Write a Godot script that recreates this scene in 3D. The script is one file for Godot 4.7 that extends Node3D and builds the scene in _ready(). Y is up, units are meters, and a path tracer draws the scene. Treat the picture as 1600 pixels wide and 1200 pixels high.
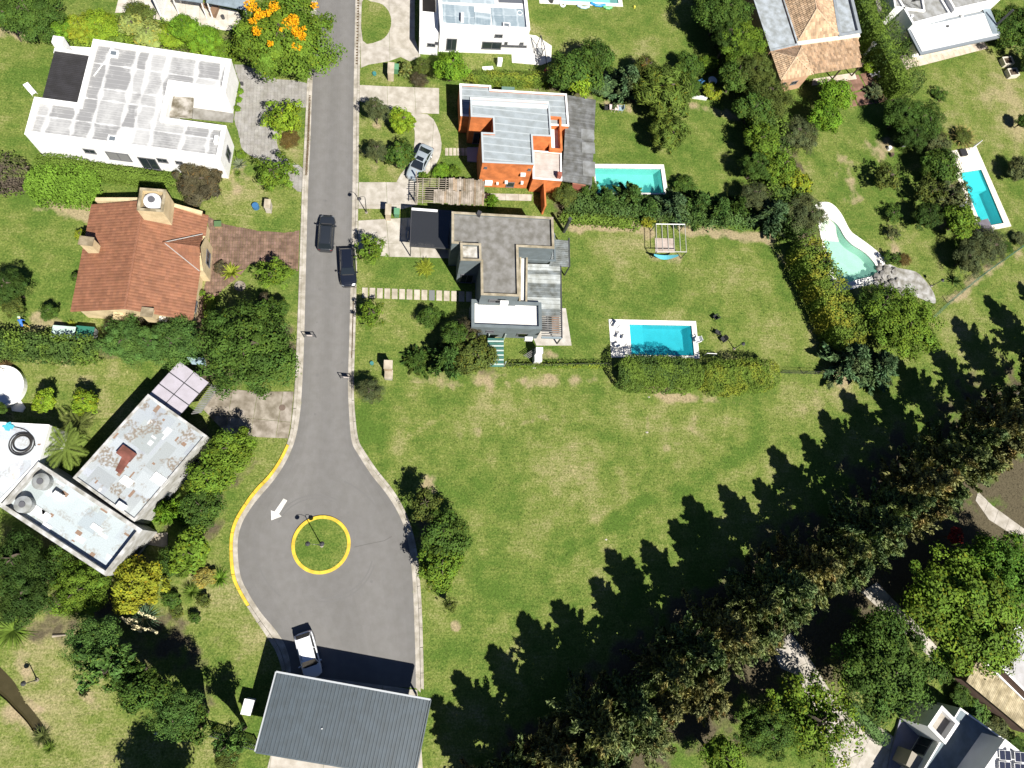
extends Node3D
# A suburban close seen from a drone. Metres, y up, north is -z. Places were surveyed from the photograph: G(x, y, h) is the point at height h
# that the drone saw at photo position (x, y); everything is then built at its own real size there.

const EYE := 77.0
const FOCAL := 1100.0
var drone := Basis()
var rng := RandomNumberGenerator.new()
var used := {}
var mats := {}
var tex := {}


class MB:
	var v := PackedVector3Array()
	var n := PackedVector3Array()
	var c := PackedColorArray()
	var u := PackedVector2Array()
	var i := PackedInt32Array()
	var col := Color.WHITE
	var turn := 0.0

	func uv(p: Vector3, nn: Vector3) -> Vector2:
		var a := Vector2(p.x, p.z).rotated(turn)
		if absf(nn.y) > 0.3:
			return a
		return Vector2(a.x if absf(nn.x * cos(turn) - nn.z * sin(turn)) < 0.7 else a.y, -p.y)

	func tri(a: Vector3, b: Vector3, d: Vector3, out: Vector3) -> void:
		var nn := (b - a).cross(d - a)
		if nn.length_squared() < 1e-14:
			return
		nn = nn.normalized()
		var k := v.size()
		if nn.dot(out) < 0.0:
			nn = -nn
			i.append_array([k, k + 1, k + 2])
		else:
			i.append_array([k, k + 2, k + 1])
		v.append_array([a, b, d])
		n.append_array([nn, nn, nn])
		c.append_array([col, col, col])
		u.append_array([uv(a, nn), uv(b, nn), uv(d, nn)])

	func quad(a: Vector3, b: Vector3, d: Vector3, e: Vector3, out: Vector3) -> void:
		tri(a, b, d, out)
		tri(a, d, e, out)

	func leaf(a: Vector3, b: Vector3, d: Vector3, e: Vector3, nn: Vector3, cc: Color) -> void:
		var k := v.size()
		v.append_array([a, b, d, e])
		n.append_array([nn, nn, nn, nn])
		c.append_array([cc, cc, cc, cc])
		if (b - a).cross(d - a).dot(nn) > 0.0:
			i.append_array([k, k + 2, k + 1, k, k + 3, k + 2])
		else:
			i.append_array([k, k + 1, k + 2, k, k + 2, k + 3])

	func box(at: Vector3, size: Vector3, bs := Basis()) -> void:
		var h := size * 0.5
		for ax in 3:
			for sg in [-1.0, 1.0]:
				var o := Vector3.ZERO
				o[ax] = sg
				var p := Vector3.ZERO
				p[(ax + 1) % 3] = 1.0
				var r := Vector3.ZERO
				r[(ax + 2) % 3] = 1.0
				quad(at + bs * ((o - p - r) * h), at + bs * ((o + p - r) * h), at + bs * ((o + p + r) * h), at + bs * ((o - p + r) * h), bs * o)

	func top(poly: PackedVector2Array, y: float, out := Vector3.UP) -> void:
		var t := Geometry2D.triangulate_polygon(poly)
		for k in range(0, t.size(), 3):
			tri(Vector3(poly[t[k]].x, y, poly[t[k]].y), Vector3(poly[t[k + 1]].x, y, poly[t[k + 1]].y), Vector3(poly[t[k + 2]].x, y, poly[t[k + 2]].y), out)

	func skirt(poly: PackedVector2Array, y0: float, y1: float, inward := false) -> void:
		var s := 0.0
		for k in poly.size():
			s += poly[k].cross(poly[(k + 1) % poly.size()])
		for k in poly.size():
			var a := poly[k]
			var b := poly[(k + 1) % poly.size()]
			var d := b - a
			var o := Vector3(d.y, 0, -d.x) * (1.0 if s > 0.0 else -1.0) * (-1.0 if inward else 1.0)
			quad(Vector3(a.x, y0, a.y), Vector3(b.x, y0, b.y), Vector3(b.x, y1, b.y), Vector3(a.x, y1, a.y), o)

	func prism(poly: PackedVector2Array, y0: float, y1: float, under := false) -> void:
		top(poly, y1)
		skirt(poly, y0, y1)
		if under:
			top(poly, y0, Vector3.DOWN)

	func tube(a: Vector3, b: Vector3, r0: float, r1: float, sides := 8, caps := true) -> void:
		var d := (b - a).normalized()
		var s := d.cross(Vector3.UP if absf(d.y) < 0.9 else Vector3.RIGHT).normalized()
		var w := d.cross(s)
		for k in sides:
			var p := s * cos(TAU * k / sides) + w * sin(TAU * k / sides)
			var q := s * cos(TAU * (k + 1) / sides) + w * sin(TAU * (k + 1) / sides)
			quad(a + p * r0, a + q * r0, b + q * r1, b + p * r1, p + q)
			if caps:
				tri(a, a + p * r0, a + q * r0, -d)
				tri(b, b + p * r1, b + q * r1, d)

	func mesh() -> ArrayMesh:
		var m := ArrayMesh.new()
		if v.is_empty():
			return m
		var a := []
		a.resize(Mesh.ARRAY_MAX)
		a[Mesh.ARRAY_VERTEX] = v
		a[Mesh.ARRAY_NORMAL] = n
		a[Mesh.ARRAY_COLOR] = c
		if u.size() == v.size():
			a[Mesh.ARRAY_TEX_UV] = u
		a[Mesh.ARRAY_INDEX] = i
		m.add_surface_from_arrays(Mesh.PRIMITIVE_TRIANGLES, a)
		return m


# ---------------------------------------------------------------- survey and naming
func G(x: float, y: float, h := 0.0) -> Vector3:
	var d := drone * Vector3(x - 800.0, 600.0 - y, -FOCAL)
	var t := (h - EYE) / d.y
	return Vector3(d.x * t, h, d.z * t)

func g2(x: float, y: float, h := 0.0) -> Vector2:
	var p := G(x, y, h)
	return Vector2(p.x, p.z)

func outline(a: Array, h := 0.0) -> PackedVector2Array:
	var r := PackedVector2Array()
	for k in range(0, a.size(), 2):
		r.append(g2(a[k], a[k + 1], h))
	return r

func squared(p: PackedVector2Array) -> PackedVector2Array:    # straightens a surveyed rectilinear outline
	var best := 0
	for k in p.size():
		if p[k].distance_to(p[(k + 1) % p.size()]) > p[best].distance_to(p[(best + 1) % p.size()]):
			best = k
	var ang := (p[(best + 1) % p.size()] - p[best]).angle()
	var q := PackedVector2Array()
	for x in p:
		q.append(x.rotated(-ang))
	for k in q.size():
		var m := (k + 1) % q.size()
		var d := q[m] - q[k]
		if absf(d.x) > absf(d.y):
			var y := (q[k].y + q[m].y) * 0.5
			q[k] = Vector2(q[k].x, y)
			q[m] = Vector2(q[m].x, y)
		else:
			var x := (q[k].x + q[m].x) * 0.5
			q[k] = Vector2(x, q[k].y)
			q[m] = Vector2(x, q[m].y)
	var r := PackedVector2Array()
	for x in q:
		r.append(x.rotated(ang))
	return r

func area(p: PackedVector2Array) -> float:
	var s := 0.0
	for k in p.size():
		s += p[k].cross(p[(k + 1) % p.size()])
	return s * 0.5

func inset(p: PackedVector2Array, d: float) -> PackedVector2Array:
	var s := signf(area(p))
	var r := PackedVector2Array()
	for k in p.size():
		var a := (p[k] - p[(k - 1 + p.size()) % p.size()]).normalized()
		var b := (p[(k + 1) % p.size()] - p[k]).normalized()
		var na := Vector2(-a.y, a.x) * s
		var nb := Vector2(-b.y, b.x) * s
		r.append(p[k] + (na + nb) * (d / maxf(0.25, 1.0 + na.dot(nb))))
	return r

func middle(p: PackedVector2Array) -> Vector2:
	var s := Vector2.ZERO
	for x in p:
		s += x
	return s / p.size()

func holed(polys: Array, hole: PackedVector2Array) -> Array:   # cuts a hole out of a set of outlines, leaving outlines without holes
	var x := middle(hole).x
	var out := []
	for p in polys:
		if Geometry2D.intersect_polygons(p, hole).is_empty():
			out.append(p)
			continue
		for half in [PackedVector2Array([Vector2(-900, -900), Vector2(x, -900), Vector2(x, 900), Vector2(-900, 900)]), PackedVector2Array([Vector2(x, -900), Vector2(900, -900), Vector2(900, 900), Vector2(x, 900)])]:
			for s in Geometry2D.intersect_polygons(p, half):
				for w in Geometry2D.clip_polygons(s, hole):
					out.append(w)
	return out

func smooth(a: PackedVector2Array, n := 4, closed := false) -> PackedVector2Array:
	var r := PackedVector2Array()
	var m := a.size()
	for k in (m if closed else m - 1):
		var p0 := a[(k - 1 + m) % m] if closed or k > 0 else a[k]
		var p3 := a[(k + 2) % m] if closed or k < m - 2 else a[k + 1]
		for j in n:
			r.append(a[k].cubic_interpolate(a[(k + 1) % m], p0, p3, float(j) / n))
	if not closed:
		r.append(a[m - 1])
	return r

func circle(at: Vector2, r: float, n := 32) -> PackedVector2Array:
	var p := PackedVector2Array()
	for k in n:
		p.append(at + Vector2(r, 0).rotated(TAU * k / n))
	return p

func called(parent: Node, word: String) -> String:
	var k := "%d/%s" % [parent.get_instance_id(), word]
	var c: int = used.get(k, 0)
	used[k] = c + 1
	return word if c == 0 else "%s_%03d" % [word, c]

func put(o: Node3D, word: String, parent: Node3D = null) -> Node3D:
	var p: Node3D = parent if parent else self
	o.name = called(p, word)
	p.add_child(o, true)
	return o

func tag(o: Node3D, label: String, category := "", group := "", kind := "") -> Node3D:
	o.set_meta("label", label)
	if category:
		o.set_meta("category", category)
	if group:
		o.set_meta("group", group)
	if kind:
		o.set_meta("kind", kind)
	return o

func thing(word: String, label: String, category: String, at := Vector3.ZERO, turn := 0.0, group := "") -> Node3D:
	var o := Node3D.new()
	o.position = at
	o.rotation.y = turn
	put(o, word)
	return tag(o, label, category, group)

func part(t: Node3D, word: String, m: Variant, mat: Material, at := Vector3.ZERO) -> MeshInstance3D:    # shape in the thing's own axes
	var o := MeshInstance3D.new()
	o.mesh = m.mesh() if m is MB else m
	o.material_override = mat
	o.position = at
	put(o, word, t)
	return o

func wpart(t: Node3D, word: String, m: Variant, mat: Material) -> MeshInstance3D:   # shape in world axes under a thing that is not turned
	var off := Vector3.ZERO
	var p: Node = t
	while p is Node3D and p != self:
		off -= (p as Node3D).position
		p = p.get_parent()
	return part(t, word, m, mat, off)

func setting(word: String, m: Variant, mat: Material, label := "") -> MeshInstance3D:
	var o := MeshInstance3D.new()
	o.mesh = m.mesh() if m is MB else m
	o.material_override = mat
	put(o, word)
	o.set_meta("kind", "structure")
	if label:
		o.set_meta("label", label)
	return o

func stuff(o: Node3D) -> Node3D:
	o.set_meta("kind", "stuff")
	return o


# ---------------------------------------------------------------- materials
func noise_tex(key: String, freq: float, lo: float, hi: float, oct := 4, size := 512, sd := 1, warm := 0.0) -> NoiseTexture2D:
	if tex.has(key):
		return tex[key]
	var f := FastNoiseLite.new()
	f.noise_type = FastNoiseLite.TYPE_SIMPLEX_SMOOTH
	f.frequency = freq
	f.fractal_octaves = oct
	f.seed = sd
	var t := NoiseTexture2D.new()
	t.width = size
	t.height = size
	t.seamless = true
	t.noise = f
	var gr := Gradient.new()
	gr.set_color(0, Color(lo + warm * 0.3, lo, lo - warm))
	gr.set_color(1, Color(hi, hi, hi))
	gr.set_offset(0, 0.15)
	gr.set_offset(1, 0.8)
	t.color_ramp = gr
	tex[key] = t
	return t

# a dull surface: linear base colour, fine grain, and (stain > 0) broad blotches of wear
func mat(key: String, r: float, g: float, b: float, rough := 0.85, stain := 0.0, grain := true, tint := false) -> StandardMaterial3D:
	if mats.has(key):
		return mats[key]
	var m := StandardMaterial3D.new()
	m.resource_name = key
	m.albedo_color = Color(r, g, b).linear_to_srgb()
	m.roughness = rough
	m.vertex_color_use_as_albedo = tint
	if grain:
		m.albedo_texture = noise_tex("grain", 0.2, 0.84, 1.0, 4)
		m.uv1_triplanar = true
		m.uv1_world_triplanar = true
		m.uv1_scale = Vector3.ONE * 0.21
	if stain > 0.0:
		m.detail_enabled = true
		m.detail_blend_mode = BaseMaterial3D.BLEND_MODE_MUL
		m.detail_uv_layer = BaseMaterial3D.DETAIL_UV_2
		m.detail_albedo = noise_tex("stain%.2f" % stain, 0.018, 1.0 - stain, 1.0, 6, 512, 7, stain * 0.15)
		m.uv2_triplanar = true
		m.uv2_world_triplanar = true
		m.uv2_scale = Vector3.ONE * 0.083
	mats[key] = m
	return m

func gloss(key: String, r: float, g: float, b: float, rough := 0.25, metal := 0.0, coat := 0.0) -> StandardMaterial3D:
	if mats.has(key):
		return mats[key]
	var m := StandardMaterial3D.new()
	m.resource_name = key
	m.albedo_color = Color(r, g, b).linear_to_srgb()
	m.roughness = rough
	m.metallic = metal
	if coat > 0.0:
		m.clearcoat_enabled = true
		m.clearcoat = coat
		m.clearcoat_roughness = 0.08
	mats[key] = m
	return m

func pane_mat(key: String, r: float, g: float, b: float, a: float) -> StandardMaterial3D:
	if mats.has(key):
		return mats[key]
	var m := StandardMaterial3D.new()
	m.resource_name = key
	m.albedo_color = Color(Color(r, g, b).linear_to_srgb(), a)
	m.transparency = BaseMaterial3D.TRANSPARENCY_ALPHA
	m.roughness = 0.06
	mats[key] = m
	return m

func leaf_mat(r: float, g: float, b: float) -> StandardMaterial3D:
	var key := "foliage %.3f %.3f %.3f" % [r, g, b]
	if mats.has(key):
		return mats[key]
	var m := StandardMaterial3D.new()
	m.resource_name = key
	m.albedo_color = Color(r * 0.94, g * 0.99, b * 0.68).linear_to_srgb()
	m.vertex_color_use_as_albedo = true
	m.roughness = 0.7
	m.metallic_specular = 0.22
	m.backlight_enabled = true
	m.backlight = Color(r * 0.35, g * 0.4, b * 0.2).linear_to_srgb()
	mats[key] = m
	return m


func _ready() -> void:
	rng.seed = 20240
	drone = Basis(Vector3(0.98834797, 0.15221132, 0.0), Vector3(-0.03817604, 0.24788701, -0.96803648), Vector3(-0.14734611, 0.95675689, 0.25080945)).orthonormalized()
	var cam := Camera3D.new()
	cam.name = "camera"
	cam.transform = Transform3D(drone, Vector3(0, EYE, 0))
	cam.fov = rad_to_deg(2.0 * atan(600.0 / FOCAL))
	cam.far = 900.0
	add_child(cam)
	cam.current = true
	var sky := ProceduralSkyMaterial.new()
	sky.sky_top_color = Color(0.26, 0.36, 0.56)
	sky.sky_horizon_color = Color(0.56, 0.63, 0.73)
	sky.sky_curve = 0.14
	sky.ground_bottom_color = Color(0.20, 0.22, 0.16)
	sky.ground_horizon_color = Color(0.56, 0.63, 0.73)
	sky.sky_energy_multiplier = 0.66
	var env := Environment.new()
	env.background_mode = Environment.BG_SKY
	env.sky = Sky.new()
	env.sky.sky_material = sky
	env.tonemap_mode = Environment.TONE_MAPPER_LINEAR
	env.tonemap_exposure = 2.05
	env.sdfgi_enabled = true
	env.ssao_enabled = true
	env.ssil_enabled = true
	var we := WorldEnvironment.new()
	we.name = "daylight"
	we.environment = env
	add_child(we)
	var sun := DirectionalLight3D.new()
	sun.name = "sun"
	sun.light_color = Color(1.0, 0.982, 0.945)
	sun.light_energy = 1.55
	sun.light_angular_distance = 0.5
	sun.shadow_enabled = true
	sun.directional_shadow_max_distance = 400.0
	var el := deg_to_rad(51.0)
	sun.basis = Basis.looking_at(Vector3(-0.53 * cos(el), -sin(el), -0.848 * cos(el)))
	add_child(sun)

	build_ground()
	build_road()
	build_paving()
	build_pools()
	build_grass()
	build_white_house()
	build_terrace_house()
	build_villa()
	build_orange_house()
	build_grey_house()
	build_yellow_house()
	build_patched_house()
	build_gatehouse()
	build_tiled_house()
	build_far_house()
	build_corner_houses()
	build_plants()
	build_cars()
	build_street_things()
	build_garden_things()
	build_person()


# ---------------------------------------------------------------- ground
const GX := -56.0
const GZ := -90.0
const GW := 152.0
const GH := 114.0
var pools := []           # water outlines, cut out of the ground
var ditch := PackedVector2Array()

func stroke(a: PackedFloat32Array, w: int, h: int, s: Array) -> void:
	var p := g2(s[0], s[1])
	var q := g2(s[2], s[3])
	var r: float = s[4]
	var amount: float = s[5]
	var k := w / GW
	var x0 := clampi(int((minf(p.x, q.x) - r * 1.5 - GX) * k), 0, w - 1)
	var x1 := clampi(int((maxf(p.x, q.x) + r * 1.5 - GX) * k), 0, w - 1)
	var y0 := clampi(int((minf(p.y, q.y) - r * 1.5 - GZ) * k), 0, h - 1)
	var y1 := clampi(int((maxf(p.y, q.y) + r * 1.5 - GZ) * k), 0, h - 1)
	var d := q - p
	var l := maxf(d.length_squared(), 0.0001)
	for y in range(y0, y1 + 1):
		for x in range(x0, x1 + 1):
			var o := Vector2(GX + x / k, GZ + y / k) - p
			var t := clampf(o.dot(d) / l, 0.0, 1.0)
			var f := 1.0 - (o - d * t).length() / (r * 1.5)
			if f > 0.0:
				a[y * w + x] += amount * minf(1.0, f * 2.0) * f * 1.4

func noise_bytes(freq: float, sd: int, w: int, h: int, oct := 3) -> PackedByteArray:
	var f := FastNoiseLite.new()
	f.noise_type = FastNoiseLite.TYPE_SIMPLEX_SMOOTH
	f.frequency = freq
	f.fractal_octaves = oct
	f.seed = sd
	return f.get_image(w, h).get_data()

func grass_texture() -> ImageTexture:
	var w := 1792
	var h := 1344
	var n1 := noise_bytes(0.0045, 3, w, h)
	var n2 := noise_bytes(0.03, 4, w, h, 4)
	var n3 := noise_bytes(0.38, 5, w, h, 2)
	var n4 := noise_bytes(0.012, 9, w, h, 4)
	var dry := PackedFloat32Array()
	dry.resize(w * h)
	var dirt := dry.duplicate()
	var litter := dry.duplicate()
	for s in [[830, 680, 860, 700, 8, 0.19], [870, 745, 890, 770, 6, 0.17], [760, 660, 790, 640, 6, 0.16], [980, 640, 1180, 650, 3.5, 0.22], [1230, 625, 1320, 605, 3, 0.35], [955, 842, 945, 850, 0.9, 0.5], [900, 880, 890, 890, 0.8, 0.35],
			[700, 770, 690, 800, 5, -0.25], [1000, 770, 930, 840, 5, -0.25], [1185, 695, 1060, 770, 1.4, -0.55], [1060, 770, 960, 820, 1.5, -0.5], [960, 820, 840, 890, 1.5, -0.32], [1330, 610, 1180, 680, 3, 0.22], [1290, 640, 1200, 730, 2.5, 0.25], [575, 650, 610, 720, 2.2, -0.35],
			[620, 700, 640, 720, 1.4, 0.4], [640, 680, 690, 650, 0.4, 0.4], [690, 650, 720, 665, 0.4, 0.3], [740, 960, 780, 930, 4, -0.12], [725, 1040, 720, 1000, 3, -0.15], [760, 980, 800, 960, 1.2, 0.3],
			[870, 850, 1010, 760, 0.5, 0.25], [900, 870, 1100, 740, 0.4, 0.25], [1000, 800, 1160, 730, 1.0, 0.25], [1140, 620, 1130, 680, 0.4, 0.22], [830, 640, 960, 640, 1.2, 0.15], [900, 675, 1010, 690, 1.6, -0.2],
			[950, 400, 1010, 450, 7, 0.08], [1090, 400, 1140, 440, 3, 0.4], [1150, 480, 1250, 560, 5, 0.02], [920, 480, 940, 520, 4, -0.12], [1000, 470, 1060, 480, 3, -0.1], [950, 380, 1010, 390, 3, 0.25],
			[90, 1000, 110, 990, 6, 0.5], [100, 1100, 110, 1130, 7, 0.42], [40, 990, 60, 960, 5, -0.1], [110, 1060, 150, 1060, 4, 0.1], [340, 1180, 330, 1140, 3, 0.1], [370, 930, 400, 1000, 4, 0.15], [350, 920, 330, 950, 2, 0.5],
			[1570, 90, 1595, 190, 5, 0.5], [1540, 130, 1590, 200, 4, 0.3], [1450, 180, 1500, 200, 5, 0.25], [1590, 300, 1600, 200, 5, 0.2], [1400, 260, 1350, 300, 5, -0.15], [1300, 280, 1330, 350, 5, -0.1],
			[110, 600, 90, 570, 5, 0.28], [165, 645, 170, 640, 2.4, 0.6], [160, 610, 200, 600, 3, 0.2], [330, 300, 400, 310, 3, 0.35], [440, 190, 465, 250, 1.6, 0.6], [40, 350, 60, 420, 6, -0.18], [20, 130, 30, 220, 7, -0.1], [30, 480, 100, 500, 3, 0.2],
			[920, 60, 1000, 80, 6, 0.12], [1050, 60, 1090, 80, 4, -0.05], [985, 70, 1010, 75, 2, 0.3], [960, 200, 980, 230, 4, -0.05], [1100, 230, 1130, 260, 5, -0.18], [600, 560, 630, 500, 4, 0.1], [620, 420, 640, 430, 3, -0.2], [580, 300, 590, 280, 1, 0.4],
			[1480, 520, 1590, 430, 4, 0.2], [1250, 690, 1300, 640, 2, -0.2], [500, 830, 520, 850, 1.2, -0.2], [490, 870, 510, 880, 1.2, 0.2], [50, 40, 150, 20, 5, 0.1]]:
		stroke(dry, w, h, s)
	for s in [[885, 352, 985, 352, 0.9, 0.9], [985, 352, 1015, 364, 0.8, 0.9], [1065, 358, 1200, 372, 0.8, 0.8], [1020, 402, 1060, 402, 0.6, 0.5], [1200, 380, 1240, 430, 0.5, 0.5], [810, 596, 930, 592, 0.7, 0.25], [1030, 612, 1080, 622, 0.9, 0.6], [1080, 622, 1150, 628, 0.7, 0.4], [830, 545, 870, 555, 1.0, 0.6],
			[700, 600, 790, 596, 0.9, 0.4], [1275, 600, 1320, 585, 1.2, 0.5], [1480, 470, 1600, 385, 0.8, 0.5], [1385, 225, 1370, 232, 1.6, 0.6], [1310, 245, 1330, 300, 1.5, 0.25], [712, 976, 712, 977, 0.45, 0.5], [692, 492, 694, 494, 0.7, 0.6], [588, 197, 588, 198, 0.6, 0.6], [588, 262, 588, 264, 0.6, 0.6], [630, 575, 760, 590, 1.2, 0.3],
			[60, 320, 150, 335, 0.9, 0.6], [1010, 645, 1012, 676, 0.3, 0.2], [0, 45, 80, 55, 0.9, 0.7], [60, 500, 90, 508, 1.0, 0.6], [120, 1085, 140, 1095, 0.8, 0.4], [1500, 365, 1560, 372, 1.2, 0.4], [1465, 275, 1475, 340, 1.5, 0.4], [1385, 320, 1400, 400, 0.5, 0.4], [1080, 165, 1150, 180, 0.7, 0.4], [920, 155, 980, 168, 0.6, 0.5], [30, 1030, 60, 1070, 0.8, 0.5], [60, 1140, 20, 1110, 1.2, 0.5], [380, 260, 370, 290, 0.9, 0.5], [672, 750, 676, 760, 0.9, 0.6], [1045, 700, 1090, 660, 0.7, 0.12], [720, 680, 880, 650, 0.5, 0.12]]:
		stroke(dirt, w, h, s)
	for s in [[1640, 585, 1390, 766, 4.5, 0.9], [1390, 766, 1105, 990, 4.5, 0.9], [1105, 990, 800, 1230, 4.5, 0.9], [1600, 760, 1300, 960, 6, 0.8], [1230, 980, 950, 1190, 6, 0.8], [1600, 880, 1450, 900, 8, 0.5],
			[1140, 20, 1200, 200, 2.2, 0.8], [1200, 200, 1270, 400, 2.2, 0.8], [1270, 400, 1340, 570, 2.0, 0.7], [40, 870, 160, 960, 4, 0.6], [200, 960, 330, 1060, 3, 0.35], [130, 40, 360, 80, 2, 0.7], [870, 130, 1060, 130, 2.5, 0.6], [870, 320, 1180, 335, 1.5, 0.8], [290, 800, 340, 720, 3, 0.5], [1480, 300, 1540, 390, 2.0, 0.6], [0, 540, 300, 535, 1.2, 0.8], [1400, 160, 1440, 200, 2, 0.7], [720, 540, 760, 570, 1.5, 0.5], [640, 780, 690, 880, 1.2, 0.5], [350, 560, 430, 550, 3, 0.6]]:
		stroke(litter, w, h, s)
	var lut := PackedByteArray()
	lut.resize(4096)
	for k in 4096:
		lut[k] = clampi(int(roundf(255.0 * (1.055 * pow(k / 8192.0, 1.0 / 2.4) - 0.055))), 0, 255)
	var out := PackedByteArray()
	out.resize(w * h * 3)
	var o := 0
	for k in w * h:
		var fine := (n3[k] - 128) * 0.0013 + (hash(k * 7919) % 1000 - 500) * 0.00030
		var d := clampf(0.35 + (n3[(k / w) * w + (k % w) / 14] - 128) * 0.0016 + 0.028 * sin((k % w) * 0.0105 + (k / w) * 0.36 + (n1[k] - 128) * 0.02) + dry[k] * 0.6 + (n1[k] - 128) * 0.0022 + (n2[k] - 128) * 0.0026 + (n4[k] - 128) * 0.0026 + fine * 1.2, 0.0, 1.25)
		var r: float
		var g: float
		var b: float
		if d < 0.5:
			var t := d * 2.0
			r = 0.068 + 0.062 * t
			g = 0.117 + 0.044 * t
			b = 0.020 + 0.017 * t
		else:
			var t := d * 2.0 - 1.0
			r = 0.130 + 0.090 * t
			g = 0.161 + 0.046 * t
			b = 0.037 + 0.055 * t
		var e := clampf((dirt[k] + (n2[k] - 128) * 0.006 + (n4[k] - 128) * 0.004) * 1.3 - 0.28, 0.0, 0.8) if dirt[k] > 0.02 else 0.0
		if e > 0.0:
			r += (0.30 - r) * e
			g += (0.235 - g) * e
			b += (0.15 - b) * e
		e = clampf((litter[k] + (n2[k] - 128) * 0.006 + (n4[k] - 128) * 0.006) * 1.5 - 0.4, 0.0, 1.0) if litter[k] > 0.02 else 0.0
		if e > 0.0:
			r += (0.085 - r) * e
			g += (0.072 - g) * e
			b += (0.045 - b) * e
		var m := 8192.0 * 0.93 * (1.0 + fine * 1.5)
		out[o] = lut[clampi(int(r * m), 0, 4095)]
		out[o + 1] = lut[clampi(int(g * m), 0, 4095)]
		out[o + 2] = lut[clampi(int(b * m), 0, 4095)]
		o += 3
	return ImageTexture.create_from_image(Image.create_from_data(w, h, false, Image.FORMAT_RGB8, out))

func grass_mat() -> StandardMaterial3D:
	if not mats.has("grass"):
		var m := StandardMaterial3D.new()
		m.resource_name = "grass"
		m.roughness = 0.95
		m.metallic_specular = 0.15
		m.albedo_texture = grass_texture()
		m.uv1_scale = Vector3(1.0 / GW, 1.0 / GH, 1.0)
		m.uv1_offset = Vector3(-GX / GW, -GZ / GH, 0.0)
		mats["grass"] = m
	return mats["grass"]

func build_ground() -> void:
	pools = [
		squared(outline([848, -28, 964, -22, 965, 7, 849, -1])),
		squared(outline([931, 263, 1034, 264, 1036, 302, 931, 301])),
		squared(outline([984, 507, 1081, 509, 1084, 556, 986, 555])),
		smooth(outline([1287, 340, 1300, 345, 1310, 354, 1320, 371, 1332, 383, 1348, 393, 1359, 403, 1368, 415, 1371, 426, 1360, 432, 1340, 437, 1314, 442, 1302, 424, 1292, 395, 1283, 360]), 4, true),
		squared(outline([1500, 272, 1529, 264, 1570, 346, 1535, 357])),
	]
	ditch = smooth(outline([-45, 1000, 0, 1042, 24, 1068, 38, 1094, 62, 1124, 80, 1158, 73, 1168, 56, 1150, 42, 1129, 21, 1107, 0, 1087, -60, 1046]), 3, true)
	var polys := [PackedVector2Array([Vector2(-420, -420), Vector2(420, -420), Vector2(420, 420), Vector2(-420, 420)])]
	for p in pools:
		polys = holed(polys, p)
	polys = holed(polys, ditch)
	var mb := MB.new()
	for p in polys:
		mb.top(p, 0.0)
	setting("ground", mb, grass_mat(), "mown green lawns with dry tan patches over the whole plot")
	var bank := MB.new()
	bank.skirt(ditch, -0.5, 0.0, true)
	bank.top(ditch, -0.5)
	setting("ditch_bank", bank, mat("mud", 0.09, 0.07, 0.04, 0.9, 0.4), "muddy bank and bed of the small ditch")
	var water := MB.new()
	water.top(inset(ditch, 0.02), -0.18)
	var wm := pane_mat("ditch water", 0.06, 0.05, 0.018, 0.6)
	setting("water", water, wm, "still brown water in the ditch")


# ---------------------------------------------------------------- road
func ribbon(mb: MB, a: PackedVector2Array, b: PackedVector2Array, t0: float, t1: float, y: float, thick := 0.0) -> void:
	for k in a.size() - 1:
		var p := a[k].lerp(b[k], t0)
		var q := a[k].lerp(b[k], t1)
		var r := a[k + 1].lerp(b[k + 1], t1)
		var s := a[k + 1].lerp(b[k + 1], t0)
		mb.quad(Vector3(p.x, y, p.y), Vector3(q.x, y, q.y), Vector3(r.x, y, r.y), Vector3(s.x, y, s.y), Vector3.UP)
		if thick > 0.0:
			var o := Vector3(p.x - q.x, 0, p.y - q.y)
			mb.quad(Vector3(p.x, y, p.y), Vector3(s.x, y, s.y), Vector3(s.x, y - thick, s.y), Vector3(p.x, y - thick, p.y), o)
			mb.quad(Vector3(q.x, y, q.y), Vector3(r.x, y, r.y), Vector3(r.x, y - thick, r.y), Vector3(q.x, y - thick, q.y), -o)

var road_poly := PackedVector2Array()
var paved := []

func resample(a: PackedVector2Array, n: int) -> PackedVector2Array:
	var run := PackedFloat32Array([0.0])
	for k in a.size() - 1:
		run.append(run[k] + a[k].distance_to(a[k + 1]))
	var r := PackedVector2Array()
	var s := 0
	for k in n:
		var d := run[run.size() - 1] * k / (n - 1.0)
		while s < a.size() - 2 and run[s + 1] < d:
			s += 1
		r.append(a[s].lerp(a[s + 1], clampf((d - run[s]) / maxf(1e-5, run[s + 1] - run[s]), 0.0, 1.0)))
	return r

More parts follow.
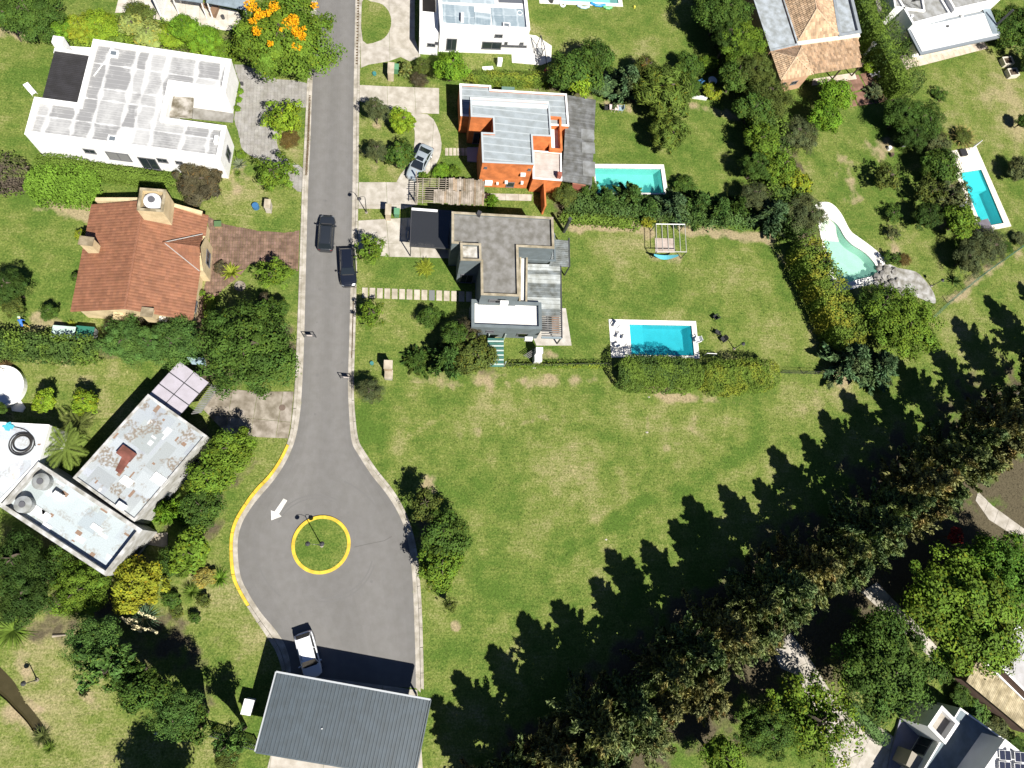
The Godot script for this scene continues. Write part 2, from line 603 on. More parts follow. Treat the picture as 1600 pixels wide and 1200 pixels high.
# short tufts that roughen the lawns, each in the colour of the turf it stands on
func build_grass() -> void:
	var mb := MB.new()
	var r := RandomNumberGenerator.new()
	r.seed = 77
	for k in 6:
		var a := k * TAU / 6.0 + r.randf()
		var d := Vector3(cos(a), 0, sin(a))
		var s := Vector3(-d.z, 0, d.x) * 0.16
		mb.leaf(d * 0.1, d * 0.5 + Vector3(0, 0.18, 0) - s, d * 1.05 + Vector3(0, 0.30, 0), d * 0.5 + Vector3(0, 0.18, 0) + s, (Vector3.UP + d * 0.1).normalized(), Color.WHITE)
	var im: Image = (grass_mat().albedo_texture as ImageTexture).get_image()
	var spots := []
	var tones := []
	var keep := []
	for p in paved + pools + [road_poly, ditch]:
		var lo := Vector2(1e9, 1e9)
		var hi := -lo
		for q in p:
			lo = lo.min(q)
			hi = hi.max(q)
		keep.append([Rect2(lo, hi - lo), p])
	var tries := 0
	while spots.size() < 110000 and tries < 200000:
		tries += 1
		var p := Vector2(r.randf_range(-52, 90), r.randf_range(-86, 22))
		var bad := false
		for q in keep:
			if q[0].has_point(p) and Geometry2D.is_point_in_polygon(p, q[1]):
				bad = true
				break
		if bad:
			continue
		var px := im.get_pixel(clampi(int((p.x - GX) / GW * im.get_width()), 0, im.get_width() - 1), clampi(int((p.y - GZ) / GH * im.get_height()), 0, im.get_height() - 1)).srgb_to_linear()
		var f := r.randf_range(0.85, 1.45)
		spots.append(Transform3D(Basis(Vector3.UP, r.randf() * TAU).scaled(Vector3.ONE * r.randf_range(0.06, 0.15)), Vector3(p.x, 0.0, p.y)))
		tones.append(Color(px.r * f, px.g * f, px.b * f))
	var mm := MultiMesh.new()
	mm.transform_format = MultiMesh.TRANSFORM_3D
	mm.use_colors = true
	mm.mesh = mb.mesh()
	mm.instance_count = spots.size()
	for k in spots.size():
		mm.set_instance_transform(k, spots[k])
		mm.set_instance_color(k, tones[k])
	var o := MultiMeshInstance3D.new()
	o.multimesh = mm
	var gm := StandardMaterial3D.new()
	gm.resource_name = "grass tufts"
	gm.vertex_color_use_as_albedo = true
	gm.roughness = 0.9
	gm.metallic_specular = 0.2
	o.material_override = gm
	put(o, "grass")
	tag(o, "short tufts of mown grass over all the lawns", "grass", "", "stuff")

var kerb_left := PackedVector2Array()
var kerb_right := PackedVector2Array()

func build_road() -> void:
	var lo := smooth(outline([489, -60, 480, 132, 476, 215, 472, 300, 467, 450, 464, 530, 461, 600, 457, 650, 451, 686, 437, 717, 420, 742, 400, 763, 382, 787, 365, 817, 359, 850, 362, 898, 375, 929, 398, 966, 418, 996, 432, 1020, 440, 1045, 441, 1062]), 4)
	var li := smooth(outline([498, -60, 488, 132, 485, 215, 481, 300, 477, 450, 475, 530, 472, 600, 468, 650, 460, 690, 445, 724, 427, 751, 408, 773, 391, 795, 377, 820, 371, 850, 375, 897, 388, 927, 408, 958, 428, 982, 444, 1006, 453, 1035, 454, 1064]), 4)
	var ri := smooth(outline([557, -60, 553, 132, 551, 300, 548, 450, 546, 530, 544, 600, 546, 650, 550, 690, 560, 710, 580, 741, 600, 766, 615, 788, 626, 809, 635, 834, 641, 866, 645, 908, 647, 952, 649, 1012, 650, 1062, 650, 1075]), 4)
	var ro := smooth(outline([567, -60, 562, 132, 560, 300, 557, 450, 555, 530, 553, 600, 555, 648, 560, 686, 569, 704, 589, 734, 610, 760, 625, 783, 636, 806, 645, 832, 652, 865, 656, 905, 659, 950, 661, 1012, 662, 1062, 662, 1087]), 4)
	kerb_left = lo
	kerb_right = ro
	var road := MB.new()
	var a2 := resample(li, 170)
	var b2 := resample(ri, 170)
	var rn := FastNoiseLite.new()
	rn.seed = 4
	rn.frequency = 0.09
	for k in 169:
		for j in 16:
			var t0 := j / 16.0
			var t1 := (j + 1) / 16.0
			var mid := (t0 + t1) * 0.5
			var p := a2[k].lerp(b2[k], mid)
			var tone := 0.90 + 0.045 * cos((mid - 0.28) * TAU * 2.1) + 0.035 * rn.get_noise_2d(p.x * 2.2, p.y * 0.5) + 0.04 * rn.get_noise_2d(p.x * 0.5 + 90.0, p.y * 0.4) - 0.05 * pow(absf(mid * 2.0 - 1.0), 8.0)
			road.col = Color(tone, tone * 0.997, tone * 0.99)
			var q0 := a2[k].lerp(b2[k], t0)
			var q1 := a2[k].lerp(b2[k], t1)
			var q2 := a2[k + 1].lerp(b2[k + 1], t1)
			var q3 := a2[k + 1].lerp(b2[k + 1], t0)
			road.quad(Vector3(q0.x, 0.02, q0.y), Vector3(q1.x, 0.02, q1.y), Vector3(q2.x, 0.02, q2.y), Vector3(q3.x, 0.02, q3.y), Vector3.UP)
	setting("road", road, mat("asphalt", 0.180, 0.174, 0.169, 0.9, 0.05, true, true), "grey asphalt close that widens into a turning circle")
	road_poly = a2.duplicate()
	var back := b2.duplicate()
	back.reverse()
	road_poly.append_array(back)
	var con := mat("kerb concrete", 0.45, 0.415, 0.365, 0.9, 0.22)
	var yel := mat("yellow paint", 0.74, 0.52, 0.035, 0.7, 0.18)
	for side in 2:
		var a := lo if side == 0 else ro
		var b := li if side == 0 else ri
		var g := MB.new()
		ribbon(g, a, b, 0.42, 1.03, 0.03)
		setting("gutter", g, con)
		# kerb stones about a metre long, with open joints
		var run := 0.0
		var from := 0
		var home := Node3D.new()
		put(home, "kerb")
		home.set_meta("kind", "structure")
		home.set_meta("label", "pale concrete kerb on the west side of the road, painted yellow round the bulb" if side == 0 else "pale concrete kerb on the east side of the road")
		var pts := PackedVector2Array()
		var ptb := PackedVector2Array()
		for k in a.size() - 1:
			var m := maxi(1, int(a[k].distance_to(a[k + 1]) / 0.5))
			for j in m:
				pts.append(a[k].lerp(a[k + 1], float(j) / m))
				ptb.append(b[k].lerp(b[k + 1], float(j) / m))
		var k2 := 0
		while k2 < pts.size() - 3:
			var sa := PackedVector2Array()
			var sb := PackedVector2Array()
			for j in 4:
				var q := k2 + j
				sa.append(pts[q])
				sb.append(ptb[q])
			sa[3] = sa[2].lerp(sa[3], 0.94)
			sb[3] = sb[2].lerp(sb[3], 0.94)
			var mb := MB.new()
			ribbon(mb, sa, sb, 0.0, 0.40, 0.12, 0.13)
			var mid := pts[k2 + 1]
			var yellow := side == 0 and mid.y > g2(452, 686).y and mid.y < g2(376, 931).y
			part(home, "kerb_stone", mb, yel if yellow else con)
			k2 += 3
	var lit := MB.new()
	for q in [[lo, li, g2(480, 150).y, g2(475, 275).y, 0.50, 0.78], [ro, ri, g2(565, -40).y, g2(561, 100).y, 0.46, 0.72], [ro, ri, g2(556, 470).y, g2(555, 560).y, 0.44, 0.52]]:
		var ka: PackedVector2Array = q[0]
		for k in ka.size() - 1:
			for j in 12:
				var m := ka[k].lerp(ka[k + 1], (j + 0.5) / 12.0)
				if m.y < q[2] or m.y > q[3]:
					continue
				for e in 30:
					var c2 := ka[k].lerp(ka[k + 1], (j + rng.randf()) / 12.0).lerp(q[1][k].lerp(q[1][k + 1], (j + 0.5) / 12.0), lerpf(q[4], q[5], pow(rng.randf(), 1.4)))
					var r0 := rng.randf() * TAU
					var u2 := Vector3(cos(r0), 0, sin(r0)) * rng.randf_range(0.04, 0.09)
					var w2 := Vector3(-sin(r0), 0, cos(r0)) * 0.035
					var p3 := Vector3(c2.x, 0.036 + rng.randf() * 0.02, c2.y)
					var tone := rng.randf_range(0.5, 1.0)
					lit.leaf(p3 - u2, p3 + w2, p3 + u2, p3 - w2, Vector3.UP, Color(tone, tone, tone))
	stuff(setting("leaf_litter", lit, leaf_mat(0.13, 0.085, 0.07), "dry brown leaves gathered in the gutters"))
	# roundabout: a yellow kerb ring round a disc of grass
	var c := g2(502, 851)
	var isle := thing("traffic_island", "round grass island ringed by a yellow kerb in the turning circle", "traffic island", Vector3(c.x, 0, c.y))
	var lawn := MB.new()
	lawn.turn = 0.0
	var disc := circle(c, 2.66, 48)
	lawn.top(disc, 0.10)
	wpart(isle, "lawn", lawn, grass_mat())
	for k in 16:
		var ka := PackedVector2Array()
		var kb := PackedVector2Array()
		for j in 5:
			var t := TAU * (k + j * 0.2475) / 16.0
			ka.append(c + Vector2(2.98, 0).rotated(t))
			kb.append(c + Vector2(2.64, 0).rotated(t))
		var mb := MB.new()
		ribbon(mb, ka, kb, 0.0, 1.0, 0.14, 0.13)
		wpart(isle, "kerb_stone", mb, yel)
	# painted arrow
	var arrow := MB.new()
	arrow.top(outline([443, 779, 449, 782, 436, 803, 440, 807, 424, 813, 423.5, 797.5, 429, 799.5]), 0.025)
	tag(setting("road_marking", arrow, mat("white paint", 0.72, 0.71, 0.68, 0.8, 0.12)), "white arrow painted on the asphalt before the roundabout", "", "", "structure")
	var crack := MB.new()
	var scuff := MB.new()
	var cp := outline([553, 855, 575, 850, 600, 845, 612, 838])
	for k in cp.size() - 1:
		var d := (cp[k + 1] - cp[k]).normalized().orthogonal() * 0.025
		crack.quad(Vector3(cp[k].x + d.x, 0.024, cp[k].y + d.y), Vector3(cp[k].x - d.x, 0.024, cp[k].y - d.y), Vector3(cp[k + 1].x - d.x, 0.024, cp[k + 1].y - d.y), Vector3(cp[k + 1].x + d.x, 0.024, cp[k + 1].y + d.y), Vector3.UP)
	for q in [[5.2, 0.3, 1.5], [5.55, 0.35, 1.6], [6.6, 2.2, 3.3], [4.6, 3.6, 4.9], [4.95, 3.7, 5.0], [7.0, 5.0, 5.7]]:
		var m := 26
		for k in m:
			var t0 := lerpf(q[1], q[2], float(k) / m)
			var t1 := lerpf(q[1], q[2], (k + 1.0) / m)
			var rr: float = q[0] + 0.4 * sin(t0 * 2.0)
			var r2: float = q[0] + 0.4 * sin(t1 * 2.0)
			var e0 := c + Vector2(rr, 0).rotated(t0)
			var e1 := c + Vector2(rr + 0.14, 0).rotated(t0)
			var e2 := c + Vector2(r2 + 0.14, 0).rotated(t1)
			var e3 := c + Vector2(r2, 0).rotated(t1)
			scuff.quad(Vector3(e0.x, 0.0235, e0.y), Vector3(e1.x, 0.0235, e1.y), Vector3(e2.x, 0.0235, e2.y), Vector3(e3.x, 0.0235, e3.y), Vector3.UP)
	for k in 26:
		var o := G(rng.randf_range(488, 545), rng.randf_range(20, 680)) if k < 20 else G(rng.randf_range(400, 620), rng.randf_range(780, 1000))
		scuff.top(circle(Vector2(o.x, o.z), rng.randf_range(0.05, 0.2), 9), 0.0238)
	setting("road_scuffs", scuff, mat("tyre scuff", 0.140, 0.135, 0.131, 0.85), "faint tyre marks and oil drips on the asphalt")
	setting("road_crack", crack, mat("tar", 0.09, 0.085, 0.08, 0.8))


# ---------------------------------------------------------------- paving
# cuts an outline into slabs with open joints, each a mesh of its own under one piece of the setting
func slabs(word: String, label: String, poly: PackedVector2Array, su: float, sv: float, m: Material, y := 0.045, joint := 0.035, group_stuff := false, tint := 0.0) -> Node3D:
	var home := Node3D.new()
	put(home, word)
	tag(home, label, "", "", "structure")
	paved.append(poly)
	var best := 0
	for k in poly.size():
		if poly[k].distance_to(poly[(k + 1) % poly.size()]) > poly[best].distance_to(poly[(best + 1) % poly.size()]):
			best = k
	var ang := (poly[(best + 1) % poly.size()] - poly[best]).angle()
	var q := PackedVector2Array()
	var lo := Vector2(1e9, 1e9)
	var hi := -lo
	for p in poly:
		var r := p.rotated(-ang)
		q.append(r)
		lo = lo.min(r)
		hi = hi.max(r)
	var all := MB.new()
	var x := lo.x
	while x < hi.x:
		var z := lo.y
		while z < hi.y:
			var cell := PackedVector2Array([Vector2(x, z), Vector2(x + su - joint, z), Vector2(x + su - joint, z + sv - joint), Vector2(x, z + sv - joint)])
			for s in Geometry2D.intersect_polygons(q, cell):
				if absf(area(s)) < 0.02:
					continue
				var w := PackedVector2Array()
				for p in s:
					w.append(p.rotated(ang))
				var mb := all if group_stuff else MB.new()
				var t := 1.0 - rng.randf() * tint
				mb.col = Color(t, t * (1.0 - tint * 0.15 * rng.randf()), t * (1.0 - tint * 0.3 * rng.randf()))
				mb.prism(w, 0.0, y + rng.randf() * 0.006)
				if not group_stuff:
					part(home, "slab", mb, m)
			z += sv
		x += su
	if group_stuff:
		stuff(part(home, "pavers", all, m))
	return home

func build_paving() -> void:
	var conc := mat("drive concrete", 0.49, 0.455, 0.405, 0.9, 0.16, true, true)
	var worn := mat("worn concrete", 0.36, 0.32, 0.27, 0.9, 0.3, true, true)
	var grey := mat("grey pavers", 0.33, 0.32, 0.305, 0.9, 0.14, true, true)
	var brick := mat("brick pavers", 0.26, 0.165, 0.125, 0.9, 0.25, true, true)
	var pale := mat("pale tiles", 0.62, 0.53, 0.44, 0.8, 0.12, true, true)
	var white := mat("white tiles", 0.78, 0.76, 0.72, 0.7, 0.08, true, true)
	slabs("driveway", "curved grey paver driveway beside the large white flat-roofed house", smooth(outline([366, 101, 400, 108, 432, 124, 479, 130, 478, 168, 462, 166, 441, 192, 432, 220, 440, 240, 456, 254, 474, 264, 471, 300, 455, 290, 425, 264, 400, 248, 386, 240, 377, 230, 372, 205, 366, 185, 374, 150, 376, 132]), 2, true), 0.4, 0.4, grey, 0.04, 0.014, true, 0.12)
	slabs("driveway", "red brick paver driveway of the terracotta-roofed yellow house", outline([324, 338, 352, 351, 400, 360, 445, 364, 468, 360, 466, 424, 445, 416, 420, 409, 390, 413, 374, 432, 354, 447, 342, 460, 326, 470, 312, 516, 296, 512, 318, 456, 330, 400]), 0.42, 0.28, brick, 0.04, 0.024, true, 0.3)
	slabs("driveway", "worn concrete driveway beside the big dense tree and patched house", outline([338, 606, 400, 612, 459, 612, 455, 656, 450, 685, 405, 683, 352, 676, 318, 640]), 2.6, 3.4, worn, 0.04, 0.04, false, 0.1)
	slabs("driveway", "pale concrete forecourt west of the white villa", smooth(outline([563, -45, 612, -45, 648, -45, 648, 60, 657, 88, 640, 96, 626, 89, 607, 96, 576, 101, 564, 106]), 1, true), 3.2, 3.6, conc, 0.04, 0.03, false, 0.08)
	slabs("driveway", "straight concrete drive leading to the orange house", outline([562, 133, 600, 135, 686, 138, 686, 178, 628, 176, 562, 158]), 3.4, 2.8, conc, 0.04, 0.035, false, 0.08)
	slabs("driveway", "curved concrete drive where the silver car stands", smooth(outline([628, 177, 668, 179, 683, 198, 690, 225, 686, 248, 676, 262, 652, 284, 620, 284, 637, 259, 646, 235, 648, 205, 640, 186]), 2, true), 4.0, 3.6, conc, 0.044, 0.03, false, 0.08)
	slabs("driveway", "concrete apron by the road beside the stick-roofed shelter", outline([561, 285, 655, 285, 652, 320, 628, 327, 560, 326]), 3.4, 3.0, conc, 0.04, 0.035, false, 0.08)
	slabs("driveway", "concrete drive under the dark carport of the grey house", outline([560, 345, 628, 341, 712, 338, 714, 404, 688, 403, 604, 401, 559, 395]), 3.6, 3.2, conc, 0.04, 0.035, false, 0.08)
	slabs("pavement", "pale concrete passage through the dark-roofed gatehouse", outline([455, 1052, 652, 1078, 664, 1250, 405, 1250, 428, 1160]), 5.0, 5.0, conc, 0.036, 0.03, false, 0.08)
	slabs("terrace", "brick and cream terrace of the tiled house", outline([1296, 128, 1360, 112, 1376, 118, 1382, 160, 1328, 167]), 2.6, 2.6, mat("terrace brick", 0.30, 0.165, 0.12, 0.85, 0.3, true, true), 0.05, 0.28, false, 0.15)
	slabs("terrace", "pale tiled terrace along the front of the grey and white far house", squared(outline([1407, 91, 1537, 58, 1541, 78, 1415, 107])), 1.0, 1.0, pale, 0.05, 0.02, true, 0.12)
	slabs("terrace", "white paved terrace east of the white villa", outline([798, 50, 838, 56, 862, 72, 861, 96, 845, 102, 800, 98]), 1.2, 1.2, white, 0.05, 0.02, true, 0.05)
	slabs("terrace", "pale rear terrace of the house at the top edge", outline([257, -20, 268, -2, 318, 5, 372, 18, 378, 30, 366, 46, 352, 48, 320, 42, 255, 33, 200, 20, 180, 20, 190, -20]), 1.6, 1.6, mat("terrace stone", 0.60, 0.56, 0.50, 0.85, 0.14, true, true), 0.04, 0.02, true, 0.08)
	slabs("pavement", "pale footpath running between the big trees at the lower right", outline([1208, 1018, 1234, 988, 1262, 1024, 1314, 1107, 1378, 1170, 1350, 1220, 1315, 1220, 1290, 1165, 1247, 1056, 1220, 1044]), 2.6, 3.2, conc, 0.04, 0.04, false, 0.1)
	slabs("pavement", "concrete path with dark joints under the yellow-green tree", outline([1345, 925, 1370, 910, 1440, 983, 1478, 1028, 1515, 1066, 1505, 1078, 1470, 1045, 1425, 1000, 1385, 962]), 1.5, 1.3, conc, 0.04, 0.06, false, 0.12)
	slabs("pavement", "stone path strip beside the white corner house", outline([1300, 1085, 1352, 1120, 1408, 1160, 1396, 1176, 1340, 1140]), 1.6, 1.6, mat("cream stone", 0.55, 0.5, 0.42, 0.85, 0.2, true, true), 0.044, 0.03, false, 0.08)
	slabs("pavement", "pale patio at the foot of the corner house", outline([1360, 1150, 1400, 1166, 1380, 1215, 1330, 1215]), 2.4, 2.4, conc, 0.048, 0.03, false, 0.05)
	slabs("pavement", "short light paving by the slatted roof", outline([1516, 1120, 1560, 1150, 1540, 1164, 1508, 1142]), 1.2, 1.2, conc, 0.04, 0.03, false, 0.1)
	slabs("pavement", "concrete strip along the foot of the orange house", outline([752, 302, 832, 304, 830, 314, 750, 312]), 1.6, 2.0, conc, 0.04, 0.03, false, 0.1)
	slabs("pavement", "concrete path seen through the pines near the right edge", outline([1528, 768, 1550, 790, 1605, 830, 1605, 850, 1545, 812, 1524, 782]), 1.6, 2.0, conc, 0.04, 0.03, false, 0.1)
	# stepping stones
	var stones := Node3D.new()
	put(stones, "stepping_stone_path")
	tag(stones, "row of pale concrete stepping stones from road to grey house", "", "", "structure")
	for k in 15:
		var x := 566.0 + k * 11.6
		var mb := MB.new()
		mb.prism(outline([x, 449.5 + k * 0.45, x + 8.8, 449.8 + k * 0.45, x + 8.6, 465.5 + k * 0.45, x - 0.2, 465.2 + k * 0.45]), 0.0, 0.05)
		part(stones, "stone", mb, mat("dark stone", 0.16, 0.17, 0.17, 0.9) if k == 9 else mat("step concrete", 0.50, 0.45, 0.37, 0.9, 0.2))
	var more := Node3D.new()
	put(more, "stepping_stone_path")
	tag(more, "short row of stepping stones to the shaded porch of the orange house", "", "", "structure")
	for k in 7:
		var x := 695.5 + k * 6.3
		var mb := MB.new()
		mb.prism(outline([x, 231.5, x + 5.0, 231.6, x + 5.0, 243.2, x, 243.0]), 0.0, 0.05)
		part(more, "stone", mb, mat("step concrete", 0.50, 0.45, 0.37, 0.9, 0.2))
	# lawn islands in drives
	var isle := MB.new()
	isle.prism(smooth(outline([566, 3, 580, 3, 598, 8, 609, 22, 611, 40, 604, 56, 590, 65, 567, 64]), 3, true), 0.0, 0.09)
	setting("lawn_island", isle, grass_mat(), "half-round grass island in the pale forecourt")


# ---------------------------------------------------------------- pools
func ring(mb: MB, outer: PackedVector2Array, inner: PackedVector2Array, y0: float, y1: float) -> void:
	for p in holed([outer], inner):
		mb.top(p, y1)
	mb.skirt(outer, y0, y1)
	mb.skirt(inner, y0, y1, true)

func pool(k: int, label: String, outer: PackedVector2Array, coping: Material, shell: Array, water: Array, deep: float, steps := 0.0, step_from := 0) -> Node3D:
	var inner: PackedVector2Array = pools[k]
	var c := middle(inner)
	var t := thing("swimming_pool", label, "swimming pool", Vector3(c.x, 0, c.y))
	var cp := MB.new()
	ring(cp, outer, inner, -0.1, 0.07)
	wpart(t, "coping", cp, coping)
	var sh := MB.new()
	sh.skirt(inner, -deep, 0.05, true)
	sh.top(inner, -deep)
	wpart(t, "basin", sh, mat("pool shell %d" % k, shell[0], shell[1], shell[2], 0.5, 0.06))
	var w := MB.new()
	w.top(inner, -0.12)
	wpart(t, "water", w, pane_mat("pool water %d" % k, water[0], water[1], water[2], water[3]))
	if steps > 0.0:
		var a := inner[step_from]
		var b := inner[(step_from + 1) % 4]
		var dd := (inner[(step_from + 2) % 4] - b).normalized() * steps
		var st := MB.new()
		st.prism(PackedVector2Array([a, b, b + dd, a + dd]), -deep, -0.32)
		wpart(t, "step", st, mat("pool step %d" % k, minf(shell[0] * 1.5, 0.8), minf(shell[1] * 1.15, 0.85), minf(shell[2] * 1.1, 0.85), 0.5))
	return t

func build_pools() -> void:
	var white := mat("white coping", 0.80, 0.78, 0.74, 0.7, 0.08)
	pool(0, "rectangular pool at the top edge with blue toys on its rim", squared(outline([840, -34, 970, -28, 971, 13, 841, 3])), white, [0.20, 0.58, 0.50], [0.35, 0.8, 0.75, 0.25], 1.5)
	pool(1, "rectangular turquoise pool behind the orange house with hedge shade on it", squared(outline([929, 256, 1039, 258, 1042, 304, 929, 304])), white, [0.15, 0.60, 0.52], [0.1, 0.65, 0.6, 0.22], 1.4)
	pool(2, "rectangular blue pool on the lawn of the grey house", squared(outline([951, 499, 1088, 502, 1092, 560, 955, 559])), white, [0.02, 0.43, 0.52], [0.02, 0.45, 0.55, 0.25], 1.5, 1.75, 3)
	pool(3, "free-form pale green beach pool with a broad white rim", smooth(outline([1273, 322, 1286, 316, 1300, 319, 1314, 334, 1328, 360, 1340, 370, 1358, 383, 1376, 398, 1386, 410, 1381, 424, 1374, 438, 1356, 446, 1330, 452, 1310, 456, 1296, 440, 1288, 400, 1280, 360]), 4, true), mat("white beach rim", 0.82, 0.80, 0.76, 0.7, 0.05), [0.38, 0.66, 0.52], [0.35, 0.75, 0.6, 0.2], 1.3)
	var beach := MB.new()
	# the sloping sandy end of the free-form pool
	var p: PackedVector2Array = pools[3]
	var a := g2(1288, 344)
	var cc := middle(p)
	for poly in Geometry2D.intersect_polygons(p, PackedVector2Array([a + Vector2(-20, -20), a + Vector2(20, -20), a + Vector2(20, 2.3), a + Vector2(-20, 2.3)])):
		var tr := Geometry2D.triangulate_polygon(poly)
		for k in range(0, tr.size(), 3):
			var q := []
			for j in 3:
				var x: Vector2 = poly[tr[k + j]]
				q.append(Vector3(x.x, lerpf(-0.05, -1.28, clampf((x.y - a.y) / 2.3, 0.0, 1.0)), x.y))
			beach.tri(q[0], q[1], q[2], Vector3.UP)
	var t3: Node3D = get_node("swimming_pool_003")
	wpart(t3, "beach_slope", beach, mat("pool beach", 0.60, 0.60, 0.48, 0.6))
	pool(4, "long narrow cyan pool at the right edge with a white deck", squared(outline([1478, 240, 1524, 227, 1579, 352, 1533, 365])), mat("cream coping", 0.80, 0.74, 0.64, 0.7, 0.08), [0.03, 0.50, 0.54], [0.05, 0.6, 0.65, 0.2], 1.4, 3.0, 0)


# ---------------------------------------------------------------- buildings: shared pieces
func main_angle(p: PackedVector2Array) -> float:
	var best := 0
	for k in p.size():
		if p[k].distance_to(p[(k + 1) % p.size()]) > p[best].distance_to(p[(best + 1) % p.size()]):
			best = k
	return (p[(best + 1) % p.size()] - p[best]).angle()

func image_mat(key: String, img: Image, metres: float, rough := 0.85) -> StandardMaterial3D:
	var m := StandardMaterial3D.new()
	m.resource_name = key
	m.albedo_texture = ImageTexture.create_from_image(img)
	m.uv1_scale = Vector3(1.0 / metres, 1.0 / metres, 1.0)
	m.roughness = rough
	mats[key] = m
	return m

func lin(r: float, g: float, b: float) -> Color:
	return Color(r, g, b).linear_to_srgb()

# white roof membrane: weathered grey fields between clean lanes, fine laps across
func streak_mat(key: String, clean: Color, dirty: Color, amount: float, sd: int, metres := 14.0) -> StandardMaterial3D:
	if mats.has(key):
		return mats[key]
	var r := RandomNumberGenerator.new()
	r.seed = sd
	var im := Image.create(640, 640, false, Image.FORMAT_RGB8)
	var a := FastNoiseLite.new()
	a.seed = sd
	a.frequency = 0.012
	a.fractal_octaves = 4
	var b := FastNoiseLite.new()
	b.seed = sd + 5
	b.frequency = 0.12
	var cell := []
	for k in 64:
		cell.append(r.randf_range(0.4, 1.0) if r.randf() > 0.12 else r.randf_range(0.0, 0.3))
	var cuts := [0, 150, 238, 300, 430, 520, 641]
	var rows := [0, 128, 262, 330, 470, 641]
	for y in 640:
		var j := 0
		while rows[j + 1] <= y:
			j += 1
		var seam := 0.55 if y % 26 < 2 else (0.88 if y % 13 < 3 else 1.0)
		for x in 640:
			var i := 0
			while cuts[i + 1] <= x:
				i += 1
			var edge := minf(minf(x - cuts[i], cuts[i + 1] - x) / 14.0, minf(y - rows[j], rows[j + 1] - y) / 5.0)
			var n := a.get_noise_2d(x * 1.0, y * 0.6)
			var f: float = clampf(edge + n * 1.1 - 0.12, 0.0, 1.0) * cell[(i + j * 7) % 64] * seam * (0.82 + 0.35 * n + 0.22 * b.get_noise_2d(x * 0.35, y)) * amount
			im.set_pixel(x, y, clean.lerp(dirty, clampf(f, 0.0, 1.0)).linear_to_srgb())
	return image_mat(key, im, metres)

# flat roof mended again and again with sheets and paint
func patched_mat(key: String, base: Color, sd: int, white := 30, brown := 22, grime := 0.5, metres := 13.0) -> StandardMaterial3D:
	if mats.has(key):
		return mats[key]
	var r := RandomNumberGenerator.new()
	r.seed = sd
	var im := Image.create(640, 640, false, Image.FORMAT_RGB8)
	im.fill(base.linear_to_srgb())
	for k in 60:
		var t := r.randf_range(0.82, 1.16)
		im.fill_rect(Rect2i(r.randi() % 600, r.randi() % 600, r.randi_range(30, 150), r.randi_range(30, 120)), lin(base.r * t, base.g * t, base.b * t * r.randf_range(0.96, 1.06)))
	for k in white:
		im.fill_rect(Rect2i(r.randi() % 600, r.randi() % 600, r.randi_range(10, 46), r.randi_range(8, 34)), lin(0.5, 0.5, 0.5))
	for k in brown:
		im.fill_rect(Rect2i(r.randi() % 620, r.randi() % 620, r.randi_range(6, 40), r.randi_range(5, 22)), lin(0.2, 0.13, 0.09))
	var a := FastNoiseLite.new()
	a.seed = sd
	a.frequency = 0.008
	a.fractal_octaves = 5
	var b := FastNoiseLite.new()
	b.seed = sd + 3
	b.frequency = 0.06
	for y in 640:
		for x in 640:
			var f := clampf((a.get_noise_2d(x, y) - 0.08) * 5.0, 0.0, 1.0) * clampf(0.6 + b.get_noise_2d(x, y) * 1.6, 0.0, 1.0) * grime
			var c := im.get_pixel(x, y)
			c = c.lerp(lin(0.17, 0.14, 0.11), f)
			var g := 1.0 + 0.10 * b.get_noise_2d(x * 3.0, y * 3.0)
			im.set_pixel(x, y, Color(c.r * g, c.g * g, c.b * g))
	return image_mat(key, im, metres)

func block(t: Node3D, poly: PackedVector2Array, roof_h: float, top: float, wall: Material, roof: Material, coping: Material, thick := 0.25, base := 0.0) -> void:
	var ang := main_angle(poly)
	var w := MB.new()
	w.turn = -ang
	w.skirt(poly, base, top)
	var inner := inset(poly, thick)
	if top > roof_h + 0.02:
		w.skirt(inner, roof_h, top, true)
	wpart(t, "wall", w, wall)
	var r := MB.new()
	r.turn = -ang
	r.top(inner if top > roof_h + 0.02 else poly, roof_h)
	wpart(t, "roof", r, roof)
	if top > roof_h + 0.02:
		var c := MB.new()
		c.turn = -ang
		var outer := inset(poly, -0.03)
		var inn := inset(poly, thick + 0.03)
		for k in poly.size():      # mitred lengths of coping
			var m := (k + 1) % poly.size()
			c.quad(Vector3(outer[k].x, top + 0.05, outer[k].y), Vector3(outer[m].x, top + 0.05, outer[m].y), Vector3(inn[m].x, top + 0.05, inn[m].y), Vector3(inn[k].x, top + 0.05, inn[k].y), Vector3.UP)
		c.skirt(outer, top, top + 0.05)
		c.skirt(inn, top, top + 0.05, true)
		wpart(t, "coping", c, coping)

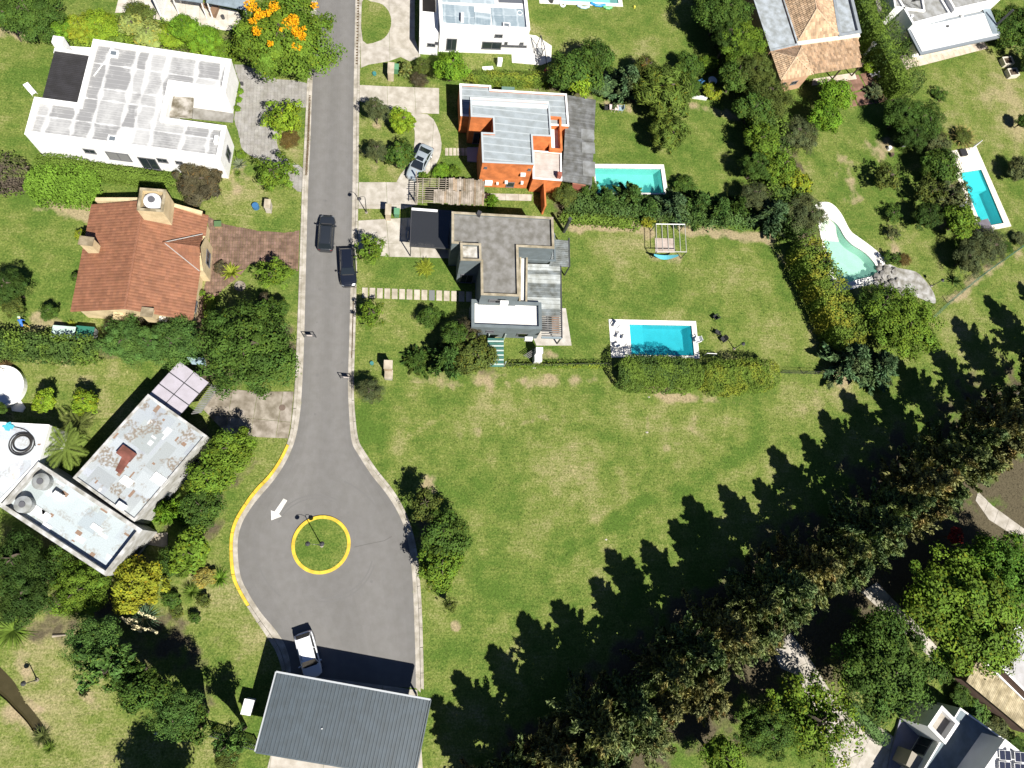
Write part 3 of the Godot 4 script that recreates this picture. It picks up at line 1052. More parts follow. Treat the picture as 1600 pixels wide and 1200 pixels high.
func opening(t: Node3D, poly: PackedVector2Array, edge: int, s: float, sill: float, w: float, h: float, kind := "window", frame: Material = null, glass: Material = null, bars := 1) -> void:
	var a := poly[edge]
	var b := poly[(edge + 1) % poly.size()]
	var d := (b - a).normalized()
	var o := Vector2(d.y, -d.x) * signf(area(poly))
	var at := a.lerp(b, s)
	var bs := Basis(Vector3(d.x, 0, d.y), Vector3.UP, Vector3(d.x, 0, d.y).cross(Vector3.UP))
	var out := Vector3(o.x, 0, o.y)
	var fm: Material = frame if frame else gloss("window frame", 0.10, 0.10, 0.11, 0.5)
	var gm: Material = glass if glass else gloss("window glass", 0.02, 0.028, 0.032, 0.08)
	var c := Vector3(at.x, sill + h * 0.5, at.y)
	var f := MB.new()
	f.box(c + Vector3.UP * (h * 0.5) + out * 0.02, Vector3(w + 0.1, 0.08, 0.12), bs)
	f.box(c - Vector3.UP * (h * 0.5) + out * 0.035, Vector3(w + 0.14, 0.08, 0.16), bs)
	for e in [-1.0, 1.0]:
		f.box(c + bs.x * (w * 0.5 * e) + out * 0.02, Vector3(0.08, h - 0.09, 0.115), bs)
	for e in bars:
		f.box(c + bs.x * (w * ((e + 1.0) / (bars + 1.0) - 0.5)) + out * 0.02, Vector3(0.05, h - 0.09, 0.10), bs)
	var wd := wpart(t, kind, f, fm)
	var p := MB.new()
	p.box(c + out * 0.012, Vector3(w - 0.06, h - 0.06, 0.05), bs)
	wpart(wd, "pane" if kind == "window" else "door_leaf", p, gm)

func ribs(t: Node3D, word: String, poly: PackedVector2Array, y: float, ang: float, spacing: float, w: float, h: float, m: Material, ends := 0.02) -> void:
	var lo := 1e9
	var hi := -1e9
	for p in poly:
		var v := p.rotated(-ang).y
		lo = minf(lo, v)
		hi = maxf(hi, v)
	var v := lo + spacing * 0.5
	var mb := MB.new()
	var bs := Basis(Vector3(cos(ang), 0, sin(ang)), Vector3.UP, Vector3(-sin(ang), 0, cos(ang)))
	while v < hi:
		var line := PackedVector2Array([Vector2(-300, v).rotated(ang), Vector2(300, v).rotated(ang)])
		for s in Geometry2D.intersect_polyline_with_polygon(line, poly):
			var a: Vector2 = s[0]
			var b: Vector2 = s[s.size() - 1]
			var c := (a + b) * 0.5
			mb.box(Vector3(c.x, y + h * 0.5 - 0.005, c.y), Vector3(maxf(0.05, a.distance_to(b) - ends * 2.0), h, w), bs)
		v += spacing
	stuff(wpart(t, word, mb, m))

# courses of roof tiles on a flat face; the first two corners are the eave
func tiled(t: Node3D, p: PackedVector3Array, tw: float, tl: float, base: Color, vary: float, m: Material, barrel := 0.035, gap := 0.0) -> void:
	var n := (p[1] - p[0]).cross(p[2] - p[0]).normalized()
	if n.y < 0.0:
		n = -n
	var u := (p[1] - p[0]).normalized()
	var v := n.cross(u)
	if v.y < 0.0:
		v = -v
	var flat := PackedVector2Array()
	var lo := Vector2(1e9, 1e9)
	var hi := -lo
	for x in p:
		var q := Vector2((x - p[0]).dot(u), (x - p[0]).dot(v))
		flat.append(q)
		lo = lo.min(q)
		hi = hi.max(q)
	var under := MB.new()
	for k in range(1, p.size() - 1):
		under.tri(p[0] - n * 0.03, p[k] - n * 0.03, p[k + 1] - n * 0.03, n)
	var slope := wpart(t, "roof_slope", under, mat("roof underlay", base.r * 0.55, base.g * 0.5, base.b * 0.5))
	var mb := MB.new()
	var y := lo.y - 0.05
	while y < hi.y:
		var x := lo.x
		while x < hi.x:
			var c := Vector2(x + tw * 0.5, y + tl * 0.5)
			if Geometry2D.is_point_in_polygon(c, flat):
				var f := 1.0 - vary * rng.randf()
				var w := rng.randf()
				mb.col = Color(base.r * f, base.g * f * (1.0 - 0.15 * w * vary), base.b * f * (1.0 - 0.3 * w * vary))
				var a := p[0] + u * (x + gap) + v * y + n * (0.035 + rng.randf() * 0.008)
				var b := p[0] + u * (x + tw - gap) + v * y + n * (0.035 + rng.randf() * 0.008)
				var d := b + v * (tl + 0.02) - n * 0.034
				var e := a + v * (tl + 0.02) - n * 0.034
				var ma := (a + b) * 0.5 + n * barrel
				var md := (d + e) * 0.5 + n * barrel
				mb.quad(a, ma, md, e, n)
				mb.quad(ma, b, d, md, n)
				mb.tri(a, b, ma, -v)
				mb.quad(a - n * 0.05, b - n * 0.05, b, a, -v)
			x += tw
		y += tl
	stuff(wpart(slope, "roof_tiles", mb, m))

func ridge(t: Node3D, a: Vector3, b: Vector3, r: float, m: Material) -> void:
	var mb := MB.new()
	var k := maxi(1, int(a.distance_to(b) / 0.45))
	for j in k:
		mb.tube(a.lerp(b, float(j) / k), a.lerp(b, (j + 0.97) / k), r, r * 0.85, 6)
	wpart(t, "ridge_cap", mb, m)

func wall_slab(t: Node3D, word: String, a: Vector2, b: Vector2, y0: float, y1: float, thick: float, m: Material) -> void:
	var d := (b - a).normalized().orthogonal() * thick * 0.5
	var mb := MB.new()
	mb.turn = -(b - a).angle()
	mb.prism(PackedVector2Array([a + d, b + d, b - d, a - d]), y0, y1, y0 > 0.01)
	wpart(t, word, mb, m)

func post(t: Node3D, word: String, at: Vector2, y0: float, y1: float, w: float, m: Material) -> void:
	var mb := MB.new()
	mb.box(Vector3(at.x, (y0 + y1) * 0.5, at.y), Vector3(w, y1 - y0, w))
	wpart(t, word, mb, m)

func small_box(t: Node3D, word: String, at: Vector3, size: Vector3, ang: float, m: Material) -> MeshInstance3D:
	var mb := MB.new()
	mb.box(at + Vector3(0, size.y * 0.5, 0), size, Basis(Vector3.UP, -ang))
	return wpart(t, word, mb, m)

func house(word: String, label: String, poly: PackedVector2Array) -> Node3D:
	var c := middle(poly)
	return thing(word, label, "house", Vector3(c.x, 0, c.y))

func sheet(t: Node3D, word: String, poly: PackedVector2Array, y: float, thick: float, m: Material) -> MeshInstance3D:
	var mb := MB.new()
	mb.turn = -main_angle(poly)
	mb.prism(poly, y - thick, y, true)
	return wpart(t, word, mb, m)

func beam(t: Node3D, word: String, a: Vector3, b: Vector3, w: float, h: float, m: Material) -> MeshInstance3D:
	var mb := MB.new()
	var x := (b - a).normalized()
	var z := x.cross(Vector3.UP).normalized()
	mb.box((a + b) * 0.5, Vector3(a.distance_to(b), h, w), Basis(x, z.cross(x), z))
	return wpart(t, word, mb, m)

func loop_beams(t: Node3D, word: String, poly: PackedVector2Array, y: float, w: float, h: float, m: Material) -> void:
	for k in poly.size():
		var a := poly[k]
		var b := poly[(k + 1) % poly.size()]
		var d := (b - a).normalized() * w * 0.5
		beam(t, word, Vector3(a.x - d.x, y, a.y - d.y), Vector3(b.x - d.x, y, b.y - d.y), w, h, m)

func v3(p: Vector2, y: float) -> Vector3:
	return Vector3(p.x, y, p.y)


# ---------------------------------------------------------------- the houses
func build_white_house() -> void:
	var h := 4.0
	var p := squared(outline([146, 61, 364, 94, 349, 144, 265, 130, 261, 187, 356, 195, 342, 249, 39, 210, 54, 152, 122, 161], h))
	var wall := mat("white render", 0.87, 0.868, 0.86, 0.85, 0.05)
	var roof := streak_mat("white roof membrane", Color(0.50, 0.50, 0.498), Color(0.20, 0.20, 0.202), 1.5, 11)
	var t := house("white_house", "large white flat-roofed house with grey-streaked roof and dark slatted terrace cover", p)
	block(t, p, h - 0.32, h, wall, roof, wall, 0.45)
	var e := 6
	for k in p.size():      # the long south front
		if p[k].distance_to(p[(k + 1) % p.size()]) > p[e].distance_to(p[(e + 1) % p.size()]):
			e = k
	var grey := mat("grey shutter", 0.22, 0.22, 0.22, 0.7)
	opening(t, p, e, 1.0 - 0.29, 1.9, 1.1, 0.7)
	opening(t, p, e, 1.0 - 0.435, 1.2, 2.3, 1.4, "window", null, grey)
	opening(t, p, e, 1.0 - 0.585, 0.1, 1.8, 2.2, "door")
	opening(t, p, e, 1.0 - 0.67, 1.9, 1.0, 0.7)
	opening(t, p, e, 1.0 - 0.76, 2.0, 0.7, 0.5)
	opening(t, p, e - 1, 0.5, 1.0, 1.2, 1.6)
	for q in [[179, 86], [177, 219]]:
		var c := G(q[0], q[1], h - 0.3)
		var k := small_box(t, "skylight", c, Vector3(0.9, 0.35, 0.8), main_angle(p), wall)
		small_box(k, "pane", c + Vector3(0.02, 0.352, 0.02), Vector3(0.6, 0.02, 0.5), main_angle(p), gloss("roof glass", 0.12, 0.14, 0.16, 0.15))
	small_box(t, "vent", G(339, 221, h - 0.32), Vector3(0.4, 0.5, 0.9), main_angle(p), wall)
	var pipe := MB.new()
	var pp := smooth(outline([173, 90, 163, 98, 154, 110, 147, 119], h - 0.3))
	for k in pp.size() - 1:
		pipe.tube(v3(pp[k], h - 0.25), v3(pp[k + 1], h - 0.25), 0.06, 0.06, 6)
	wpart(t, "pipe", pipe, wall)
	# entry court between the two wings
	var court := squared(outline([268, 150, 302, 153, 300, 184, 265, 182], 3.0))
	sheet(t, "entry_canopy", court, 3.0, 0.2, mat("stained canopy", 0.42, 0.39, 0.35, 0.9, 0.5))
	var floor_ := MB.new()
	floor_.prism(outline([300, 168, 366, 178, 364, 192, 300, 186]), 0.0, 0.08)
	wpart(t, "entry_floor", floor_, mat("entry paving", 0.26, 0.25, 0.235, 0.9, 0.2))
	# dark slatted cover over the terrace, its slats side by side
	var cov := squared(outline([85, 81, 140, 87, 122, 161, 67, 152], 3.3))
	var dark := mat("dark slat", 0.032, 0.030, 0.034, 0.8, 0.2, true, true)
	var a := cov[0]
	var ux := (cov[1] - cov[0]) * 0.985
	var vy := cov[3] - cov[0]
	var rows := 26
	var cover := sheet(t, "terrace_cover", inset(cov, 0.05), 3.3, 0.08, mat("cover lining", 0.05, 0.05, 0.055))
	for k in rows:
		var mb := MB.new()
		var f := 0.8 + 0.2 * rng.randf()
		mb.col = Color(f, f, f)
		var q0 := a + vy * (float(k) / rows)
		var q1 := a + vy * ((k + 0.84) / rows)
		mb.prism(PackedVector2Array([q0, q0 + ux, q1 + ux, q1]), 3.303, 3.35 + 0.006 * (k % 3))
		wpart(cover, "slat", mb, dark)
	beam(t, "edge_beam", v3(cov[0] + Vector2(0, -0.15), 3.35), v3(cov[1] + Vector2(0, -0.15), 3.35), 0.3, 0.25, wall)
	post(t, "post", cov[0], 0.0, 3.2, 0.3, wall)
	post(t, "post", cov[3].lerp(cov[0], 0.03), 0.0, 3.2, 0.12, dark)
	# barbecue corner with its chimney
	wall_slab(t, "screen_wall", g2(86, 72, 2.4), g2(146, 76, 2.4), 0.0, 2.4, 0.25, wall)
	small_box(t, "chimney", Vector3(g2(90, 62, 4.6).x, 0, g2(90, 62, 4.6).y), Vector3(1.1, 4.6, 0.9), main_angle(p), wall)
	var fl := MB.new()
	fl.prism(outline([96, 86, 150, 92, 148, 104, 94, 98]), 0.0, 0.06)
	wpart(t, "terrace_floor", fl, mat("terrace stone", 0.60, 0.56, 0.50, 0.85, 0.14))
	small_box(t, "porch_lamp", Vector3(g2(379, 133).x, 0, g2(379, 133).y), Vector3(0.25, 0.5, 0.25), 0.0, mat("dark metal", 0.05, 0.05, 0.055, 0.5))


func build_terrace_house() -> void:
	var t := thing("house", "pale house with blue-grey canopy roofs cut by the top edge", "house", G(320, -25))
	var wall := mat("white render", 0.87, 0.868, 0.86, 0.85, 0.05)
	var roof := mat("blue grey roof", 0.25, 0.31, 0.36, 0.6, 0.12)
	var p := squared(outline([252, -90, 392, -66, 386, -34, 248, -58]))
	block(t, p, 3.0, 3.2, wall, roof, wall)
	for q in [[272, -22, 318, -14, 318, 5, 268, -2], [325, -16, 388, -4, 386, 16, 324, 5]]:
		var c := squared(outline(q, 2.5))
		var o := sheet(t, "canopy", c, 2.55, 0.1, roof)
		ribs(o, "canopy_ribs", inset(c, 0.05), 2.552, main_angle(c) + PI / 2, 0.6, 0.06, 0.04, roof)
		for k in 4:
			post(t, "post", c[k] + (middle(c) - c[k]).normalized() * 0.15, 0.0, 2.45, 0.12, wall)
	wall_slab(t, "garden_wall", g2(262, -22), g2(254, 31), 0.0, 3.6, 0.25, wall)


func build_villa() -> void:
	var wall := mat("white render", 0.87, 0.868, 0.86, 0.85, 0.05)
	var h := 4.4
	var p := squared(outline([685, -60, 824, -52, 822, 50, 684, 38], h))
	var t := house("white_villa", "white two-level villa with pale blue-grey roof sheets at the top of the road", p)
	block(t, p, h - 0.3, h, wall, mat("plain white roof", 0.74, 0.74, 0.735, 0.85, 0.1), wall, 0.35)
	var tile := streak_mat("blue grey roof sheets", Color(0.33, 0.38, 0.41), Color(0.165, 0.215, 0.25), 1.3, 31, 9.0)
	for s in [[689, 6, 741, 10, 742, 39, 690, 35], [741, 19, 767, 21, 767, 44, 741, 42], [768, 12, 819, 14, 819, 47, 768, 44], [690, -20, 772, -16, 772, 6, 690, 3], [778, -20, 818, -18, 818, 5, 778, 4]]:
		var q := squared(outline(s, h - 0.29))
		var mb := MB.new()
		mb.turn = -main_angle(q)
		mb.prism(q, h - 0.31, h - 0.27)
		wpart(t, "roof_sheet", mb, mat("dark roof sheet", 0.10, 0.11, 0.13, 0.6) if s[0] == 778 else tile)
	small_box(t, "skylight", G(722, 30, h - 0.3), Vector3(0.35, 0.55, 1.1), 0.0, wall)
	var k := small_box(t, "skylight", G(791, 42, h - 0.3), Vector3(0.9, 0.35, 0.7), 0.0, wall)
	small_box(k, "pane", G(791, 42, h - 0.3) + Vector3(0, 0.352, 0), Vector3(0.6, 0.02, 0.4), 0.0, gloss("roof glass", 0.12, 0.14, 0.16, 0.15))
	var c := G(812, 20, h - 0.26)
	var tt := TorusMesh.new()
	tt.inner_radius = 0.28
	tt.outer_radius = 0.36
	part(t, "roof_ring", tt, wall, c - t.position)
	# lower wing with a roofless bay
	var l := squared(outline([656, -60, 685, -58, 685, 60, 656, 58], 3.0))
	var bay := squared(outline([660, -60, 682, -59, 682, 19, 660, 18], 3.0))
	var lw := MB.new()
	lw.skirt(l, 0.0, 3.0)
	for s in holed([l], bay):
		lw.top(s, 3.0)
	lw.skirt(bay, 0.05, 3.0, true)
	wpart(t, "lower_wing", lw, wall)
	var bf := MB.new()
	bf.top(bay, 0.06)
	wpart(t, "bay_floor", bf, mat("bay floor", 0.09, 0.08, 0.075, 0.9))
	var south := 2
	opening(t, p, south, 0.14, 1.4, 3.2, 0.28, "window", null, null, 5)
	opening(t, p, south, 0.40, 0.9, 2.4, 1.2)
	opening(t, p, south, 0.34, 3.0, 0.9, 0.45)
	opening(t, p, south, 0.86, 0.4, 1.2, 2.0, "door")
	opening(t, p, south, 0.24, 1.7, 0.3, 0.5)
	opening(t, p, south, 0.06, 1.9, 0.4, 0.3)
	opening(t, l, 2, 0.35, 1.6, 0.9, 0.45)
	opening(t, l, 2, 0.08, 2.0, 0.3, 0.4)
	small_box(t, "service_box", G(780, 101, 0.0), Vector3(0.6, 1.0, 0.6), 0.0, wall)


func build_orange_house() -> void:
	var org := mat("orange render", 0.66, 0.20, 0.056, 0.85, 0.2)
	var met := mat("light metal roof", 0.32, 0.36, 0.385, 0.5, 0.10)
	var rib := mat("metal rib", 0.42, 0.46, 0.48, 0.5)
	var white := mat("white render", 0.87, 0.868, 0.86, 0.85, 0.05)
	var h := 5.4
	var p := squared(outline([736, 156, 859, 163, 861, 213, 833, 212, 833, 256, 753, 255, 753, 207, 771, 208, 771, 184, 735, 182], h))
	var t := house("orange_house", "orange-walled house with light grey metal roofs and a dark slatted terrace cover", p)
	block(t, p, h - 0.18, h, org, met, rib, 0.15)
	ribs(t, "roof_ribs", inset(p, 0.2), h - 0.18, main_angle(outline([736, 156, 859, 163, 860, 170], h)), 0.95, 0.09, 0.05, rib)
	# white upstand along the north edge
	wall_slab(t, "upstand", p[0].lerp(p[3], 0.0) + Vector2(0.2, 0.25), p[1] + Vector2(-0.2, 0.25), h - 0.18, h - 0.02, 0.5, white)
	# lower band behind and to the east
	var hb := 3.4
	var b := squared(outline([719, 131, 767, 134, 767, 140, 886, 147, 888, 197, 856, 196, 856, 160, 738, 156, 738, 182, 719, 181], hb))
	block(t, b, hb - 0.15, hb, org, met, white, 0.18)
	ribs(t, "roof_ribs", inset(b, 0.2), hb - 0.15, main_angle(b), 0.85, 0.08, 0.05, rib)
	# balcony with orange parapet, and the low roof south of it
	var bal := squared(outline([857, 184, 876, 184, 878, 236, 858, 236], 3.4))
	block(t, bal, 2.6, 3.6, org, white, org, 0.2)
	var low := squared(outline([833, 237, 877, 237, 878, 282, 832, 280], 3.0))
	block(t, low, 2.85, 3.0, org, mat("pale sheet roof", 0.50, 0.45, 0.42, 0.7, 0.1), white, 0.15)
	ribs(t, "roof_ribs", inset(low, 0.2), 2.85, main_angle(p), 0.5, 0.05, 0.04, mat("pale sheet roof", 0.50, 0.45, 0.42, 0.7, 0.1))
	small_box(t, "chimney", G(873, 276, 3.0), Vector3(0.5, 0.7, 0.5), 0.0, mat("brick red", 0.30, 0.09, 0.06, 0.9))
	wall_slab(t, "garden_wall", g2(845, 296), g2(847, 335), 0.0, 2.2, 0.2, org)
	# openings on the south wall
	opening(t, p, 4, 0.35, 0.3, 0.9, 1.0, "window", null, null, 0)
	opening(t, p, 4, 0.92, 4.2, 0.25, 0.3, "window", null, null, 0)
	opening(t, p, 4, 0.06, 4.2, 0.25, 0.3, "window", null, null, 0)
	for q in [[0.80, 0.9, 0.9, 0.7], [0.16, 3.2, 0.6, 0.4], [0.45, 1.4, 0.35, 0.3], [0.13, 1.4, 0.3, 0.35], [0.62, 1.1, 0.25, 0.2]]:
		var at := p[4].lerp(p[5], q[0])
		small_box(t, "wall_unit", Vector3(at.x, q[1], at.y + 0.17), Vector3(q[2], q[3], 0.3), main_angle(p), white)
	opening(t, p, 8, 0.5, 0.1, 1.2, 2.2, "door")
	opening(t, p, 6, 0.5, 1.0, 1.2, 1.2)
	sheet(t, "porch_slab", outline([730, 231, 749, 231, 748, 254, 730, 253]), 0.12, 0.1, mat("porch tile", 0.34, 0.33, 0.36, 0.8))
	# dark slatted cover over the east terrace; each slat apart
	var cov := squared(outline([886, 150, 925, 154, 931, 285, 878, 287], 2.9))
	var dk := mat("grey cover slat", 0.205, 0.213, 0.218, 0.7, 0.3, true, true)
	var cover := thing("terrace_cover", "dark grey slatted terrace cover along the east side of the orange house", "pergola", v3(middle(cov), 0.0))
	loop_beams(cover, "beam", inset(cov, 0.08), 2.82, 0.14, 0.16, dk)
	var n := 72
	for k in n:
		var mb := MB.new()
		var f := 0.7 + 0.3 * rng.randf()
		if k > 28 and k % 9 < 5:
			f *= 1.0
		mb.col = Color(f, f, f)
		var w := 0.92
		var a0 := cov[0].lerp(cov[3], float(k) / n)
		var a1 := cov[0].lerp(cov[3], (k + w) / n)
		var b0 := cov[1].lerp(cov[2], float(k) / n)
		var b1 := cov[1].lerp(cov[2], (k + w) / n)
		mb.prism(PackedVector2Array([a0, b0, b1, a1]), 2.905, 2.94 + 0.008 * (k % 2), true)
		wpart(cover, "slat", mb, dk)
	var pale := mat("clear cover sheet", 0.26, 0.27, 0.275, 0.5, 0.2)
	for q in [[908, 201, 928, 203, 929, 218, 908, 216], [909, 222, 929, 223, 930, 240, 909, 238], [910, 252, 930, 253, 930, 276, 911, 274]]:
		sheet(cover, "light_sheet", outline(q, 2.98), 2.985, 0.03, pale)
	for q in [cov[1], cov[2], cov[1].lerp(cov[2], 0.5)]:
		post(cover, "post", q + (middle(cov) - q).normalized() * 0.12, 0.0, 2.75, 0.14, dk)
	var eb := thing("brick_oven", "small brick oven roof at the south end of the dark terrace cover", "barbecue", G(899, 296))
	small_box(eb, "body", G(899, 296), Vector3(1.5, 1.9, 0.9), 0.05, mat("brick red", 0.30, 0.09, 0.06, 0.9))
	small_box(eb, "hood", G(899, 296) + Vector3(0, 1.903, 0), Vector3(1.65, 0.12, 1.05), 0.05, mat("terracotta slab", 0.34, 0.14, 0.09, 0.85, 0.2))
	sheet(t, "low_shed_roof", outline([784, 135, 804, 136, 804, 143, 784, 142], 2.2), 2.2, 0.08, mat("green sheet", 0.12, 0.20, 0.17, 0.6))


func build_grey_house() -> void:
	var wall := mat("grey render", 0.135, 0.165, 0.18, 0.85, 0.10)
	var conc := mat("bare concrete roof", 0.222, 0.216, 0.207, 0.9, 0.22)
	var cop := mat("cream edge", 0.40, 0.35, 0.26, 0.85, 0.25)
	var white := mat("white gravel roof", 0.70, 0.69, 0.67, 0.9, 0.08)
	var dark := mat("dark metal", 0.05, 0.05, 0.055, 0.5)
	var h := 6.0
	var p := squared(outline([706, 331, 866, 340, 864, 388, 810, 386, 811, 463, 751, 461, 752, 409, 719, 408, 719, 381, 706, 380], h))
	var t := house("grey_house", "modern grey house with a stepped concrete roof and cream edges", p)
	block(t, p, h - 0.25, h, wall, conc, cop, 0.22)
	var tower := squared(outline([720, 379, 752, 381, 752, 408, 719, 407], h + 0.3))
	block(t, inset(tower, 0.02), h - 0.05, h + 0.3, wall, mat("pale roof patch", 0.52, 0.50, 0.47, 0.9, 0.4), cop, 0.2, h - 0.2)
	var hl := 3.4
	var l := squared(outline([737, 468, 846, 473, 846, 515, 737, 510], hl))
	block(t, l, hl - 0.35, hl, wall, white, wall, 0.3)
	var mid := squared(outline([811, 362, 869, 365, 866, 408, 812, 406], 2.9))
	block(t, mid, 2.7, 2.9, wall, mat("grey low roof", 0.15, 0.18, 0.195, 0.85, 0.1), wall, 0.15)
	var strip := squared(outline([812, 398, 824, 399, 823, 474, 811, 473], 3.2))
	block(t, strip, 3.0, 3.3, wall, white, cop, 0.15)
	opening(t, l, 2, 0.25, 0.9, 1.0, 0.9)
	opening(t, l, 2, 0.72, 1.8, 0.8, 0.5)
	opening(t, p, 4, 0.6, 4.2, 1.2, 0.7)
	opening(t, p, 3, 0.5, 4.0, 1.6, 1.0)
	opening(t, p, 6, 0.5, 0.1, 1.4, 2.3, "door")
	for q in [[787, 475, 4.9], [825, 531, 1.8]]:
		var c := G(q[0], q[1], q[2])
		small_box(t, "air_conditioner", c, Vector3(0.9, 0.6, 0.35), main_angle(p), mat("white enamel", 0.78, 0.78, 0.78, 0.4))
	small_box(t, "flue", G(748, 336, h - 0.25), Vector3(0.45, 0.55, 0.5), 0.4, dark)
	small_box(t, "vent", G(817, 398, 3.0), Vector3(0.7, 0.5, 0.7), 0.0, mat("white enamel", 0.78, 0.78, 0.78, 0.4))
	var flue := MB.new()
	flue.tube(G(881, 362) + Vector3(0, 0, 0), G(881, 362) + Vector3(0, 3.4, 0), 0.22, 0.22, 10)
	wpart(t, "chimney_pipe", flue, dark)
	# metal roofs of the east veranda, sheet beside sheet
	var ver := thing("veranda_roof", "striped corrugated veranda roof on dark posts east of the grey house", "veranda", G(858, 440))
	var gal := [mat("dark corrugated", 0.20, 0.225, 0.235, 0.55, 0.35), mat("light corrugated", 0.46, 0.49, 0.49, 0.5, 0.2)]
	var y0 := 412.0
	for k in 8:
		var y1: float = y0 + [10.0, 6.0, 14.0, 10.0, 12.0, 10.0, 8.0, 10.0][k]
		var q := outline([824.5 - k * 0.1, y0, 875.5, y0 + 1.5, 875.5, y1 + 1.3, 824.5 - k * 0.1, y1 - 0.2], 2.8)
		sheet(ver, "roof_sheet", q, 2.8 + 0.006 * (k % 2), 0.04, gal[0] if k in [1, 3, 4, 7] else gal[1])
		y0 = y1
	ribs(ver, "corrugation", outline([825, 412, 875, 414, 875, 492, 825, 490], 2.8), 2.805, main_angle(l), 0.5, 0.05, 0.03, mat("mid corrugated", 0.30, 0.325, 0.33, 0.55, 0.2))
	var q2 := outline([868, 374, 888, 376, 889, 417, 858, 416], 2.8)
	sheet(ver, "roof_sheet", q2, 2.81, 0.04, gal[0])
	ribs(ver, "corrugation", inset(q2, 0.05), 2.815, main_angle(l), 0.24, 0.05, 0.03, mat("mid corrugated", 0.30, 0.325, 0.33, 0.55, 0.2))
	beam(ver, "edge_beam", G(876, 414, 2.75), G(878, 528, 2.75), 0.14, 0.16, dark)
	beam(ver, "edge_beam", G(889, 372, 2.75), G(890, 417, 2.75), 0.14, 0.16, dark)
	for q in [[878, 526], [876, 416], [889, 374], [890, 416], [877, 470]]:
		post(ver, "post", g2(q[0], q[1], 2.7), 0.0, 2.7, 0.13, dark)
	# open pergola with spaced slats over the table
	var per := outline([847, 478, 876, 480, 878, 527, 846, 526], 2.7)
	for k in 14:
		var a := per[0].lerp(per[3], (k + 0.5) / 14.0)
		var b := per[1].lerp(per[2], (k + 0.5) / 14.0)
		beam(ver, "slat", v3(a, 2.7), v3(b, 2.7), 0.13, 0.06, mat("grey timber", 0.20, 0.20, 0.20, 0.8, 0.2))
	beam(ver, "cross_beam", v3(per[3], 2.7) + Vector3(0, 0, 0.1), v3(per[2], 2.7) + Vector3(0, 0, 0.1), 0.2, 0.18, mat("blue grey beam", 0.20, 0.25, 0.28, 0.6))
	sheet(ver, "floor", outline([812, 478, 884, 482, 893, 540, 838, 540]), 0.06, 0.05, mat("veranda floor", 0.50, 0.47, 0.43, 0.85, 0.15))
	var tb := thing("dining_table", "long brown table under the open pergola of the grey house", "table", G(866, 508))
	small_box(tb, "tabletop", G(866, 508) + Vector3(0, 0.7, 0), Vector3(0.9, 0.06, 2.4), 0.0, mat("brown timber", 0.22, 0.13, 0.08, 0.7))
	for a in [-1, 1]:
		for b in [-1, 1]:
			small_box(tb, "leg", G(866, 508) + Vector3(0.35 * a, 0.06, 1.05 * b), Vector3(0.08, 0.64, 0.08), 0.0, mat("brown timber", 0.22, 0.13, 0.08, 0.7))
	# carport: a dark see-through roof on thin posts
	var car := squared(outline([642, 325, 708, 330, 707, 388, 642, 385], 2.9))
	var cp := thing("carport", "black carport with a smoked roof beside the concrete house", "carport", v3(middle(car), 0.0))
	sheet(cp, "roof_panel", inset(car, 0.04), 2.92, 0.03, pane_mat("smoked sheet", 0.03, 0.032, 0.036, 0.80))
	loop_beams(cp, "beam", car, 2.84, 0.12, 0.14, dark)
	for k in 5:
		beam(cp, "rafter", v3(car[0].lerp(car[1], (k + 1) / 6.0), 2.80), v3(car[3].lerp(car[2], (k + 1) / 6.0), 2.80), 0.06, 0.1, dark)
	beam(cp, "white_edge", v3(car[0], 2.96) + Vector3(0, 0, 0.14), v3(car[0].lerp(car[1], 0.62), 2.96) + Vector3(0, 0, 0.14), 0.3, 0.03, mat("white enamel", 0.78, 0.78, 0.78, 0.4))
	for k in 4:
		post(cp, "post", car[k] + (middle(car) - car[k]).normalized() * 0.09, 0.0, 2.76, 0.1, dark)


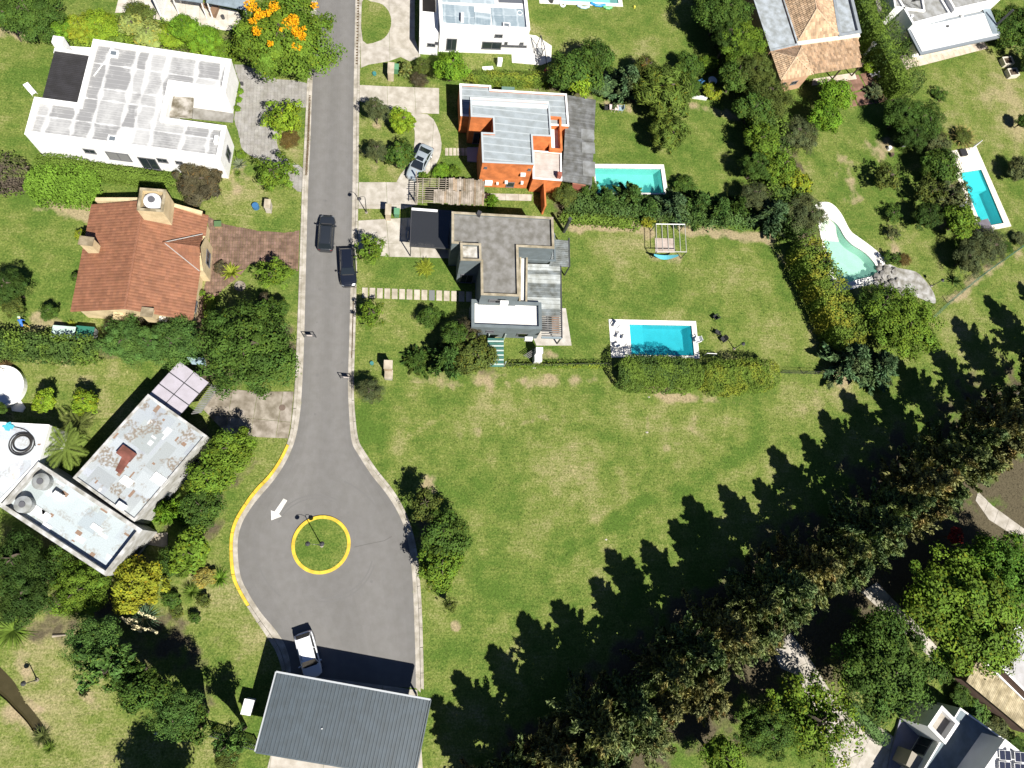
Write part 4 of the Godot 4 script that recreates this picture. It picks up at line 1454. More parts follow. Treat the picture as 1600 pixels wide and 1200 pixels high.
func build_yellow_house() -> void:
	var cream := mat("cream render", 0.66, 0.53, 0.32, 0.85, 0.12)
	var he := 2.9
	var hr := 5.0
	var f := squared(outline([144, 319, 326, 337, 300, 501, 111, 487], he))
	var t := house("yellow_house", "cream house under a broad terracotta tiled gable roof", f)
	var body := inset(f, 0.45)
	var n0 := f[0].lerp(f[1], 0.5)
	var s0 := f[3].lerp(f[2], 0.5)
	var w := MB.new()
	w.skirt(body, 0.0, he + 0.1)
	for e in [[0, 1], [3, 2]]:
		var a := body[e[0]]
		var b := body[e[1]]
		var o := 1.0 if e[0] == 3 else -1.0
		w.tri(v3(a, he + 0.1), v3(b, he + 0.1), v3(a.lerp(b, 0.5), hr - 0.12), Vector3(0, 0, o))
	wpart(t, "wall", w, cream)
	var col := Color(0.31, 0.135, 0.074)
	var tm := mat("terracotta", 1.0, 1.0, 1.0, 0.8, 0.16, true, true)
	tiled(t, PackedVector3Array([v3(f[3], he), v3(f[0], he), v3(n0, hr), v3(s0, hr)]), 0.33, 0.36, col, 0.24, tm, 0.028)
	tiled(t, PackedVector3Array([v3(f[1], he), v3(f[2], he), v3(s0, hr), v3(n0, hr)]), 0.33, 0.36, col, 0.24, tm, 0.028)
	ridge(t, v3(n0, hr + 0.03), v3(s0, hr + 0.03), 0.12, mat("ridge tile", 0.30, 0.13, 0.075, 0.8, 0.2))
	# cream gable parapets at the north end
	for q in [[[151, 313], [216, 313], 3.2, 4.0], [[258, 318], [316, 334], 4.1, 3.3]]:
		var a := g2(q[0][0], q[0][1], q[2])
		var b := g2(q[1][0], q[1][1], q[3])
		beam(t, "gable_parapet", v3(a, q[2]), v3(b, q[3]), 0.4, 0.5, cream)
	# tank tower, open at the top, with a round white water tank
	var tw := squared(outline([217, 300, 251, 300, 258, 326, 222, 324], 7.0))
	var c := middle(tw)
	var sq := PackedVector2Array([c + Vector2(-1.25, -1.25), c + Vector2(1.25, -1.25), c + Vector2(1.25, 1.25), c + Vector2(-1.25, 1.25)])
	block(t, sq, 6.2, 7.0, cream, mat("tower floor", 0.12, 0.10, 0.08, 0.9), mat("weathered cream", 0.42, 0.36, 0.25, 0.9, 0.4), 0.22)
	var tank := MB.new()
	tank.tube(v3(c, 6.2), v3(c, 6.9), 0.85, 0.85, 20)
	tank.tube(v3(c, 6.9), v3(c, 7.1), 0.85, 0.4, 20)
	var tk := wpart(t, "water_tank", tank, mat("white plastic", 0.74, 0.74, 0.75, 0.5))
	var lid := MB.new()
	lid.tube(v3(c, 7.1), v3(c, 7.2), 0.36, 0.34, 16)
	wpart(tk, "tank_lid", lid, mat("dark lid", 0.10, 0.10, 0.11, 0.6))
	# chimneys
	var cap := mat("chimney cap", 0.33, 0.27, 0.18, 0.9, 0.3)
	for q in [[135, 377, 5.4, 1.2], [230, 488, 4.6, 1.0]]:
		var b := g2(q[0], q[1], q[2])
		small_box(t, "chimney", v3(b, 2.6), Vector3(q[3], q[2] - 2.6, 0.8), 0.08, cream)
		small_box(t, "chimney_cap", v3(b, q[2]), Vector3(q[3] + 0.16, 0.14, 0.96), 0.08, cap)
	# dormer facing the street
	var ap := G(256, 379, 4.6)
	var ra := G(317, 366, 3.2)
	var rb := G(312, 424, 3.0)
	var rt := Vector3((ra.x + rb.x) * 0.5 + 0.1, 4.5, (ra.z + rb.z) * 0.5)
	tiled(t, PackedVector3Array([ra, rt, ap]), 0.33, 0.36, col, 0.24, tm, 0.028)
	tiled(t, PackedVector3Array([rb, rt, ap]), 0.33, 0.36, col, 0.24, tm, 0.028)
	var lead := mat("lead flashing", 0.38, 0.36, 0.34, 0.6)
	for e in [ra, rb]:
		var mb := MB.new()
		mb.tube(ap + Vector3(0, 0.06, 0), e + Vector3(0, 0.08, 0), 0.05, 0.05, 5)
		wpart(t, "flashing", mb, lead)
	ridge(t, ap + Vector3(0, 0.05, 0), rt + Vector3(0, 0.05, 0), 0.1, mat("ridge tile", 0.30, 0.13, 0.075, 0.8, 0.2))
	var porch := PackedVector2Array([Vector2(ra.x - 0.4, ra.z + 0.1), Vector2(ra.x + 0.25, ra.z + 0.1), Vector2(rb.x + 0.35, rb.z - 0.1), Vector2(rb.x - 0.4, rb.z - 0.1)])
	var pw := MB.new()
	pw.prism(porch, 0.0, 3.0)
	pw.tri(v3(porch[1], 3.0), v3(porch[2], 3.0), Vector3((porch[1].x + porch[2].x) * 0.5, 4.55, (porch[1].y + porch[2].y) * 0.5), Vector3.RIGHT)
	wpart(t, "porch", pw, cream)
	opening(t, porch, 1, 0.5, 1.0, 1.6, 1.3)
	opening(t, body, 1, 0.2, 1.0, 1.4, 1.2)
	opening(t, body, 1, 0.85, 1.0, 1.2, 1.2)
	opening(t, body, 2, 0.30, 0.9, 1.2, 1.2)
	opening(t, body, 2, 0.62, 0.9, 1.4, 1.3)
	small_box(t, "canopy", v3(body[2].lerp(body[3], 0.62), 2.3) + Vector3(0, 0, 0.4), Vector3(1.6, 0.1, 0.8), 0.08, cream)
	small_box(t, "wall_unit", v3(body[2].lerp(body[3], 0.27), 1.6) + Vector3(0, 0, 0.16), Vector3(0.9, 0.6, 0.3), 0.08, mat("white enamel", 0.78, 0.78, 0.78, 0.4))


func build_patched_house() -> void:
	var wall := mat("dull white render", 0.52, 0.52, 0.52, 0.85, 0.3)
	var light := mat("white render", 0.87, 0.868, 0.86, 0.85, 0.05)
	var h := 4.0
	var a := squared(outline([225, 620, 328, 676, 212, 813, 115, 750], h))
	var t := house("flat_roofed_house", "rambling flat-roofed house with patched and peeling grey-white roofs", a)
	var base := Color(0.31, 0.335, 0.35)
	block(t, a, h - 0.12, h, wall, patched_mat("peeling roof", Color(0.30, 0.325, 0.34), 5, 16, 30, 0.95), wall, 0.2)
	var b := squared(outline([60, 722, 227, 831, 160, 898, 1, 790], h + 0.4))
	block(t, b, h - 0.3, h + 0.4, wall, patched_mat("painted roof", Color(0.34, 0.385, 0.40), 8, 30, 20, 0.35), wall, 0.3)
	var c := squared(outline([5, 660, 76, 664, 62, 720, -10, 800], h + 0.1))
	var cc := outline([4, 660, 77, 664, 61, 721, -2, 788, -70, 760, -60, 656], h + 0.1)
	block(t, cc, h, h + 0.1, light, patched_mat("white roof", Color(0.40, 0.43, 0.46), 21, 60, 5, 0.3), light, 0.2)
	opening(t, a, 1, 0.3, 1.0, 1.4, 1.2)
	opening(t, a, 1, 0.7, 1.0, 1.2, 1.2)
	opening(t, b, 1, 0.5, 1.0, 1.4, 1.2)
	opening(t, b, 2, 0.4, 1.0, 1.6, 1.2)
	var galv := mat("fibre tank", 0.34, 0.36, 0.37, 0.7, 0.3)
	for q in [[63, 752], [35, 788]]:
		var at := g2(q[0], q[1], h + 0.6)
		var mb := MB.new()
		mb.tube(v3(at, h - 0.3), v3(at, h + 0.55), 0.78, 0.78, 24)
		mb.tube(v3(at, h + 0.55), v3(at, h + 0.68), 0.78, 0.35, 24)
		var k := wpart(t, "water_tank", mb, galv)
		var lid := MB.new()
		lid.tube(v3(at, h + 0.68), v3(at, h + 0.76), 0.3, 0.28, 16)
		wpart(k, "tank_lid", lid, mat("dark lid", 0.10, 0.10, 0.11, 0.6))
	var ang := main_angle(b)
	for q in [[93, 775, 0.8, 0.6], [192, 791, 0.8, 0.6]]:
		small_box(t, "roof_vent", G(q[0], q[1], h - 0.2), Vector3(q[2], 0.6, q[3]), ang, light)
	for q in [[60, 800, 1.1, 0.8], [69, 806, 1.0, 0.8], [72, 824, 0.9, 0.7], [198, 752, 1.1, 0.8], [250, 750, 1.6, 0.9], [151, 825, 1.1, 0.5]]:
		small_box(t, "roof_panel", G(q[0], q[1], h - 0.12 if q[0] > 180 else h - 0.3), Vector3(q[2], 0.08, q[3]), ang + 0.02, light)
	small_box(t, "roof_hatch", G(199, 709, h - 0.12), Vector3(1.0, 0.45, 1.5), main_angle(a), mat("faded red", 0.22, 0.075, 0.055, 0.85, 0.3))
	sheet(t, "red_patch", outline([194, 706, 209, 712, 188, 741, 180, 735], h - 0.1), h - 0.1, 0.015, mat("faded red", 0.22, 0.075, 0.055, 0.85, 0.3))
	sheet(t, "side_awning", outline([110, 874, 133, 890, 126, 902, 106, 882], 2.4), 2.4, 0.06, mat("red awning", 0.24, 0.085, 0.06, 0.8, 0.2))
	# coiled hose on the white roof
	var hose := thing("hose_coil", "coiled black hose lying on the white roof beside the palm", "hose", G(34, 694, h + 0.02))
	for q in [[0.95, 0.0], [0.78, 0.07], [0.88, 0.13], [1.15, 0.02]]:
		var tm := TorusMesh.new()
		tm.outer_radius = q[0]
		tm.inner_radius = q[0] - 0.11
		tm.rings = 40
		part(hose, "hose_loop", tm, mat("black rubber", 0.025, 0.022, 0.02, 0.6), Vector3(q[1], 0.06 + q[1], -q[1]))
	var tail := MB.new()
	var hp := smooth(outline([9, 666, 22, 667, 40, 672, 52, 684, 55, 697], h + 0.06), 5)
	for k in hp.size() - 1:
		tail.tube(v3(hp[k], h + 0.06), v3(hp[k + 1], h + 0.06), 0.04, 0.04, 5)
	wpart(hose, "hose_end", tail, mat("black rubber", 0.025, 0.022, 0.02, 0.6))
	var tarp := thing("tarpaulin", "crumpled turquoise sheet at the corner of the white roof", "tarpaulin", G(12, 666, h + 0.1))
	var tp := MB.new()
	for k in 5:
		tp.box(G(8 + k * 2.2, 664 + (k % 3) * 2.4, h + 0.1 + 0.05 * k), Vector3(0.5, 0.04, 0.4), Basis.from_euler(Vector3(0.2 * (k % 2), k * 0.7, 0.15)))
	wpart(tarp, "cloth", tp, mat("turquoise cloth", 0.05, 0.36, 0.45, 0.8))
	# lavender sheet roof with dark seams, and its slatted gutter edge
	var cv := squared(outline([283, 561, 327, 602, 277, 650, 232, 617], 2.9))
	var cp := thing("carport", "carport of pale lavender roof sheets with dark seams beside the dense tree", "carport", v3(middle(cv), 0.0))
	var lav := mat("lavender sheet", 0.42, 0.39, 0.44, 0.6, 0.06)
	for i in 2:
		for j in 3:
			var e := 0.012
			var q := PackedVector2Array()
			for s in [[i * 0.5 + e, j / 3.0 + e], [i * 0.5 + 0.5 - e, j / 3.0 + e], [i * 0.5 + 0.5 - e, j / 3.0 + 0.333 - e], [i * 0.5 + e, j / 3.0 + 0.333 - e]]:
				q.append(cv[0].lerp(cv[1], s[0]).lerp(cv[3].lerp(cv[2], s[0]), s[1]))
			sheet(cp, "roof_sheet", q, 2.95, 0.05, lav)
	sheet(cp, "frame", inset(cv, 0.03), 2.88, 0.1, mat("dark metal", 0.05, 0.05, 0.055, 0.5))
	for k in 4:
		post(cp, "post", cv[k] + (middle(cv) - cv[k]).normalized() * 0.15, 0.0, 2.78, 0.12, mat("dark metal", 0.05, 0.05, 0.055, 0.5))
	var sl := outline([331, 600, 345, 603, 314, 645, 298, 648], 2.6)
	for k in 16:
		var p0 := sl[0].lerp(sl[3], (k + 0.5) / 16.0)
		var p1 := sl[1].lerp(sl[2], (k + 0.5) / 16.0)
		beam(cp, "slat", v3(p0, 2.6), v3(p1, 2.6), 0.12, 0.05, mat("grey timber", 0.20, 0.20, 0.20, 0.8, 0.2))
	sheet(cp, "blue_lid", outline([291, 558, 320, 559, 322, 571, 300, 569], 1.6), 1.6, 0.08, mat("pale blue", 0.28, 0.38, 0.44, 0.5))
	sheet(t, "side_step", outline([238, 834, 262, 832, 262, 856, 226, 850]), 0.1, 0.1, mat("worn concrete", 0.36, 0.32, 0.27, 0.9, 0.45))


func build_gatehouse() -> void:
	var h := 3.85
	var p := squared(outline([432, 1050, 671, 1092, 648, 1216, 400, 1174], h))
	var t := thing("gatehouse", "gatehouse with a large blue-grey ribbed metal roof across the road", "gatehouse", v3(middle(p), 0.0))
	var met := mat("slate blue metal", 0.060, 0.088, 0.112, 0.5, 0.08)
	var mb := MB.new()
	mb.prism(p, h - 0.28, h, true)
	wpart(t, "roof", mb, met)
	var bs := (p[1] - p[0]).normalized()
	var dn := (p[3] - p[0])
	var n := 42
	var rm := mat("rib metal", 0.062, 0.085, 0.104, 0.45, 0.08)
	for k in n:
		var a := p[0].lerp(p[1], (k + 0.5) / n)
		beam(t, "rib", v3(a, h + 0.03), v3(a + dn, h + 0.03), 0.10, 0.07, rm)
	for k in 7:      # laps between the long sheets, each weathered a little differently
		var s0 := p[0].lerp(p[1], k / 7.0 + 0.001)
		var s1 := p[0].lerp(p[1], (k + 1) / 7.0 - 0.001)
		var lap := MB.new()
		lap.col = Color.WHITE * [0.93, 1.0, 0.96, 0.9, 0.98, 0.94, 1.0][k]
		lap.prism(PackedVector2Array([s0, s1, s1 + dn, s0 + dn]), h + 0.002, h + 0.006 + 0.003 * (k % 2))
		wpart(t, "roof_sheet", lap, mat("slate blue sheet", 0.049, 0.069, 0.087, 0.55, 0.12, true, true))
	beam(t, "ridge_flashing", v3(p[0] - bs * 0.05, h + 0.05), v3(p[1] + bs * 0.05, h + 0.05), 0.16, 0.12, mat("bright flashing", 0.42, 0.44, 0.46, 0.35))
	beam(t, "edge_trim", v3(p[0], h + 0.02) - v3(bs, 0.0) * 0.07, v3(p[3], h + 0.02) - v3(bs, 0.0) * 0.07, 0.12, 0.2, mat("bright flashing", 0.42, 0.44, 0.46, 0.35))
	beam(t, "edge_trim", v3(p[1], h + 0.02) + v3(bs, 0.0) * 0.07, v3(p[2], h + 0.02) + v3(bs, 0.0) * 0.07, 0.12, 0.2, rm)
	beam(t, "gutter", v3(p[3], h - 0.05) + v3(dn.normalized(), 0.0) * 0.08, v3(p[2], h - 0.05) + v3(dn.normalized(), 0.0) * 0.08, 0.14, 0.14, rm)
	var wall := mat("gate render", 0.40, 0.39, 0.37, 0.85, 0.15)
	for q in [[0.10, 0.12], [0.10, 0.88], [0.90, 0.88]]:
		var c := p[0].lerp(p[1], q[0]).lerp(p[3].lerp(p[2], q[0]), q[1])
		small_box(t, "pier", v3(c, 0.0), Vector3(0.7, h - 0.3, 0.7), main_angle(p), wall)
	var pb := g2(650, 1084)
	post(t, "post", pb, 0.0, h - 0.3, 0.16, mat("dark metal", 0.05, 0.05, 0.055, 0.5))
	var cab := p[0].lerp(p[1], 0.5).lerp(p[3].lerp(p[2], 0.5), 0.55)
	small_box(t, "guard_room", v3(cab, 0.0), Vector3(2.6, 2.8, 4.2), main_angle(p), wall)
	var bolt := MB.new()
	var sp := SphereMesh.new()
	sp.radius = 0.07
	sp.height = 0.14
	part(t, "lamp_cap", sp, mat("white enamel", 0.78, 0.78, 0.78, 0.4), G(503, 1138, h) + Vector3(0, 0.1, 0) - t.position)


func build_tiled_house() -> void:
	var pink := mat("salmon render", 0.55, 0.34, 0.22, 0.85, 0.12)
	var blue := mat("weathered blue roof", 0.36, 0.40, 0.44, 0.7, 0.2)
	var tm := mat("clay tiles", 1.0, 1.0, 1.0, 0.85, 0.2, true, true)
	var col := Color(0.66, 0.475, 0.315)
	var capm := mat("clay ridge", 0.60, 0.44, 0.30, 0.85, 0.15)
	var h := 3.4
	var body := squared(outline([1172, -60, 1318, -60, 1346, 56, 1206, 80], h))
	var t := house("tiled_house", "house with sandy clay-tiled hip roofs between two blue-grey flat roofs", body)
	var lf := outline([1158, -60, 1207, -60, 1248, 70, 1204, 80], h)
	block(t, lf, h - 0.2, h, pink, blue, blue, 0.2)
	var rf := outline([1292, -60, 1318, -60, 1345, 52, 1310, 58], h)
	block(t, rf, h - 0.2, h + 0.1, mat("grey parapet", 0.26, 0.29, 0.32, 0.8, 0.1), blue, mat("grey parapet", 0.26, 0.29, 0.32, 0.8, 0.1), 0.4)
	# main hip
	var e0 := G(1209, -50, h)
	var e1 := G(1247, 64, h)
	var e2 := G(1311, 55, h)
	var e3 := G(1292, -50, h)
	var a0 := G(1276, 14, 5.6)
	var a1 := G(1262, -50, 5.6)
	tiled(t, PackedVector3Array([e1, e2, a0]), 0.28, 0.42, col, 0.42, tm, 0.05)
	tiled(t, PackedVector3Array([e0, e1, a0, a1]), 0.28, 0.42, col, 0.42, tm, 0.05)
	tiled(t, PackedVector3Array([e2, e3, a1, a0]), 0.28, 0.42, col, 0.42, tm, 0.05)
	ridge(t, e1, a0, 0.13, capm)
	ridge(t, e2, a0, 0.13, capm)
	ridge(t, a0, a1, 0.13, capm)
	beam(t, "eave_band", G(1246, 68, h), G(1343, 55, h), 0.55, 0.16, mat("cream coping", 0.60, 0.52, 0.38, 0.85, 0.15))
	# veranda roof
	var w0 := G(1272, 115, 2.7)
	var w1 := G(1346, 104, 2.7)
	var w2 := G(1341, 60, 3.3)
	var w3 := G(1252, 72, 3.3)
	tiled(t, PackedVector3Array([w0, w1, w2, w3]), 0.28, 0.42, Color(0.60, 0.42, 0.275), 0.5, tm, 0.05)
	# small hip at the west corner
	var s0 := G(1205, 81, 3.2)
	var s1 := G(1220, 125, 3.2)
	var s2 := G(1271, 116, 3.2)
	var s3 := G(1253, 72, 3.2)
	var ap := G(1244, 90, 4.5)
	tiled(t, PackedVector3Array([s0, s1, ap]), 0.28, 0.42, col, 0.42, tm, 0.05)
	tiled(t, PackedVector3Array([s1, s2, ap]), 0.28, 0.42, col, 0.42, tm, 0.05)
	tiled(t, PackedVector3Array([s2, s3, ap]), 0.28, 0.42, col, 0.42, tm, 0.05)
	tiled(t, PackedVector3Array([s3, s0, ap]), 0.28, 0.42, Color(0.52, 0.36, 0.24), 0.42, tm, 0.05)
	for e in [s0, s1, s2, s3]:
		ridge(t, e, ap, 0.11, capm)
	var wing := PackedVector2Array([Vector2(s0.x + 0.3, s0.z + 0.2), Vector2(s3.x, s3.z), Vector2(s2.x - 0.3, s2.z - 0.2), Vector2(s1.x + 0.3, s1.z - 0.2)])
	var wb := MB.new()
	wb.prism(wing, 0.0, 3.15)
	wpart(t, "wing_wall", wb, pink)
	opening(t, wing, 2, 0.4, 1.4, 0.9, 0.6)
	opening(t, wing, 2, 0.8, 1.8, 0.4, 0.4)
	var vb := PackedVector2Array([g2(1262, 80), g2(1325, 78), g2(1318, 100), g2(1282, 106)])
	var vw := MB.new()
	vw.prism(vb, 0.0, 2.6)
	wpart(t, "veranda_wall", vw, mat("cream render", 0.66, 0.53, 0.32, 0.85, 0.12))
	opening(t, vb, 2, 0.5, 0.1, 3.2, 2.1, "window", null, null, 3)
	sheet(t, "veranda_floor", outline([1270, 124, 1335, 114, 1338, 124, 1268, 134]), 0.09, 0.08, mat("pale tiles", 0.62, 0.53, 0.44, 0.8, 0.12))
	for q in [[1300, 124], [1330, 119]]:
		post(t, "post", g2(q[0], q[1]), 0.0, 2.6, 0.16, mat("dark timber", 0.06, 0.04, 0.03, 0.8))
	var lb := thing("lamp_post", "white-capped pillar lamp beside the veranda of the tiled house", "lamp", G(1350, 86))
	var mb := MB.new()
	mb.box(Vector3(0, 1.0, 0), Vector3(0.28, 2.0, 0.28))
	part(lb, "pillar", mb, mat("grey parapet", 0.26, 0.29, 0.32, 0.8, 0.1))
	mb = MB.new()
	mb.box(Vector3(0, 2.2, 0), Vector3(0.5, 0.4, 0.5))
	part(lb, "cap", mb, mat("white enamel", 0.78, 0.78, 0.78, 0.4))


func build_far_house() -> void:
	var white := mat("white render", 0.87, 0.868, 0.86, 0.85, 0.05)
	var grey := mat("pale grey roof", 0.34, 0.345, 0.345, 0.8, 0.22)
	var trim := mat("grey trim", 0.20, 0.225, 0.25, 0.7)
	var h := 3.2
	var p := squared(outline([1420, 45, 1541, 14, 1565, 57, 1437, 85], h))
	var t := house("house", "white-roofed house with grey eaves and timber props at the upper right", p)
	var body := MB.new()
	body.skirt(inset(p, 1.6), 0.0, h - 0.2)
	wpart(t, "wall", body, white)
	sheet(t, "eave", inset(p, -0.05), h - 0.02, 0.26, trim)
	sheet(t, "roof", inset(p, 0.35), h + 0.06, 0.06, mat("bright white roof", 0.78, 0.79, 0.79, 0.7, 0.05))
	var end := squared(outline([1535, 16, 1546, 13, 1562, 52, 1551, 55], h))
	sheet(t, "end_gutter", end, h + 0.1, 0.03, mat("blue grey roof", 0.33, 0.40, 0.46, 0.6, 0.18))
	var u := squared(outline([1404, -6, 1466, -22, 1480, 24, 1423, 38], 4.2))
	block(t, u, 4.0, 4.2, white, grey, white, 0.25)
	var v := squared(outline([1474, -30, 1548, -46, 1556, 2, 1484, 16], 4.8))
	block(t, v, 4.6, 4.8, white, grey, white, 0.25)
	var wing := squared(outline([1384, -46, 1432, -58, 1444, 10, 1404, 20], 4.2))
	block(t, wing, 4.0, 4.2, white, grey, white, 0.2)
	for q in [[1446, 96], [1509, 83]]:
		var b := G(q[0], q[1])
		beam(t, "prop", b, b + Vector3(0, h - 0.25, 0), 0.14, 0.14, mat("dark timber", 0.06, 0.04, 0.03, 0.8))
	small_box(t, "roof_vent", G(1480, 42, h + 0.05), Vector3(0.25, 0.25, 0.25), 0.0, mat("dark metal", 0.05, 0.05, 0.055, 0.5))
	small_box(t, "roof_vent", G(1502, 26, h + 0.05), Vector3(0.3, 0.3, 0.25), 0.0, white)
	small_box(t, "roof_vent", G(1422, 28, 4.0), Vector3(0.3, 0.5, 0.3), 0.0, white)
	var fl := MB.new()
	fl.tube(G(1556, 40, h), G(1556, 40, h) + Vector3(0, 3.0, 0), 0.16, 0.16, 10)
	wpart(t, "chimney_pipe", fl, mat("dark metal", 0.05, 0.05, 0.055, 0.5))
	sheet(t, "yard_floor", outline([1378, 20, 1404, 16, 1432, 92, 1406, 92]), 0.05, 0.04, mat("yard paving", 0.22, 0.20, 0.18, 0.85, 0.2))
	var sh := thing("shed", "small pale-roofed shed in the shade beside the tall hedge", "shed", G(1378, 2))
	var sp := squared(outline([1364, -20, 1384, -24, 1396, 14, 1374, 20], 2.6))
	var mb := MB.new()
	mb.skirt(sp, 0.0, 2.5)
	wpart(sh, "wall", mb, white)
	sheet(sh, "roof", inset(sp, -0.15), 2.62, 0.12, mat("pale sheet roof", 0.50, 0.45, 0.42, 0.7, 0.1))


func build_corner_houses() -> void:
	var white := mat("white render", 0.87, 0.868, 0.86, 0.85, 0.05)
	var dim := mat("grey render", 0.135, 0.165, 0.18, 0.85, 0.10)
	# modern white house cut by the lower right corner
	var h := 6.2
	var p := squared(outline([1570, 1155, 1640, 1208, 1560, 1300, 1480, 1252], h))
	var pr := outline([1570, 1155, 1640, 1212, 1580, 1320, 1470, 1300], h)
	var t := house("corner_house", "modern white house with solar panels at the lower right corner", pr)
	block(t, pr, h - 0.15, h, white, mat("plain white roof", 0.74, 0.74, 0.735, 0.85, 0.1), white, 0.3)
	var lowp := outline([1500, 1106, 1570, 1156, 1482, 1270, 1420, 1240], 3.3)
	block(t, lowp, 3.2, 3.3, white, mat("blue grey flat roof", 0.17, 0.215, 0.245, 0.8, 0.12), white, 0.1)
	var tower := squared(outline([1470, 1103, 1499, 1129, 1477, 1162, 1450, 1136], 4.4))
	block(t, tower, 3.6, 4.4, white, mat("tower roof", 0.40, 0.365, 0.32, 0.9, 0.12), white, 0.28)
	var deck := outline([1394, 1170, 1406, 1124, 1470, 1160, 1452, 1240, 1380, 1240], 0.3)
	sheet(t, "deck", deck, 0.3, 0.3, mat("lavender deck", 0.24, 0.24, 0.31, 0.85, 0.08))
	small_box(t, "stair_box", G(1414, 1187, 0.3), Vector3(2.6, 2.2, 1.6), 0.6, mat("stair render", 0.30, 0.27, 0.22, 0.9))
	var pan := mat("solar cell", 0.02, 0.024, 0.05, 0.25)
	for k in 6:
		var c := G(1570.0 + 24.0 * (k % 3), 1180.0 + 18.0 * (k / 3) + 3.0 * (k % 3), h + 0.15)
		var q := small_box(t, "solar_panel", c, Vector3(1.35, 0.06, 0.95), 0.1, mat("white enamel", 0.78, 0.78, 0.78, 0.4))
		for j in 2:
			var mb := MB.new()
			mb.box(c + Vector3(-0.32 + 0.64 * j, 0.075, 0.0).rotated(Vector3.UP, -0.1), Vector3(0.58, 0.02, 0.86), Basis(Vector3.UP, -0.1))
			wpart(q, "cell_field", mb, pan)
	opening(t, lowp, 0, 0.4, 0.8, 1.4, 1.4)
	opening(t, lowp, 3, 0.5, 0.6, 2.0, 1.8)
	# house with the slatted tan roof
	var sp := squared(outline([1531, 1028, 1509, 1064, 1620, 1156, 1640, 1120], 3.2))
	var s := thing("house", "house with a tan slatted lean-to roof and pale flat roof at the right edge", "house", v3(middle(sp), 0.0))
	var body := MB.new()
	body.skirt(inset(sp, 0.3), 0.0, 3.0)
	wpart(s, "wall", body, mat("brown brick", 0.17, 0.10, 0.075, 0.9, 0.2))
	sheet(s, "roof_lining", inset(sp, 0.02), 3.12, 0.1, mat("roof lining", 0.16, 0.13, 0.09))
	var slat := mat("tan slat", 0.58, 0.49, 0.33, 0.8, 0.3, true, true)
	var n := 52
	var a := sp[0]
	var la := (sp[3] - sp[0])
	var ac := (sp[1] - sp[0])
	for k in n:
		var f := 0.72 + 0.28 * rng.randf()
		var mb := MB.new()
		mb.col = Color(f, f, f * 0.95)
		var q0 := a + la * (float(k) / n)
		var q1 := a + la * ((k + 0.9) / n)
		mb.prism(PackedVector2Array([q0, q1, q1 + ac, q0 + ac]), 3.123, 3.17 + 0.01 * rng.randf())
		wpart(s, "slat", mb, slat)
	var up := squared(outline([1592, 984, 1660, 1040, 1620, 1100, 1546, 1027], 4.6))
	block(s, up, 4.5, 4.7, mat("brown brick", 0.17, 0.10, 0.075, 0.9, 0.2), mat("speckled pale roof", 0.46, 0.45, 0.46, 0.9, 0.1), white, 0.2)
	beam(s, "white_gutter", G(1532, 1028, 3.3), G(1600, 1092, 3.3), 0.3, 0.16, mat("white enamel", 0.78, 0.78, 0.78, 0.4))
	var yard := outline([1486, 1020, 1530, 1026, 1505, 1064, 1470, 1044], 0.05)
	sheet(s, "yard_floor", yard, 0.05, 0.04, mat("dark yard", 0.05, 0.055, 0.06, 0.9))


# ---------------------------------------------------------------- plants
var crowns := {}

func rand_dir(r: RandomNumberGenerator) -> Vector3:
	var z := r.randf_range(-1.0, 1.0)
	var a := r.randf() * TAU
	var s := sqrt(1.0 - z * z)
	return Vector3(s * cos(a), z, s * sin(a))

func put_leaf(mb: MB, at: Vector3, n: Vector3, size: float, narrow: float, tone: Color, r: RandomNumberGenerator) -> void:
	var s := n.cross(rand_dir(r)).normalized()
	var w := n.cross(s)
	var l := s * size
	var k := w * size * narrow
	mb.leaf(at - l, at + k + n * size * 0.12, at + l, at - k + n * size * 0.12, n, tone)

# a rounded crown about one metre in radius: leaf clumps on boughs, open between them; yellow = share of turning leaves
func round_crown(sd: int, lobes: int, per: int, leaf: float, lobe_r: float, flat: float, narrow := 0.55, yellow := 0.06, ragged := 0.25) -> ArrayMesh:
	var r := RandomNumberGenerator.new()
	r.seed = sd
	var mb := MB.new()
	for k in lobes:
		var d := rand_dir(r)
		if d.y < -0.25:
			d.y = absf(d.y) * 0.5
			d = d.normalized()
		var c := d * (0.40 + 0.10 * r.randf() + ragged * 1.25 * pow(r.randf(), 1.3)) * Vector3(1, flat, 1)
		var lr := lobe_r * r.randf_range(0.5, 1.15)
		var tone := r.randf_range(0.5, 0.98)
		var warm := r.randf() * 0.16
		for j in per:
			var e := rand_dir(r)
			if e.dot(d) < -0.45:
				continue
			var p := c + (e * r.randf_range(0.45, 1.1) + d * 0.25 * r.randf()) * lr * Vector3(1, 0.8, 1)
			var n := (e + d * 0.4 + rand_dir(r) * 0.75 + Vector3.UP * 0.25).normalized()
			var t := tone * r.randf_range(0.75, 1.08)
			var cc := Color(t * (0.86 + warm), t, t * (0.8 - warm))
			if r.randf() < yellow:
				cc = Color(minf(1.0, t * 1.5), minf(1.0, t * 1.12), t * 0.5)
			put_leaf(mb, p, n, leaf * r.randf_range(0.7, 1.35), narrow, cc, r)
	# leaves deep inside
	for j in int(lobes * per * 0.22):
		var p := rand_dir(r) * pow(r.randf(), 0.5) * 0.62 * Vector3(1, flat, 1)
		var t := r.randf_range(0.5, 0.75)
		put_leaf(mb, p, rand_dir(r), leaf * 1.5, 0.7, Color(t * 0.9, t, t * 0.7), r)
	return mb.mesh()

